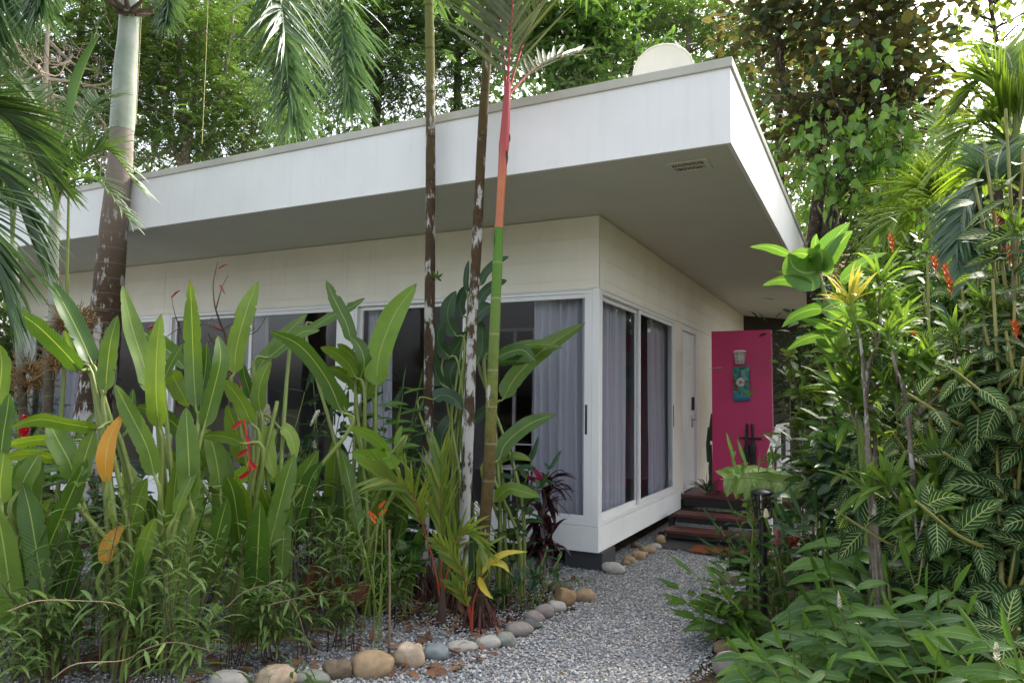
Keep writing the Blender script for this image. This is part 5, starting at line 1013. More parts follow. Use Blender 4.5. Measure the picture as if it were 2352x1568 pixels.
# leafless coral shrub before the window
def coral():
    d = 6.2; b = gd(535, d); r = np.random.default_rng(5); t = thing('bare_shrub', 'bare twiggy shrub with a few thin red flowers rising before the window header', 'shrub', b); mb = MB(); fl = MB()
    def br(pix, r0):
        P = catmull(trunkpath(pix, [d+r.uniform(-.2, .2) for _ in pix]), 16); tube(mb, P, np.linspace(r0, .003, 16), 6); return P
    br([(540, 1330), (530, 1000), (522, 800), (505, 740), (493, 700), (490, 650), (500, 602)], .014); br([(496, 710), (510, 660), (524, 632)], .006); br([(526, 830), (480, 770), (480, 740), (488, 730)], .007); br([(515, 775), (560, 770), (590, 760), (612, 725)], .005); br([(510, 760), (470, 745), (420, 750), (380, 775)], .005)
    br([(520, 900), (470, 860), (430, 830)], .006); br([(418, 770), (400, 715), (394, 680)], .003)
    for i in range(14): x, y = r.uniform(450, 560), r.uniform(740, 900); br([(x, y), (x+r.uniform(-40, 40), y-r.uniform(10, 40))], .004)
    for (x, y, a) in ((503, 617, .3), (505, 655, -.9), (490, 745, -.5), (340, 755, .2), (395, 682, .5), (536, 892, .3), (345, 745, -1), (549, 870, -1.2), (375, 1000, .3)):
        c = T(x, y, d); q = np.array([math.cos(a), 0, math.sin(a)]); tube(fl, [c, c+q*.05+[0, 0, .008], c+q*.10], [.005, .007, .003], 6)
    mb.build('twigs', TWIG, t); fl.build('red_flowers', m_flat('crimson_flower', (.36, .012, .03), .5), t)
coral()
# pale striped calatheas
def calathea(bx, by, lst, label, seed):
    b = G(bx, by); d = hd(b); r = np.random.default_rng(seed); t = thing('calathea', label, 'plant', b, 'striped calatheas among the weeds'); lm, sm = MB(), MB()
    for p, w_, tw in lst:
        X = [T(x, y, d+r.uniform(-.08, .08)) for x, y in p]; blade(lm, X, w_*d/FPX, tw, P_ovate, 12, 4, .2, .05); f = b+np.array([r.uniform(-.05, .05), r.uniform(-.05, .05), -.01]); tube(sm, catmull([f, (f*.6+X[0]*.4)+[0, 0, .05], X[0]], 10), .005, 6)
    sm.build('stems', STEMG, t); lm.build('leaves', CALA, t)
calathea(560, 1440, [([z7(1430, 620), z7(1400, 540), z7(1370, 460), z7(1355, 395)], 46, .3), ([z7(1540, 690), z7(1530, 620), z7(1550, 540), z7(1575, 480)], 40, -.3), ([z7(1390, 830), z7(1350, 760), z7(1290, 720), z7(1200, 690)], 44, .3), ([z7(1460, 1040), z7(1500, 960), z7(1560, 880), z7(1590, 815)], 44, .2)], 'pale striped calathea low among weeds in front of the middle heliconia', 1)
calathea(690, 1410, [([z7(1640, 600), z7(1680, 540), z7(1760, 490), z7(1870, 440)], 48, .3), ([z7(1640, 625), z7(1740, 590), z7(1850, 590), z7(1985, 640)], 34, .4), ([z7(1600, 860), z7(1620, 780), z7(1660, 720), z7(1700, 690)], 40, .3), ([z7(1500, 800), z7(1520, 700), z7(1560, 620), z7(1620, 560)], 40, -.2)], 'pale striped calathea with leaves held flat, right of the other one', 2)
calathea(470, 1520, [([z7(1210, 900), z7(1230, 980), z7(1260, 1030), z7(1300, 1060)], 34, .3), ([z7(960, 900), z7(1000, 870), z7(1060, 870), z7(1130, 890)], 26, .4), ([z7(820, 1130), z7(790, 1090), z7(740, 1050), z7(690, 1030)], 30, .4)], 'small striped calathea low on the gravel beside thick heliconia stems', 3)
# rust-brown fallen-looking leaves on a stem
def rust():
    b = G(800, 1440); d = hd(b); t = thing('rust_leaved_seedling', 'seedling with three big rust-brown leaves low in the weeds', 'plant', b); lm, sm = MB(), MB()
    for p in ([(790, 1380), (770, 1340), (735, 1300)], [(780, 1400), (765, 1370), (735, 1345)], [(815, 1390), (830, 1360), (850, 1335)], [(730, 1400), (715, 1350), (725, 1280)]):
        X = [T(x, y, d) for x, y in p]; blade(lm, X, .13, .3, P_ovate, 8, 4, .3, .1); tube(sm, [b, X[0]], .004, 5)
    sm.build('stem', TWIG, t); lm.build('leaves', BRAC, t)
rust()

# willowy weeds: five patterns, each copied as whole plants
def weedmesh(seed, h, arch=0.0):
    r = np.random.default_rng(seed); lm, sm = MB(), MB(); ns = 3
    for s_ in range(ns):
        f = np.array([r.uniform(-.05, .05), r.uniform(-.05, .05), 0]); hh = h*r.uniform(.65, 1.05); q = np.array([r.normal()*.10, r.normal()*.10, 1.0]); q[:2] += arch*np.array([math.cos(seed), math.sin(seed)])
        P = catmull([f, f+q*hh*.5+[r.normal()*.02, r.normal()*.02, 0], f+q*hh*np.array([1.25, 1.25, 1-.25*arch])], 20); tube(sm, P, np.linspace(.0042, .0016, 20), 5)
        nodes = np.linspace(.34, .98, 8); 
        for i, k in enumerate(nodes):
            o = P[min(int(k*19), 19)]; a = i*PI/2+r.uniform(-.4, .4); el = r.uniform(.1, .8)
            if r.random() < .12: continue
            for sg in (0, PI): D = np.array([math.cos(a+sg), math.sin(a+sg), el]); leaves(lm, [o], [D], [[0, 0, 1]], r.uniform(.13, .23)*(1.15-.4*k), r.uniform(.016, .028), P_lance, 5, 2, bend=[[0, 0, -r.uniform(.6, 1.8)]], fold=.3, rnd=r.random())
        leaves(lm, np.tile(P[-1], (4, 1)), rdir(4, 1.5), rdir(4), .06, .011, P_lance, 4, 2, fold=.3)
    return sm.mesh('stems', [STEMB]), lm.mesh('leaves', [WEED])
WM = [weedmesh(i+50, h, a) for i, (h, a) in enumerate(((1.05, 0), (.85, .1), (1.15, .05), (.75, .25), (.65, .5), (.95, .0), (.45, .3)))]
def weeds():
    r = np.random.default_rng(77); pos = []
    while len(pos) < 74:
        x, y = r.uniform(-40, 905), r.uniform(1385, 1640)
        b = G(x, y)
        if y > 1568-(x-300)*.25+60 and x > 420: continue
        if hd(b) < 2.55 or b[0] > -.15: continue
        if 430 < x < 760 and hd(b) < 4.2 and r.random() < .75: continue
        pos.append(b)
    for i, b in enumerate(pos):
        t = thing('willowy_weed', 'thin-stemmed weed with narrow drooping leaves growing through the gravel before the heliconias', 'weed', (b[0], b[1], 0), 'willowy weeds before the heliconias'); t.rotation_euler[2] = r.uniform(0, 6.28); s = r.uniform(.75, 1.12); t.scale = (s, s, s)
        st, lv = WM[r.integers(0, len(WM))]
        for nm, me in (('stems', st), ('leaves', lv)): o = bpy.data.objects.new(nm, me); S.collection.objects.link(o); o.parent = t
weeds()
def lowgrass():
    mb = MB(); n = 2600; px = RNG.uniform(-40, 1330, n); py = RNG.uniform(1330, 1600, n); O = np.array([G(a, b) for a, b in zip(px, py)]); k = (O[:, 0] < -.25+.1*np.sin(O[:, 1]*3)) & (np.sin(O[:, 0]*5.1+1)*np.sin(O[:, 1]*4.3) > .55); O = O[k]; n = len(O)
    leaves(mb, O, rdir(n, 1.2), rdir(n), RNG.uniform(.06, .22, n), RNG.uniform(.008, .024, n), P_lance, 4, 2, bend=np.tile([0, 0, -1.0], (n, 1)), fold=.3); o = mb.build('ground_cover', WEED); o['kind'] = 'stuff'
    mb = MB(); n = 500; c = np.array([G(*z8(1640, 920)), G(*z8(1420, 1035)), G(*z8(1330, 1060))]); O = c[RNG.integers(0, 3, n)]+RNG.normal(size=(n, 3))*[.10, .10, 0]; leaves(mb, O, rdir(n, .8), rdir(n), RNG.uniform(.03, .07, n), .006, P_lance, 3, 1, bend=[0, 0, -.6]); o = mb.build('grass', GING); o['kind'] = 'stuff'
lowgrass()
# bare dry arching twigs
def drytwig(pix, d, label):
    P = catmull([T(x, y, d) for x, y in pix], 20); mb = MB(); tube(mb, P, np.linspace(.0030, .0012, 20), 5); t = thing('dry_stalk', label, 'stalk', P[0]); mb.build('stem', m_flat('straw_stem', (.17, .12, .075), .8), t); r = np.random.default_rng(int(pix[0][0])); lm = MB(); n = 12; I = r.integers(6, 20, n); leaves(lm, P[I], rdir(n, -.3), rdir(n, 1), r.uniform(.05, .11, n), .016, P_lance, 4, 2, bend=[0, 0, -.8]); lm.build('leaves', WEED, t)
drytwig([z7(1480, 1070), z7(1600, 970), z7(1760, 930), z7(1880, 1000), z7(1960, 1150), z7(2000, 1290), z7(2060, 1360)], 3.7, 'dry arching stalk bending over the weeds toward the rough brown stone')
drytwig([z7(340, 1540), z7(500, 1440), z7(800, 1420), z7(960, 1340), z7(1150, 1300), z7(1400, 1360)], 3.2, 'dry straw-coloured stalk leaning low across the left weeds')
drytwig([z7(50, 1100), z7(250, 1030), z7(520, 1030), z7(760, 1050), z7(900, 1150)], 3.4, 'dry thin stalk arching over the gravel at far left')
drytwig([z7(1740, 1060), z7(1950, 1010), z7(2180, 970), z7(2300, 980)], 4.0, 'dry twig reaching right toward the cane stake')

# ================================================================== small plants round the palm stems
def seedling(label, bpix, fr, seed, base_h=.0):
    b = G(*bpix); d = hd(b); t = thing('palm_seedling', label, 'palm seedling', b, 'red-stemmed palm seedlings'); 
    for pix, n, L, ang, ds in fr:
        mb = MB(); X = np.vstack([[b], np.array([T(x, y, d+o) for (x, y), o in zip(pix, ds)])]); frond(mb, X, .008, n, L, .028, ang, .25, start=.48, vee=.2, up0=(0, -1, .3)); mb.build('frond', [STEMR, SEED], t)
    return t, b, d
t, b, d = seedling('palm seedling with red stems between the leftmost and middle palm stems', z8(795, 1180), [
    ([z8(775, 950), z8(720, 700), z8(660, 500), z8(600, 330), z8(480, 250), z8(380, 220)], 15, .36, .75, [0, 0, -.05, -.1, -.15, -.2]),
    ([z8(792, 900), z8(792, 600), z8(790, 330), z8(790, 100)], 16, .42, .5, [0, 0, 0, 0]),
    ([z8(810, 950), z8(850, 780), z8(900, 600), z8(1000, 580), z8(1080, 700)], 12, .26, .6, [0, 0, -.1, -.2, -.25])], 1)
mb = MB(); tube(mb, [b+[0, 0, -.02], b+[0, 0, .12], b+[0, 0, .24]], [.035, .028, .012], 10); mb.build('fibre_base', m_flat('brown_sheath_fibre', (.07, .04, .03), .9), t)
t, b, d = seedling('palm seedling with one yellowed drooping leaf right of the middle palm stem', z8(992, 1240), [
    ([z8(1000, 1050), z8(1040, 920), z8(1060, 800), z8(1060, 740)], 5, .14, .6, [0, 0, 0, 0]),
    ([z8(985, 1120), z8(960, 1000), z8(930, 850), z8(850, 720), z8(770, 640)], 10, .20, .6, [0, -.05, -.1, -.12, -.15]),
    ([z8(980, 1150), z8(960, 1050), z8(930, 980), z8(880, 920)], 8, .18, .6, [0, -.05, -.1, -.12])], 2)
mb = MB()
for p in ([z8(1060, 850), z8(1110, 780), z8(1220, 720), z8(1360, 710)], [z8(1080, 790), z8(1140, 780), z8(1200, 800), z8(1240, 850)], [z8(1040, 870), z8(1050, 920), z8(1080, 970), z8(1130, 1020)]): blade(mb, [T(x, y, d-.05) for x, y in p], .05, .5, P_lance, 10, 2, .35, 0)
mb.build('yellow_leaf', YELS, t)
mb = MB()
for p in ([z8(1050, 850), z8(1060, 760), z8(1100, 670), z8(1230, 600)], [z8(1045, 840), z8(1040, 750), z8(1060, 680), z8(1110, 610)]): blade(mb, [T(x, y, d-.02) for x, y in p], .04, .5, P_lance, 10, 2, .35, 0)
mb.build('green_leaf', SEED, t)
def cordyline():
    d = 6.15; b = gd(1243, d); r = np.random.default_rng(3); t = thing('cordyline', 'dark red cordyline with drooping strap leaves before the corner window', 'plant', b); sm, lm, pm = MB(), MB(), MB()
    heads = [(1255, 1105, 30, .34), (1243, 1170, 26, .32), (1262, 1225, 24, .26), (1238, 1235, 14, .24)]
    for i, (x, y, n, L) in enumerate(heads):
        c = T(x, y, d+r.uniform(-.08, .08)); f = b+np.array([r.uniform(-.06, .06), r.uniform(-.06, .06), -.02]); tube(sm, catmull([f, (f+c)/2+[0, 0, .02], c], 12), [.014]*12, 7)
        D = rdir(n, .75); O = c+np.array([0, 0, 1.])*(-RNG.random(n)*.14)[:, None]; lw = r.uniform(.7, 1.1, n)*L
        leaves(lm, O, D, np.tile([0, 0, 1.], (n, 1))+r.normal(size=(n, 3))*.2, lw, .05, P_lance, 8, 2, bend=np.tile([0, 0, -1.5], (n, 1))*r.uniform(.5, 1.3, (n, 1)), fold=.3)
    c = T(1250, 1110, d-.05); leaves(pm, np.tile(c, (2, 1)), [[-.5, -.3, .9], [-.8, -.4, .4]], [[0, -1, .3]]*2, .20, .045, P_lance, 7, 2, bend=[0, 0, -.3], fold=.4)
    sm.build('stems', TWIG, t); lm.build('leaves', CORD, t); pm.build('pink_leaf', CORDP, t)
cordyline()
def herb(label, bx, d, n, h, seed, mat, L=.12, W=.045, sp=.2, name='small_plant', group=None):
    r = np.random.default_rng(seed); b = gd(bx, d); t = thing(name, label, 'plant', b, group); sm, lm = MB(), MB()
    for i in range(n):
        f = b+np.array([r.normal()*sp*.4, r.normal()*sp*.4, -.02]); c = f+np.array([r.normal()*sp, r.normal()*sp, h*r.uniform(.6, 1.1)]); P = catmull([f, (f+c)/2+[0, 0, .04], c], 10); tube(sm, P, .004, 5)
        for k in (.45, .65, .8, .95): m_ = 3; leaves(lm, np.tile(P[int(k*9)], (m_, 1)), rdir(m_, .15), np.tile([0, 0, 1.], (m_, 1)), L*r.uniform(.7, 1.1, m_), W, P_ovate, 5, 2, bend=[0, 0, -.5], fold=.2)
    sm.build('stems', STEMG, t); lm.build('leaves', mat, t)
herb('low bluish-green herb at the foot of the cordyline by the border end', 1225, 5.35, 9, .42, 1, m_leaf('bluish_herb_leaf', (.035, .095, .045), (.055, .125, .055), (.1, .16, .09), 'plain', rough=.45, trans=.25), .11, .03, .16)
herb('small heart-leaved seedling left of the leftmost palm stem foot', 950, 5.1, 4, .5, 2, GING, .15, .11, .1)
herb('light green ferny seedling high among weeds left of the cane stake', 885, 4.6, 5, .75, 3, CRO, .09, .014, .12)
herb('dark taro with slate-grey leaves at the front right edge of the path', *(lambda p: (p[0], 3.35))(z1(640, 1200)), 4, .20, 4, TARO, .15, .12, .08, 'taro_plant')
herb('dark ground herb beside the small brown stone in the bed', 1160, 5.2, 5, .2, 5, GINGD, .1, .04, .12)

# ================================================================== right-hand shrubs
# zebra plants: opposite pairs of white-veined leaves, orange flower spikes
def shoot(lm, sm, P, n, start, L, W, r):
    """opposite leaf pairs along a stem, blades turned to the open side"""
    k_ = len(P)-1; G_ = nrm(np.gradient(P, axis=0)); a0 = r.uniform(0, 3); face = nrm((CAM-P[-1])*[1, 1, 0])
    for i, k in enumerate(np.linspace(start, .99, n)):
        j = min(int(k*k_), k_); D0 = G_[j]; s = nrm(np.cross(D0, [.31, .77, .2])); u = np.cross(s, D0); a = a0+i*PI/2+r.uniform(-.3, .3)
        for sg in (0, PI):
            q = math.cos(a+sg)*s+math.sin(a+sg)*u; D = q*.9+D0*r.uniform(.0, .35)+[0, 0, -r.uniform(0, .35)]; l = L*r.uniform(.65, 1.3)*(1 if k < .9 else .75); up = face*r.uniform(.3, 1.1)+np.array([0, 0, 1.])*r.uniform(.4, 1)+r.normal(size=3)*.25
            leaves(lm, [P[j]+q*.02], [D], [up], l, W*l/L*r.uniform(.85, 1.1), P_ovate, 9, 4, bend=[[0, 0, -r.uniform(.3, 1.0)]], fold=.16, wave=.05, rnd=r.random())
def zebra(label, bx, d, tops, seed, L=.155, W=.076, n=11, fl=(), start=.3):
    r = np.random.default_rng(seed); b = gd(bx, d); t = thing('zebra_plant', label, 'shrub', b, 'white-veined zebra plants at right'); sm, lm = MB(), MB(); tips = []
    for (x, y, dd) in tops:
        c = T(x, y, d+dd); f = b+np.array([r.uniform(-.14, .14), r.uniform(-.14, .14), -.02]); h = c-f; P = catmull([f, f+h*[.3, .3, .55]+r.normal(size=3)*.05, c], 30); tube(sm, P, np.linspace(.016, .006, 30), 6)
        shoot(lm, sm, P, n, start, L, W, r)
        for q in range(4):                                          # side shoots fill the crown
            j = int(29*r.uniform(.35, .8)); e = P[j]+np.array([r.normal()*.20, r.normal()*.14-.05, r.uniform(.08, .26)]); Q = catmull([P[j], (P[j]+e)/2+[0, 0, -.03], e], 14); tube(sm, Q, np.linspace(.009, .005, 14), 6); shoot(lm, sm, Q, 4, .35, L, W, r)
        tips.append(P[-1])
    # side twigs fill the crown
    sm.build('stems', STEMY, t); lm.build('leaves', ZEB, t)
    for (x, y, dd, h) in fl:
        mb = MB(); c = T(x, y+40, d+dd); tp = T(x-10, y, d+dd); P = catmull([c, (c+tp)/2+[.005, 0, 0], tp], 12); tube(mb, P, .003, 5)
        for i in range(14): j = min(int((.2+.8*i/14)*11), 11); leaves(mb, [P[j]], [[math.cos(i*2.4), math.sin(i*2.4), 1.1]], [[0, 0, 1]], .035, .012, P_lance, 3, 2, fold=.6, rnd=.3)
        mb.build('flower_spike', ORAF, t)
zebra('tall zebra plant at the right edge below the palm crown', 2330, 3.75, [(2310, 250, 0), (2260, 330, .1), (2350, 340, -.1), (2240, 430, .15), (2340, 470, 0)], 1, n=11, start=.5)
zebra('zebra plant with orange spikes at the top of the right thicket', 2180, 3.9, [(2130, 600, 0), (2250, 600, -.1), (2290, 560, 0), (2210, 660, -.2), (2120, 670, .1)], 2, fl=[(2050, 540, .2, .1), (2150, 590, 0, .1), (2175, 610, -.05, .1), (2290, 490, 0, .1), (2320, 570, -.1, .1), (2185, 640, -.1, .1)])
zebra('zebra plant at the right edge in the middle of the thicket', 2350, 3.5, [(2280, 640, 0), (2330, 690, 0), (2310, 760, -.1), (2380, 620, 0), (2260, 740, .1), (2350, 820, -.1), (2400, 720, 0)], 3, fl=[(2335, 740, -.05, .1), (2105, 760, .3, .1)])
zebra('zebra plant with large leaves right of the brown croton branches', 2230, 4.0, [(2180, 800, 0), (2240, 860, -.1), (2260, 780, .1), (2140, 860, .1), (2210, 950, -.15), (2290, 920, -.1)], 4, fl=[(2160, 880, -.1, .1)])
zebra('zebra plant behind the brown croton branches', 2040, 4.6, [(1970, 870, 0), (2060, 900, .1), (1960, 950, 0), (2010, 990, -.1), (2080, 970, 0), (2040, 1040, -.1)], 5, n=9, L=.17, W=.08)
zebra('zebra plant low at right with leaves hanging over the ginger', 2270, 3.4, [(2230, 1060, 0), (2290, 1020, 0), (2330, 1100, 0), (2180, 1120, .1), (2250, 1160, -.1), (2350, 1010, 0), (2310, 1180, -.1)], 6, n=8)
zebra('zebra plant low behind the lamp and the lobed leaf', 2010, 4.7, [(1990, 1060, 0), (2020, 1090, -.1), (1990, 1130, 0), (2060, 1130, -.1)], 7, n=8, L=.165, W=.08)
zebra('zebra plant in the shade at the lower right corner', 2360, 3.2, [(2330, 1260, 0), (2390, 1240, 0), (2300, 1330, 0), (2370, 1380, 0), (2280, 1260, .1)], 8, n=8)
zebra('zebra plant filling the right edge above the middle', 2420, 3.9, [(2330, 540, 0), (2380, 500, 0), (2420, 600, 0), (2370, 880, 0), (2420, 780, 0), (2340, 960, 0)], 10, n=9)

# narrow-leaved crotons: brown branches ending in leaf tufts
def tuft(lm, c, n, L, W, r, up=1.0, m=0, prof=P_lance, axis=(0, 0, 1)):
    ax = nrm(np.array(axis, float)); D = rdir(n, 0)+ax*up*r.uniform(.4, 1.5, (n, 1)); leaves(lm, c-ax*(r.random(n)*.06)[:, None], D, np.tile([0, 0, 1.], (n, 1))+r.normal(size=(n, 3))*.3, L*r.uniform(.6, 1.1, n), W*r.uniform(.8, 1.15, n), prof, 6, 2, bend=np.tile([0, 0, -.9], (n, 1))*r.uniform(.2, 1.3, (n, 1)), fold=.2, rnd=r.random(n), m=m)
def croton(label, bx, d, tips, seed, fork=None, mat=CRO, n=22, L=.17, W=.024, prof=P_lance, br=.011, group='crotons at right', name='croton', bark=None):
    r = np.random.default_rng(seed); b = gd(bx, d); t = thing(name, label, 'shrub', b, group); sm, lm, ym = MB(), MB(), MB()
    fk = [T(*f, d) for f in (fork or [])]
    for q in tips:
        x, y, dd = q[:3]; c = T(x, y, d+dd); st = [b+np.array([r.uniform(-.04, .04), r.uniform(-.04, .04), -.02])]+([fk[r.integers(len(fk))]] if fk else [])
        P = catmull(st+[(st[-1]+c)/2+r.normal(size=3)*.04, c], 24); tube(sm, P, np.linspace(br, br*.35, 24)*wob(24, .12, seed), 7)
        tuft(ym if len(q) > 3 else lm, c, n, L, W, r, prof=prof)
        for k in (.82, .9): tuft(lm, P[int(k*23)], n//4, L*.8, W, r, .5, prof=prof)
        if r.random() < .6: P2 = P[15]; c2 = P2+np.array([r.normal()*.14, r.normal()*.1, r.uniform(.08, .25)]); tube(sm, [P2, (P2+c2)/2, c2], [br*.5, br*.45, br*.3], 6); tuft(lm, c2, n//2, L*.9, W, r, prof=prof)
    sm.build('branches', bark or BARKL, t); lm.build('leaves', mat, t)
    if ym.n: ym.build('yellow_leaves', CROY, t)
croton('narrow-leaved croton with brown forking stems and one yellow tuft in front of the eaves corner', 2035, 3.55, [(1952, 680, 0, 1), (1990, 680, .1), (2020, 640, .15), (1965, 740, .2), (1925, 800, .1), (2045, 720, .2)], 1, [(1990, 950)], L=.20, W=.022)
croton('narrow-leaved croton with bright tufts leaning right of the yellow-tufted one', 2130, 3.45, [(2040, 760, 0), (2090, 820, 0), (2060, 830, .1), (2130, 830, .1), (2030, 790, .2)], 2, [(2090, 1000)], L=.17, W=.022)
croton('narrow-leaved croton at the left front of the right thicket with drooping light leaves', 1985, 3.7, [(1960, 860, 0), (1940, 890, 0), (1985, 900, 0), (1960, 930, .1)], 3, [(2010, 1010)], L=.24, W=.036, n=18)
croton('low narrow croton with light leaves hanging above the ginger canes', 2080, 3.35, [(2040, 1110, 0), (2100, 1160, 0), (1990, 1110, .05), (2160, 1050, .1), (2200, 1210, 0), (2140, 1120, .1)], 4, [(2120, 1290)], L=.20, W=.030, n=16)
croton('small narrow croton tuft at the right behind the zebra leaves', 2230, 3.6, [(2260, 690, 0), (2190, 760, 0), (2330, 520, 0)], 5, L=.13, W=.018, n=20)
# broad variegated crotons beside the magenta panel
for i, (bx, d, tips, lab) in enumerate((
    (1850, 6.6, [(1815, 815, 0), (1850, 860, 0), (1840, 900, -.1), (1880, 830, .1), (1815, 865, .2)], 'broad-leaved croton with yellow-green tufts right beside the magenta panel top'),
    (1860, 6.2, [(1850, 955, 0), (1835, 980, .1), (1890, 930, 0), (1865, 900, .1)], 'broad-leaved croton at mid height right of the hanging umbrellas'),
    (1870, 5.8, [(1850, 1060, 0), (1870, 1080, 0), (1840, 1110, .1), (1900, 1050, 0), (1880, 1020, .1)], 'broad-leaved croton with one yellow leaf beside the white handrail'),
    (1930, 6.4, [(1900, 800, 0), (1930, 860, 0), (1960, 800, .1), (1910, 900, 0)], 'broad-leaved croton behind the large smooth-leaved shrub'))):
    croton(lab, bx, d, tips, 20+i, None, CROB, 18, .15, .052, P_obov, .010, 'broad crotons beside the magenta panel')
# the large smooth-leaved shrub in front of the eaves
def frang():
    d = 4.3; b = gd(1990, d); t = thing('large_leaved_shrub', 'shrub with big smooth paddle leaves reaching up in front of the eaves corner', 'shrub', b); sm, lm = MB(), MB(); P = catmull([b, T(1985, 1100, d), T(1950, 800, d), T(1900, 690, d), T(1882, 630, d)], 24); tube(sm, P, np.linspace(.022, .010, 24), 8)
    for p, w_, tw in (
        ([z6(920, 440), z6(880, 340), z6(800, 320), z6(745, 330)], 60, .9), ([z6(925, 430), z6(850, 440), z6(780, 400), z6(752, 320)], 74, -.2),
        ([z6(760, 335), z6(690, 300), z6(610, 280), z6(515, 282)], 24, .7), ([z6(925, 430), z6(960, 330), z6(1040, 220), z6(1125, 132)], 44, .5),
        ([z6(955, 420), z6(1010, 330), z6(1080, 240), z6(1140, 185)], 36, .4), ([z6(910, 330), z6(915, 280), z6(915, 240), z6(920, 202)], 18, .3),
        ([z6(890, 535), z6(820, 490), z6(700, 480), z6(590, 515)], 30, .6), ([z6(970, 655), z6(880, 660), z6(780, 700), z6(708, 768)], 30, .6),
        ([z6(930, 420), z6(950, 380), z6(955, 340), z6(940, 290)], 54, .3), ([z6(990, 600), z6(1040, 650), z6(1060, 640), z6(1075, 600)], 50, .2), ([z6(1060, 500), z6(1130, 440), z6(1220, 370), z6(1350, 315)], 30, .6),
        ([z6(1090, 740), z6(1160, 690), z6(1230, 670), z6(1290, 665)], 40, .4), ([z6(1280, 820), z6(1330, 900), z6(1340, 1000), z6(1300, 1085)], 50, .3), ([z6(1050, 800), z6(980, 760), z6(900, 730), z6(825, 720)], 26, .6), ([z6(1080, 830), z6(960, 810), z6(840, 840), z6(740, 905)], 30, .6), ([z6(1110, 945), z6(1040, 940), z6(960, 955), z6(890, 985)], 22, .6), ([z6(1060, 920), z6(1000, 880), z6(950, 850), z6(915, 835)], 24, .5), ([z6(1290, 650), z6(1340, 630), z6(1390, 630), z6(1420, 640)], 22, .5)):
        X = [T(x, y, d+o) for (x, y), o in zip(p, (0, -.05, -.1, -.15))]; blade(lm, X, w_*1.1*d/FPX, tw, P_ovate, 12, 4, .2, .03); j = np.argmin(np.linalg.norm(P-X[0], axis=1)); tube(sm, [P[j], (P[j]+X[0])/2, X[0]], [.006, .005, .004], 6)
    sm.build('stem', STEMG, t); lm.build('leaves', FRANG, t)
frang()
# ginger bank in the right foreground
GR = 'ginger bank at the right of the path'
def rt(cx, cy, n, sx, sy, seed): r = np.random.default_rng(seed); return [(cx+r.uniform(-sx, sx), cy+r.uniform(-sy, sy), r.uniform(-.15, .2)) for _ in range(n)]
ginger('ginger leaning over the gravel left of the path lamp', 1695, 4.75, [(1560, 1350, -.1), (1590, 1315, -.1), (1630, 1390, -.2), (1600, 1420, -.3), (1650, 1340, -.1), (1675, 1310, .1), (1580, 1385, -.25), (1645, 1440, -.3)], .24, .056, 13, GING, 51, GR, droop=.45, spread=.16)
ginger('ginger with a fresh spear at the foot of the path lamp', 1790, 3.45, [(1720, 1475, 0), (1815, 1450, 0), (1845, 1450, 0), (1700, 1500, 0), (1780, 1510, -.1), (1860, 1520, 0)], .22, .052, 10, GING, 52, GR, lean_=.32, lift=.12, droop=.9)
ginger('ginger clump with a white bud in the middle of the right foreground', 2000, 3.3, [(1890, 1370, .2), (1950, 1390, 0), (2000, 1400, .15), (1930, 1440, -.1), (2030, 1450, 0), (1870, 1450, 0), (1980, 1480, -.1), (1910, 1330, .3), (2040, 1350, .3)], .20, .050, 12, GING, 53, GR, [(1928, 1395, -.3, .06, .011, WHIF, UPV)], lean_=.32, lift=.12, droop=.9)
ginger('ginger clump with broad leaves eaten at the edges right of the white bud', 2100, 3.2, [(2040, 1340, .2), (2090, 1310, .3), (2130, 1370, 0), (2160, 1420, 0), (2060, 1420, -.1), (2190, 1360, .1), (2220, 1420, 0), (2120, 1270, .35)], .22, .058, 11, GING, 54, GR, lean_=.32, lift=.12, droop=.9)
ginger('ginger arching in at the bottom right corner with a small white flower', 2390, 2.75, [(2200, 1500, .1), (2260, 1470, 0), (2330, 1490, 0), (2180, 1540, .1), (2350, 1560, 0)], .24, .055, 11, GING, 55, GR, [(2290, 1515, -.3, .045, .011, WHIF, UPV)], lean_=.3, lift=.12, droop=.9)
ginger('low ginger along the bottom edge right of the brown boulder', 1850, 2.95, [(1760, 1520, 0), (1830, 1530, 0), (1900, 1540, 0), (1720, 1560, 0), (1950, 1560, 0), (1800, 1490, .2)], .17, .042, 9, GING, 56, GR, lean_=.32, lift=.12, droop=.9)
ginger('low ginger along the bottom edge near the right corner', 2120, 2.85, [(2020, 1520, 0), (2090, 1530, 0), (2150, 1540, 0), (2220, 1560, 0)], .18, .045, 9, GING, 57, GR, lean_=.32, lift=.12, droop=.9)
ginger('tall ginger cane with long leaves just right of the path lamp', 1920, 4.0, [(1900, 1250, 0), (1890, 1330, 0), (1940, 1250, .1), (1960, 1320, 0), (1870, 1390, 0)], .30, .07, 11, GING, 58, GR, lean_=.32, lift=.12, droop=.9)
ginger('pink and red torch gingers behind the path lamp', 1800, 5.0, [(1770, 1220, 0), (1810, 1230, 0), (1840, 1260, 0), (1740, 1280, 0), (1880, 1230, 0)], .26, .06, 10, GING, 59, GR, [(1785, 1252, -.1, .09, .035, PINKF, UPV), (1810, 1252, -.1, .08, .04, REDF, (.6, 0, .6)), (1760, 1190, -.3, .05, .02, WHIF, UPV), (1980, 1235, -.2, .09, .04, REDF, UPV)])
ginger('dark-leaved ginger beside the wooden steps, left of the path lamp', 1740, 5.6, [(1640, 1200, 0), (1660, 1230, 0), (1690, 1190, 0), (1640, 1260, 0), (1700, 1250, 0), (1730, 1210, 0), (1650, 1280, .1), (1690, 1290, 0)], .24, .05, 13, GINGD, 60, GR)
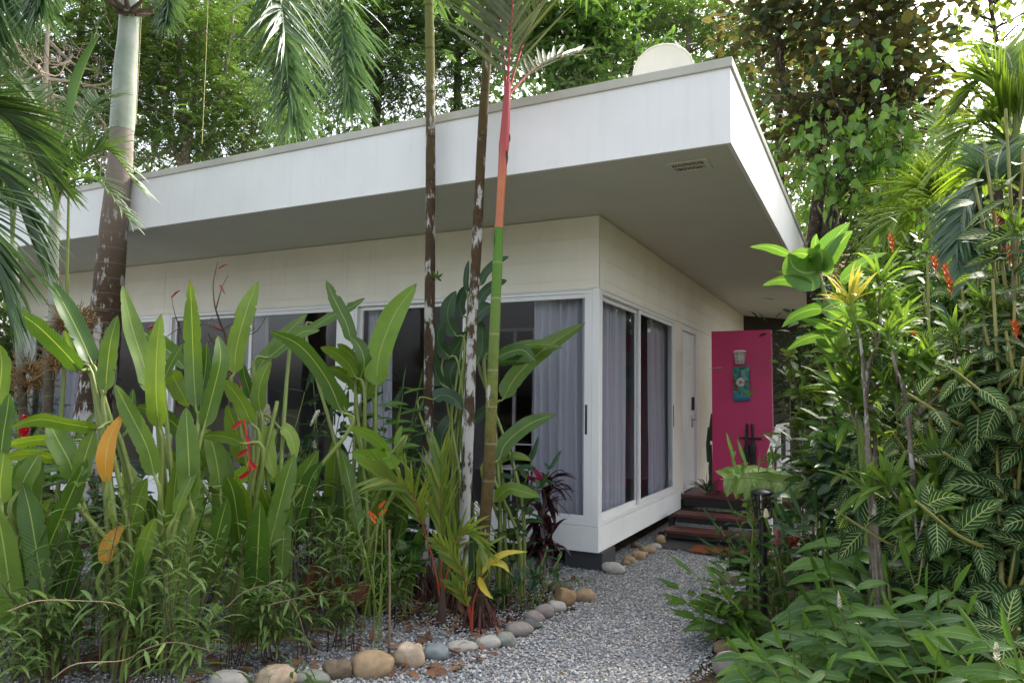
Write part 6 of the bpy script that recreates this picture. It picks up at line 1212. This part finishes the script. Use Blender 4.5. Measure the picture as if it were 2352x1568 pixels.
ginger('variegated ginger poking up before the magenta panel', 1745, 5.2, [(1685, 1050, 0), (1715, 1070, 0), (1700, 1105, 0), (1740, 1090, 0), (1760, 1080, .1)], .26, .05, 7, FRANG, 61, GR)
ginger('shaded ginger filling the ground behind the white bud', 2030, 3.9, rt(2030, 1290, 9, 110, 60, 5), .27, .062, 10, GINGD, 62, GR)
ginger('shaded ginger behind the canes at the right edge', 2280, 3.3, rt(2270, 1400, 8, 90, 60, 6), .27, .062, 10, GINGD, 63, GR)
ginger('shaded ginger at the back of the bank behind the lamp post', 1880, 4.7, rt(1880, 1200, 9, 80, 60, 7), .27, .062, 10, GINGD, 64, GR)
# lobed light leaf over the lamp
def lobed():
    d = hd(G(*z1(965, 1010)))+.16; b = gd(1950, d-.1); t = thing('philodendron', 'philodendron with one big light green lobed leaf spread over the path lamp', 'plant', b); lm, sm = MB(), MB(); r = np.random.default_rng(2); base_ = T(*z1(1100, 330), d)
    mid = [T(*z1(x, y), d+o) for x, y, o in ((1200, 225, .02), (1050, 205, -.02), (880, 185, -.06), (730, 195, -.1))]; P = catmull(mid, 16); tube(sm, P, .004, 5)
    for i in range(1, 15, 2):
        for sg in (-1, 1):
            q = nrm(P[min(i+1, 15)]-P[i-1]); up = np.array([.25, -.62, .75]); s = nrm(np.cross(q, up)); D = sg*s*1.0+q*.55; leaves(lm, [P[i]], [D], [up], .15*math.sin(PI*(i+2)/19)+.06, .088, P_ovate, 6, 2, bend=[[0, 0, -.7]], fold=.12, wave=.15)
    blade(lm, mid, .11, -.5, P_ovate, 12, 4, .1, .1); tube(sm, catmull([b, b+[0, 0, .5], base_, P[0]], 14), .007, 6)
    for p in ([z1(1010, 350), z1(1060, 380), z1(1130, 400), z1(1205, 390)], [z1(1000, 340), z1(930, 330), z1(880, 320), z1(840, 340)]): blade(lm, [T(x, y, d+.22) for x, y in p], .13, .3, P_heart, 10, 4, .2, .1)
    for bx, x, y in ((2010, 1900, 1010), (1990, 1950, 1130), (2030, 2000, 1150)): e = T(x, y, d+.3); tube(sm, catmull([gd(bx, d+.1), T((bx+x)/2, 1300, d+.2), e], 12), .006, 6); leaves(lm, [e]*4, rdir(4, .2), [[0, 0, 1.]]*4, .26, .13, P_heart, 8, 4, bend=[0, 0, -.8], fold=.15)
    sm.build('stems', STEMG, t); lm.build('leaves', LOBE, t)
lobed()

# ================================================================== trees behind the house
def feather_leaves(lm, O, D, L, r, pairs=7, ll=.07, lw=.022):
    """compound leaves: leaflets in pairs along a drooping midrib"""
    n = len(O); k = np.linspace(.15, 1, pairs); b = np.cross(D, np.array([0, 0, 1.])); b = nrm(b+1e-6); Pm = O[:, None]+D[:, None]*(k*L)[None, :, None]+np.array([0, 0, -1.])*(.22*L*k**2)[None, :, None]
    for sg in (-1, 1):
        q = sg*b[:, None]+D[:, None]*.35+r.normal(size=(n, pairs, 3))*.15+np.array([0, 0, -.25]); leaves(lm, Pm.reshape(-1, 3), q.reshape(-1, 3), np.array([0, 0, 1.])+r.normal(size=(n*pairs, 3))*.25, ll*r.uniform(.75, 1.2, n*pairs), lw, P_strap, 1, 1, rnd=np.repeat(r.random(n), pairs)*.8+r.random(n*pairs)*.2)
FLAT = lambda t: np.array([.55, .75])[:len(t)] if len(t) == 2 else np.sin(PI*(t*.86+.07))
def tree(name, label, trunk, crowns, kind, mat, bark, seed, rb=.16, clumps=46, per=80, leaf=(.10, .055), spread=.55, group='trees behind the bungalow', branches=True, pods=0, hang=0, limbs=(), r_tip=.35):
    """trunk: [(px, py, dist)...] from the ground up; crowns: [(px, py, dist, rx px, ry px)] in picture size"""
    r = np.random.default_rng(seed); P = np.array([T(*q) for q in trunk]); P[0] = gd(trunk[0][0], trunk[0][2], -.1); P = catmull(P, 40)
    t = thing(name, label, 'tree', (P[0][0], P[0][1], 0), group); sm, lm, dm = MB(), MB(), []; tube(sm, P, np.linspace(rb, rb*r_tip, 40)*wob(40, .06, seed), 12)
    for pix, r0 in limbs: Q = catmull([T(*q) for q in pix], 24); tube(sm, Q, np.linspace(r0, r0*.4, 24), 9); P = np.vstack([P, Q])
    tot = sum(c[3]*c[4]*(c[5] if len(c) > 5 else 1) for c in crowns); LO, LD = [], []
    for cr in crowns:
        cx, cy, d, rx, ry = cr[:5]; w8 = cr[5] if len(cr) > 5 else 1; C = T(cx, cy, d); s = d/FPX; n = max(2, int(clumps*rx*ry*w8/tot)); A = nrm(C-CAM); S_ = nrm(np.cross(A, [0, 0, 1])); V_ = np.array([0, 0, 1.]); A[2] = 0
        for i in range(n):
            q = nrm(r.normal(size=3))*r.uniform(.25, 1)**.5; c = C+S_*q[0]*rx*s+V_*q[1]*ry*s+A*q[2]*rx*s*.8
            j = np.argmin(np.linalg.norm(P-c, axis=1)+np.maximum(0, P[:, 2]-c[2]+.2)*1.5); a = P[j]
            if branches: B = catmull([a, (a*.5+c*.5)+r.normal(size=3)*.12*np.linalg.norm(c-a)*[1, 1, .5]+[0, 0, .05*np.linalg.norm(c-a)], c], 9); tube(sm, B, np.linspace(min(rb*.28, .012+.014*np.linalg.norm(c-a)), .006, 9), 5, caps=False)
            ncl = int(per*r.uniform(.5, 1.4)); sp = spread*r.uniform(.6, 1.3); off = r.normal(size=(ncl, 3))*sp*[1, 1, .62]; LO.append(c+off); LD.append(nrm(off+r.normal(size=(ncl, 3))*sp*.8+[0, 0, -.15*sp]))
            for _ in range(3): e = c+r.normal(size=3)*sp*.9; tube(sm, [c, (c+e)/2+[0, 0, .03], e], [.008, .006, .003], 4, caps=False)
            if pods and i % pods == 0:
                for _ in range(3): e = c+r.normal(size=3)*sp; pm = MB(); tube(pm, [e, e+[.02, 0, -.12], e+[.0, .02, -.24]], [.006, .016, .004], 5); dm.append(pm)
            if hang and i % hang == 0: e = c+r.normal(size=3)*sp; l = r.uniform(.6, 2.2); tube(sm, [e, e+[r.normal()*.05, r.normal()*.05, -l*.5], e+[r.normal()*.08, r.normal()*.08, -l]], .006, 4, caps=False)
    O, D = np.concatenate(LO), np.concatenate(LD); n = len(O)
    if kind == 'feather': feather_leaves(lm, O, D, leaf[0], r, 6, leaf[1], leaf[1]*.34)
    elif kind == 'whorl':
        for k in range(6): a = r.random(n)*6.28; q = rdir(n, .1)*1.0+D*.7; leaves(lm, O, q, np.tile([0, 0, 1.], (n, 1))+r.normal(size=(n, 3))*.3, leaf[0]*r.uniform(.7, 1.15, n), leaf[1], P_obov, 4, 2, bend=[0, 0, -.4], fold=.2, rnd=np.clip(r.random(n), 0, 1))
    elif kind == 'hang': leaves(lm, O, D*.5+[0, 0, -.8]+r.normal(size=(n, 3))*.3, D+r.normal(size=(n, 3))*.5, leaf[0]*r.uniform(.65, 1.2, n), leaf[1]*r.uniform(.8, 1.15, n), P_heart, 4, 2, fold=.12, bend=[0, 0, -.2], rnd=r.random(n))
    else: leaves(lm, O, D, np.tile([0, 0, 1.], (n, 1))+r.normal(size=(n, 3))*.5, leaf[0]*r.uniform(.65, 1.2, n), leaf[1]*r.uniform(.8, 1.15, n), P_ovate, 5, 2, fold=.2, bend=[0, 0, -.3], rnd=r.random(n))
    sm.build('trunk', bark, t); lm.build('crown', mat, t)
    for q in dm: q.build('seed_pod', PODM, t)
    return t
# light feathery trees at left
tree('feathery_tree', 'light feathery tree with hanging dark pods left of the thick palm crownshaft', [(120, 900, 15), (130, 500, 15), (170, 200, 15), (200, -60, 15)], [(170, 130, 15, 170, 120), (60, 60, 15.5, 120, 90), (250, -40, 15, 170, 90), (210, 250, 15.5, 110, 60)], 'feather', FEA, BARK, 1, .13, 46, 62, (.26, .10), .48, pods=4)
tree('feathery_tree', 'light feathery tree with many thin upright limbs right of the thick palm crownshaft', [(450, 900, 14), (430, 480, 14), (420, 250, 14), (400, -50, 14)], [(420, 150, 14, 130, 110), (500, 270, 13.6, 120, 80), (360, 300, 14, 90, 90), (450, 30, 14, 170, 80), (590, 330, 13.8, 70, 50, 1.4)], 'feather', FEA, BARKL, 2, .12, 60, 66, (.26, .10), .44, limbs=[([(440, 470, 14), (480, 330, 14), (520, 150, 14), (540, -20, 14)], .06), ([(432, 430, 14), (390, 300, 14), (370, 150, 14), (350, 0, 14)], .06), ([(445, 500, 14), (520, 400, 13.8), (580, 300, 13.8)], .05), ([(428, 380, 14), (450, 200, 14), (470, 40, 14)], .05)])
tree('feathery_tree', 'feathery tree above the roof between the hanging foxtail fronds', [(640, 900, 17), (650, 480, 17), (640, 200, 17), (600, -80, 17)], [(620, 120, 17, 150, 120), (540, 60, 16.5, 110, 90), (700, 30, 17, 120, 100), (690, 270, 16.5, 100, 70)], 'feather', FEA, BARK, 3, .14, 48, 60, (.26, .10), .5, limbs=[([(648, 450, 17), (700, 300, 17), (740, 100, 17)], .06)])
tree('feathery_tree', 'dark feathery tree with hanging root strands between the palm fronds and the slender stems', [(860, 900, 18), (850, 480, 18), (870, 200, 18), (880, -100, 18)], [(850, 60, 18, 150, 90), (900, 170, 17.5, 110, 70), (770, 220, 18, 90, 60), (820, 330, 17.5, 110, 34), (960, 20, 18, 110, 90), (940, 270, 17.6, 80, 40)], 'feather', FEAD, BARK, 4, .17, 62, 66, (.28, .11), .5, hang=2)
tree('feathery_tree', 'dark feathery tree behind the red-topped palm', [(1060, 900, 19), (1060, 480, 19), (1050, 200, 19), (1070, -100, 19)], [(1060, 40, 19, 150, 100), (1030, 180, 18.5, 90, 60), (1150, 60, 18.5, 110, 90), (1080, 260, 18.6, 90, 32)], 'feather', FEAD, BARK, 5, .17, 46, 66, (.28, .11), .5, hang=3)
tree('whorled_leaf_tree', 'bright tree with glossy whorled leaves left of the satellite dish', [(1300, 900, 13.5), (1295, 450, 13.5), (1290, 200, 13.5), (1310, -60, 13.5)], [(1270, 60, 13.5, 110, 60), (1360, 30, 13.5, 100, 60), (1400, 110, 13.6, 80, 40), (1240, 150, 13.5, 70, 34), (1330, 175, 13.3, 90, 32), (1200, 20, 13.8, 90, 60)], 'whorl', OBO, BARK, 6, .12, 48, 22, (.20, .075), .34)
tree('whorled_leaf_tree', 'darker whorled-leaf tree behind the satellite dish with sky gaps', [(1470, 900, 17), (1465, 420, 17), (1450, 150, 17), (1480, -100, 17)], [(1450, 20, 17, 120, 60), (1420, 150, 17, 80, 40), (1560, 30, 17, 70, 40, .7)], 'whorl', OBO, BARK, 7, .12, 30, 24, (.20, .075), .42)
tree('feathery_tree', 'airy feathery tree over the roof corner with bright sky between its leaves', [(1560, 900, 16), (1560, 400, 16), (1585, 60, 16), (1600, -120, 16)], [(1600, 20, 16, 110, 50, .8), (1680, 60, 16, 80, 60, .7), (1740, 150, 15.5, 50, 70, .8), (1500, 60, 16, 60, 40, .7)], 'feather', FEA, BARKL, 8, .11, 26, 60, (.24, .09), .42)
# big leathery tree at right with a forked trunk
big = tree('leathery_leaf_tree', 'big tree with forked trunk and leathery leaves brown beneath, right of the eaves', [(1890, 915, 11), (1870, 640, 11), (1876, 480, 11), (1885, 380, 11), (1800, 180, 11), (1790, 60, 11)], [(1800, 60, 11, 110, 80), (1900, 40, 11, 110, 90), (2020, 60, 11, 110, 80), (1790, 220, 11, 60, 70, .8), (1900, 200, 10.7, 100, 70), (2030, 190, 11, 110, 70), (1860, 310, 10.7, 90, 50), (1990, 300, 11, 100, 50, .8), (2060, 260, 11, 60, 80), (1800, -120, 11, 130, 90), (1980, -130, 11, 130, 90), (2140, -110, 11.3, 110, 90)], 'simple', BIGL, BARK, 9, .125, 110, 50, (.17, .115), .30, limbs=[([(1892, 560, 11), (1930, 430, 10.9), (1960, 320, 10.9), (1990, 200, 10.9), (2050, 120, 10.9)], .10), ([(1930, 430, 10.9), (1985, 260, 10.9), (2010, 120, 10.8), (2000, 0, 10.8)], .07), ([(1790, 480, 11.4), (1790, 250, 11.4), (1785, 60, 11.4), (1786, -90, 11.4)], .075), ([(1892, 600, 11), (1960, 450, 10.7), (1990, 380, 10.7)], .06)])  # topmost crown masses, out of view, are added to keep sun off the foreground
tree('vine_tree', 'bright backlit heart-leaved vine scrambling over the forked tree beside the eaves', [(1880, 915, 10), (1900, 600, 10), (1920, 420, 9.8), (1950, 300, 9.8)], [(1960, 400, 9.7, 60, 50), (2010, 420, 9.8, 60, 46), (1970, 300, 9.7, 80, 30), (2090, 300, 10, 60, 40), (1880, 400, 9.6, 50, 30), (1960, 120, 9.9, 50, 40, .7), (2060, 340, 9.8, 60, 40), (1830, 330, 9.7, 40, 30, .7)], 'hang', VINE, BARK, 10, .018, 46, 16, (.155, .125), .26)
tree('sparse_tree', 'sparse tree of thin twigs and small pale leaves against the white sky at upper right', [(2420, 915, 12), (2380, 500, 12), (2330, 300, 12), (2290, 100, 12), (2260, -80, 12)], [(2200, 60, 12, 90, 80), (2290, 40, 12, 90, 90), (2180, 200, 12, 80, 60), (2280, 200, 12, 90, 70), (2330, 100, 12, 60, 80), (2150, 280, 12, 60, 50), (2300, -120, 12, 160, 90, 1.6), (2450, -60, 12, 120, 140, 1.3)], 'hang', SPARSE, BARK, 11, .06, 52, 13, (.115, .09), .34, limbs=[([(2330, 300, 12), (2240, 210, 12), (2150, 130, 12), (2090, 125, 12)], .03), ([(2360, 350, 12), (2280, 300, 12), (2210, 240, 12), (2120, 190, 12)], .025)])  # unseen upper crown is added and thickened to block the sun
# bare pale dead branches at left
def deadtree():
    r = np.random.default_rng(4); d = 13.0; P = catmull([gd(60, d, -.1), T(70, 600, d), T(95, 350, d), T(110, 60, d)], 30); t = thing('dead_tree', 'leafless tree of pale dead twigs behind the thin palms at upper left', 'tree', (P[0][0], P[0][1], 0), 'trees behind the bungalow'); mb = MB(); tube(mb, P, np.linspace(.08, .03, 30), 8)
    def br(a, q, l, r0, lev):
        e = a+q*l; m_ = (a+e)/2+r.normal(size=3)*l*.12; tube(mb, catmull([a, m_, e], 6), np.linspace(r0, r0*.5, 6), 5, caps=False)
        if lev < 3:
            for _ in range(4 if lev < 2 else 3): br(a+(e-a)*r.uniform(.35, 1), nrm(q+r.normal(size=3)*.75+[0, 0, .1]), l*r.uniform(.45, .75), r0*.55, lev+1)
    for i in range(13): br(P[r.integers(12, 30)], nrm(r.normal(size=3)*[1, 1, .6]), r.uniform(.8, 1.7), .028, 0)
    mb.build('trunk', m_flat('pale_dead_wood', (.34, .28, .23), .9), t)
deadtree()
# palms at right behind the thicket
def rpalm(label, bx, d, ty, fr, seed, m=PALMY, rad=.07):
    b = gd(bx, d, -.05); top = T(bx, ty, d); t = thing('palm_tree', label, 'palm', (b[0], b[1], 0), 'palms behind the right thicket'); mb = MB(); tube(mb, catmull([b, (b+top)/2+[.05, 0, 0], top], 20), np.linspace(rad, rad*.7, 20), 12); mb.build('trunk', BARK, t)
    for pix, ds, L in fr: mb = MB(); frond(mb, np.vstack([[top], np.array([T(x, y, d+o) for (x, y), o in zip(pix, ds)])]), .018, 46, L, .036, .85, .55, start=.15, vee=.25); mb.build('frond', [STEMG, m], t)
rpalm('palm with sunlit yellow-green fronds arching beside the forked trunk', 2200, 8.5, 520, [([(2160, 440), (2080, 440), (2000, 560)], [0, -.2, -.3], .75), ([(2200, 420), (2250, 400), (2330, 470)], [0, .2, .3], .6), ([(2170, 460), (2120, 470), (2060, 600)], [.2, .6, .9], .7), ([(2190, 400), (2180, 330), (2140, 260)], [0, .5, .9], .6), ([(2230, 450), (2290, 470), (2330, 580)], [-.2, -.5, -.6], .6), ([(2150, 480), (2060, 500), (1990, 640)], [-.4, -.8, -1], .6)], 1)
rpalm('palm crown rising above the zebra plants at the right edge', 2330, 6.5, 330, [([(2300, 230), (2260, 180), (2190, 260)], [0, 0, 0], .5), ([(2290, 280), (2230, 290), (2170, 370)], [0, -.2, -.3], .5), ([(2330, 200), (2310, 120), (2260, 110)], [0, .2, .4], .5), ([(2360, 230), (2400, 160), (2470, 190)], [0, 0, 0], .5), ([(2300, 330), (2250, 400), (2210, 560)], [0, .2, .3], .5), ([(2350, 180), (2380, 90), (2420, 60)], [0, .4, .8], .5)], 2, PALMY)
rpalm('blue-green palm with a hanging frond between the zebra plants and the bright palm', 2290, 5.8, 440, [([(2260, 420), (2220, 470), (2190, 580)], [0, -.1, -.2], .42), ([(2250, 470), (2230, 540), (2225, 640)], [-.1, -.2, -.3], .36), ([(2320, 420), (2380, 430), (2440, 540)], [0, 0, 0], .42), ([(2290, 380), (2310, 330), (2350, 330)], [0, .3, .6], .4)], 3, PALMB, .05)
# tiled roof of a hut behind the thicket
def hut():
    a = T(1925, 640, 14.0); c = T(2085, 640, 15.5); t = thing('hut', 'dark timber hut with a weathered clay tile roof far behind the thicket', 'hut', (float((a[0]+c[0])/2), float((a[1]+c[1])/2), 0)); q = nrm((c-a)*[1, 1, 0]); n_ = np.array([q[1], -q[0], 0]); n_ = n_ if n_@(CAM-a) > 0 else -n_; L = np.linalg.norm((c-a)[:2])+2.0; a = a-q*1.0; e0 = a[2]-.12
    mb = MB()
    for i in range(int(L/.18)):
        for j in range(9): p = a+q*(i*.18+.09)-n_*(j*.26); p = np.array([p[0], p[1], e0+j*.15]); lathe_ = [p+q*.085*math.cos(x)+np.array([0, 0, .05])*math.sin(x) for x in np.linspace(0, PI, 6)]; f = np.array(lathe_); g = f-n_*.30+np.array([0, 0, .155]); mb.add(np.vstack([f, g]), [[k, k+1, k+7, k+6] for k in range(5)])
    k = NT('weathered_clay_tile'); nn = k.noise(k.pos(), 4, 6); k.base(k.mix(k.ramp(nn, .3, .7), (.30, .13, .075), (.13, .075, .05)), .85, .2); mb.build('roof', k.m, t)
    mb = MB(); p, r_ = a-n_*.4, a+q*L-n_*.4; obox(mb, (p[0], p[1], e0-.05), (r_[0], r_[1], e0-.05), .1, .16)
    for f in np.linspace(.1, .9, 4): s = a+q*L*f-n_*.4; box(mb, s[0]-.07, s[0]+.07, s[1]-.07, s[1]+.07, 0, e0-.1)
    p, r_ = a-n_*1.6, a+q*L-n_*1.6; obox(mb, (p[0], p[1], e0*.5), (r_[0], r_[1], e0*.5), .1, e0); mb.build('timber_wall', m_flat('dark_hut_timber', (.035, .022, .015), .8), t, False)
hut()
# bushes filling the depth behind the thicket and at the house's far side
def bush(label, bx, d, cr, mat, seed, leaf=(.12, .05), clumps=26, per=70, spread=.3, kind='simple', group='bushes behind the house and thicket'):
    return tree('bush', label, [(bx, 915, d), (bx, cr[0][1]+40, d), (bx+6, cr[0][1], d)], cr, kind, mat, BARK, seed, .03, clumps, per, leaf, spread, group)
bush('dark feathery bush left of the hut roof', 2090, 10.5, [(2090, 560, 10.5, 90, 80), (2150, 650, 10.2, 90, 70)], FEAD, 21, (.20, .08), 26, 60, .35, 'feather')
bush('dark narrow-leaved bush right of the handrail', 1890, 11.4, [(1870, 850, 11.4, 50, 80), (1860, 980, 11.4, 50, 90), (1930, 950, 11, 80, 100)], GINGD, 22, (.17, .035), 44, 60, .3)
bush('mid-green bush under the palms behind the zebra plants', 2200, 7.2, [(2180, 700, 7.2, 120, 90), (2290, 640, 7.2, 100, 100), (2090, 800, 7, 110, 100), (2300, 820, 7, 110, 110)], GING, 23, (.13, .04), 60, 70, .3)
bush('dark bush closing the gap under the hut', 1990, 9.5, [(2030, 780, 9.5, 100, 50), (1990, 760, 9.6, 50, 50), (2080, 740, 9.5, 80, 50)], GINGD, 24, (.15, .05), 40, 70, .32)
bush('sunlit bush right of the eaves between forked trunk and palm', 2060, 13.5, [(2030, 520, 13.5, 130, 70), (2130, 420, 13.5, 100, 60), (1950, 600, 13.5, 100, 60), (2240, 480, 13.8, 110, 70)], SPARSE, 25, (.16, .07), 50, 60, .42)
bush('dense bamboo-like bush beyond the left end of the house', 20, 13.0, [(10, 850, 13, 70, 100), (-60, 780, 13, 90, 120), (20, 960, 12.5, 80, 80)], FEA, 26, (.2, .08), 34, 60, .42, 'feather')
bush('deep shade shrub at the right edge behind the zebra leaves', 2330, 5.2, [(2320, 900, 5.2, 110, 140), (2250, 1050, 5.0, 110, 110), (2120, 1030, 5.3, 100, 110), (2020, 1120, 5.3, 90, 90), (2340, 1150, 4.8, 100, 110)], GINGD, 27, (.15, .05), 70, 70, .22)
# the far wood: reads as one mass
def farwood():
    r = np.random.default_rng(8); lm = MB(); LO = []
    for i in range(1150):
        px = r.uniform(-900, 3300); d = r.uniform(24, 40); topy = 20+70*math.sin(px*.006+1)+80*math.sin(px*.017)+r.uniform(-60, 60); topy += 330 if px > 1750 else (90 if px > 1500 else 0)
        y = topy+(880-topy)*r.random()**1.3; c = T(px, y, d); n = 62; LO.append(c+r.normal(size=(n, 3))*[1.3, 1.3, .8])
    O = np.concatenate(LO); n = len(O); leaves(lm, O, rdir(n, -.2), np.tile([0, 0, 1.], (n, 1))+r.normal(size=(n, 3))*.5, r.uniform(.3, .6, n), r.uniform(.14, .26, n), P_ovate, 2, 2, fold=.2, bend=[0, 0, -.3]); o = lm.build('far_wood', FARL); o['kind'] = 'stuff'
farwood()
# thin hanging lianas
for i, (x, y0, y1, d) in enumerate(((330, -30, 285, 9.5), (482, -30, 330, 9.0))):
    mb = MB(); tube(mb, catmull([T(x, y0-300, d), T(x-4, y0, d), T(x-10, (y0+y1)/2, d), T(x-18, y1, d)], 16), .0045, 5); tag(mb.build('hanging_liana', m_flat('straw_liana', (.33, .30, .12), .8)), ('pale liana hanging beside the thick palm crownshaft', 'pale liana hanging before the many-limbed feathery tree')[i], 'vine')

# cactus and grass tuft beside the magenta panel
def cactus():
    t = thing('cactus', 'thin dark green cactus column peeking out left of the magenta panel', 'plant', (.27, 3.62, .35)); mb = MB()
    for dx, z0, z1_ in ((0, .35, .95), (-.03, .72, 1.18), (.012, 1.0, 1.36)): tube(mb, [(.27+dx, 3.62, z0), (.265+dx, 3.62, (z0+z1_)/2), (.275+dx, 3.62, z1_)], [.022, .028, .012], 8)
    mb.build('stem', m_flat('dark_cactus_skin', (.03, .06, .025), .6), t)
    t = thing('grass_tuft', 'small grassy plant on the deck at the foot of the magenta panel', 'plant', (.25, 3.45, .35)); mb = MB(); n = 26; leaves(mb, np.tile([.26, 3.42, .35], (n, 1)), rdir(n, 1.6), rdir(n), .30, .02, P_lance, 6, 2, bend=np.tile([0, 0, -.9], (n, 1)), fold=.3); mb.build('blades', GINGD, t)
cactus()

tree('feathery_tree', 'green feathery tree far behind the forked tree at upper right', [(2000, 915, 15), (1990, 500, 15), (1980, 250, 15), (1960, -60, 15)], [(1960, 120, 15, 170, 120), (1850, 250, 15, 110, 110), (2060, 330, 15, 130, 90), (1900, 400, 15, 130, 90), (1780, 120, 15, 90, 90)], 'feather', FEA, BARK, 31, .13, 52, 60, (.26, .10), .5)
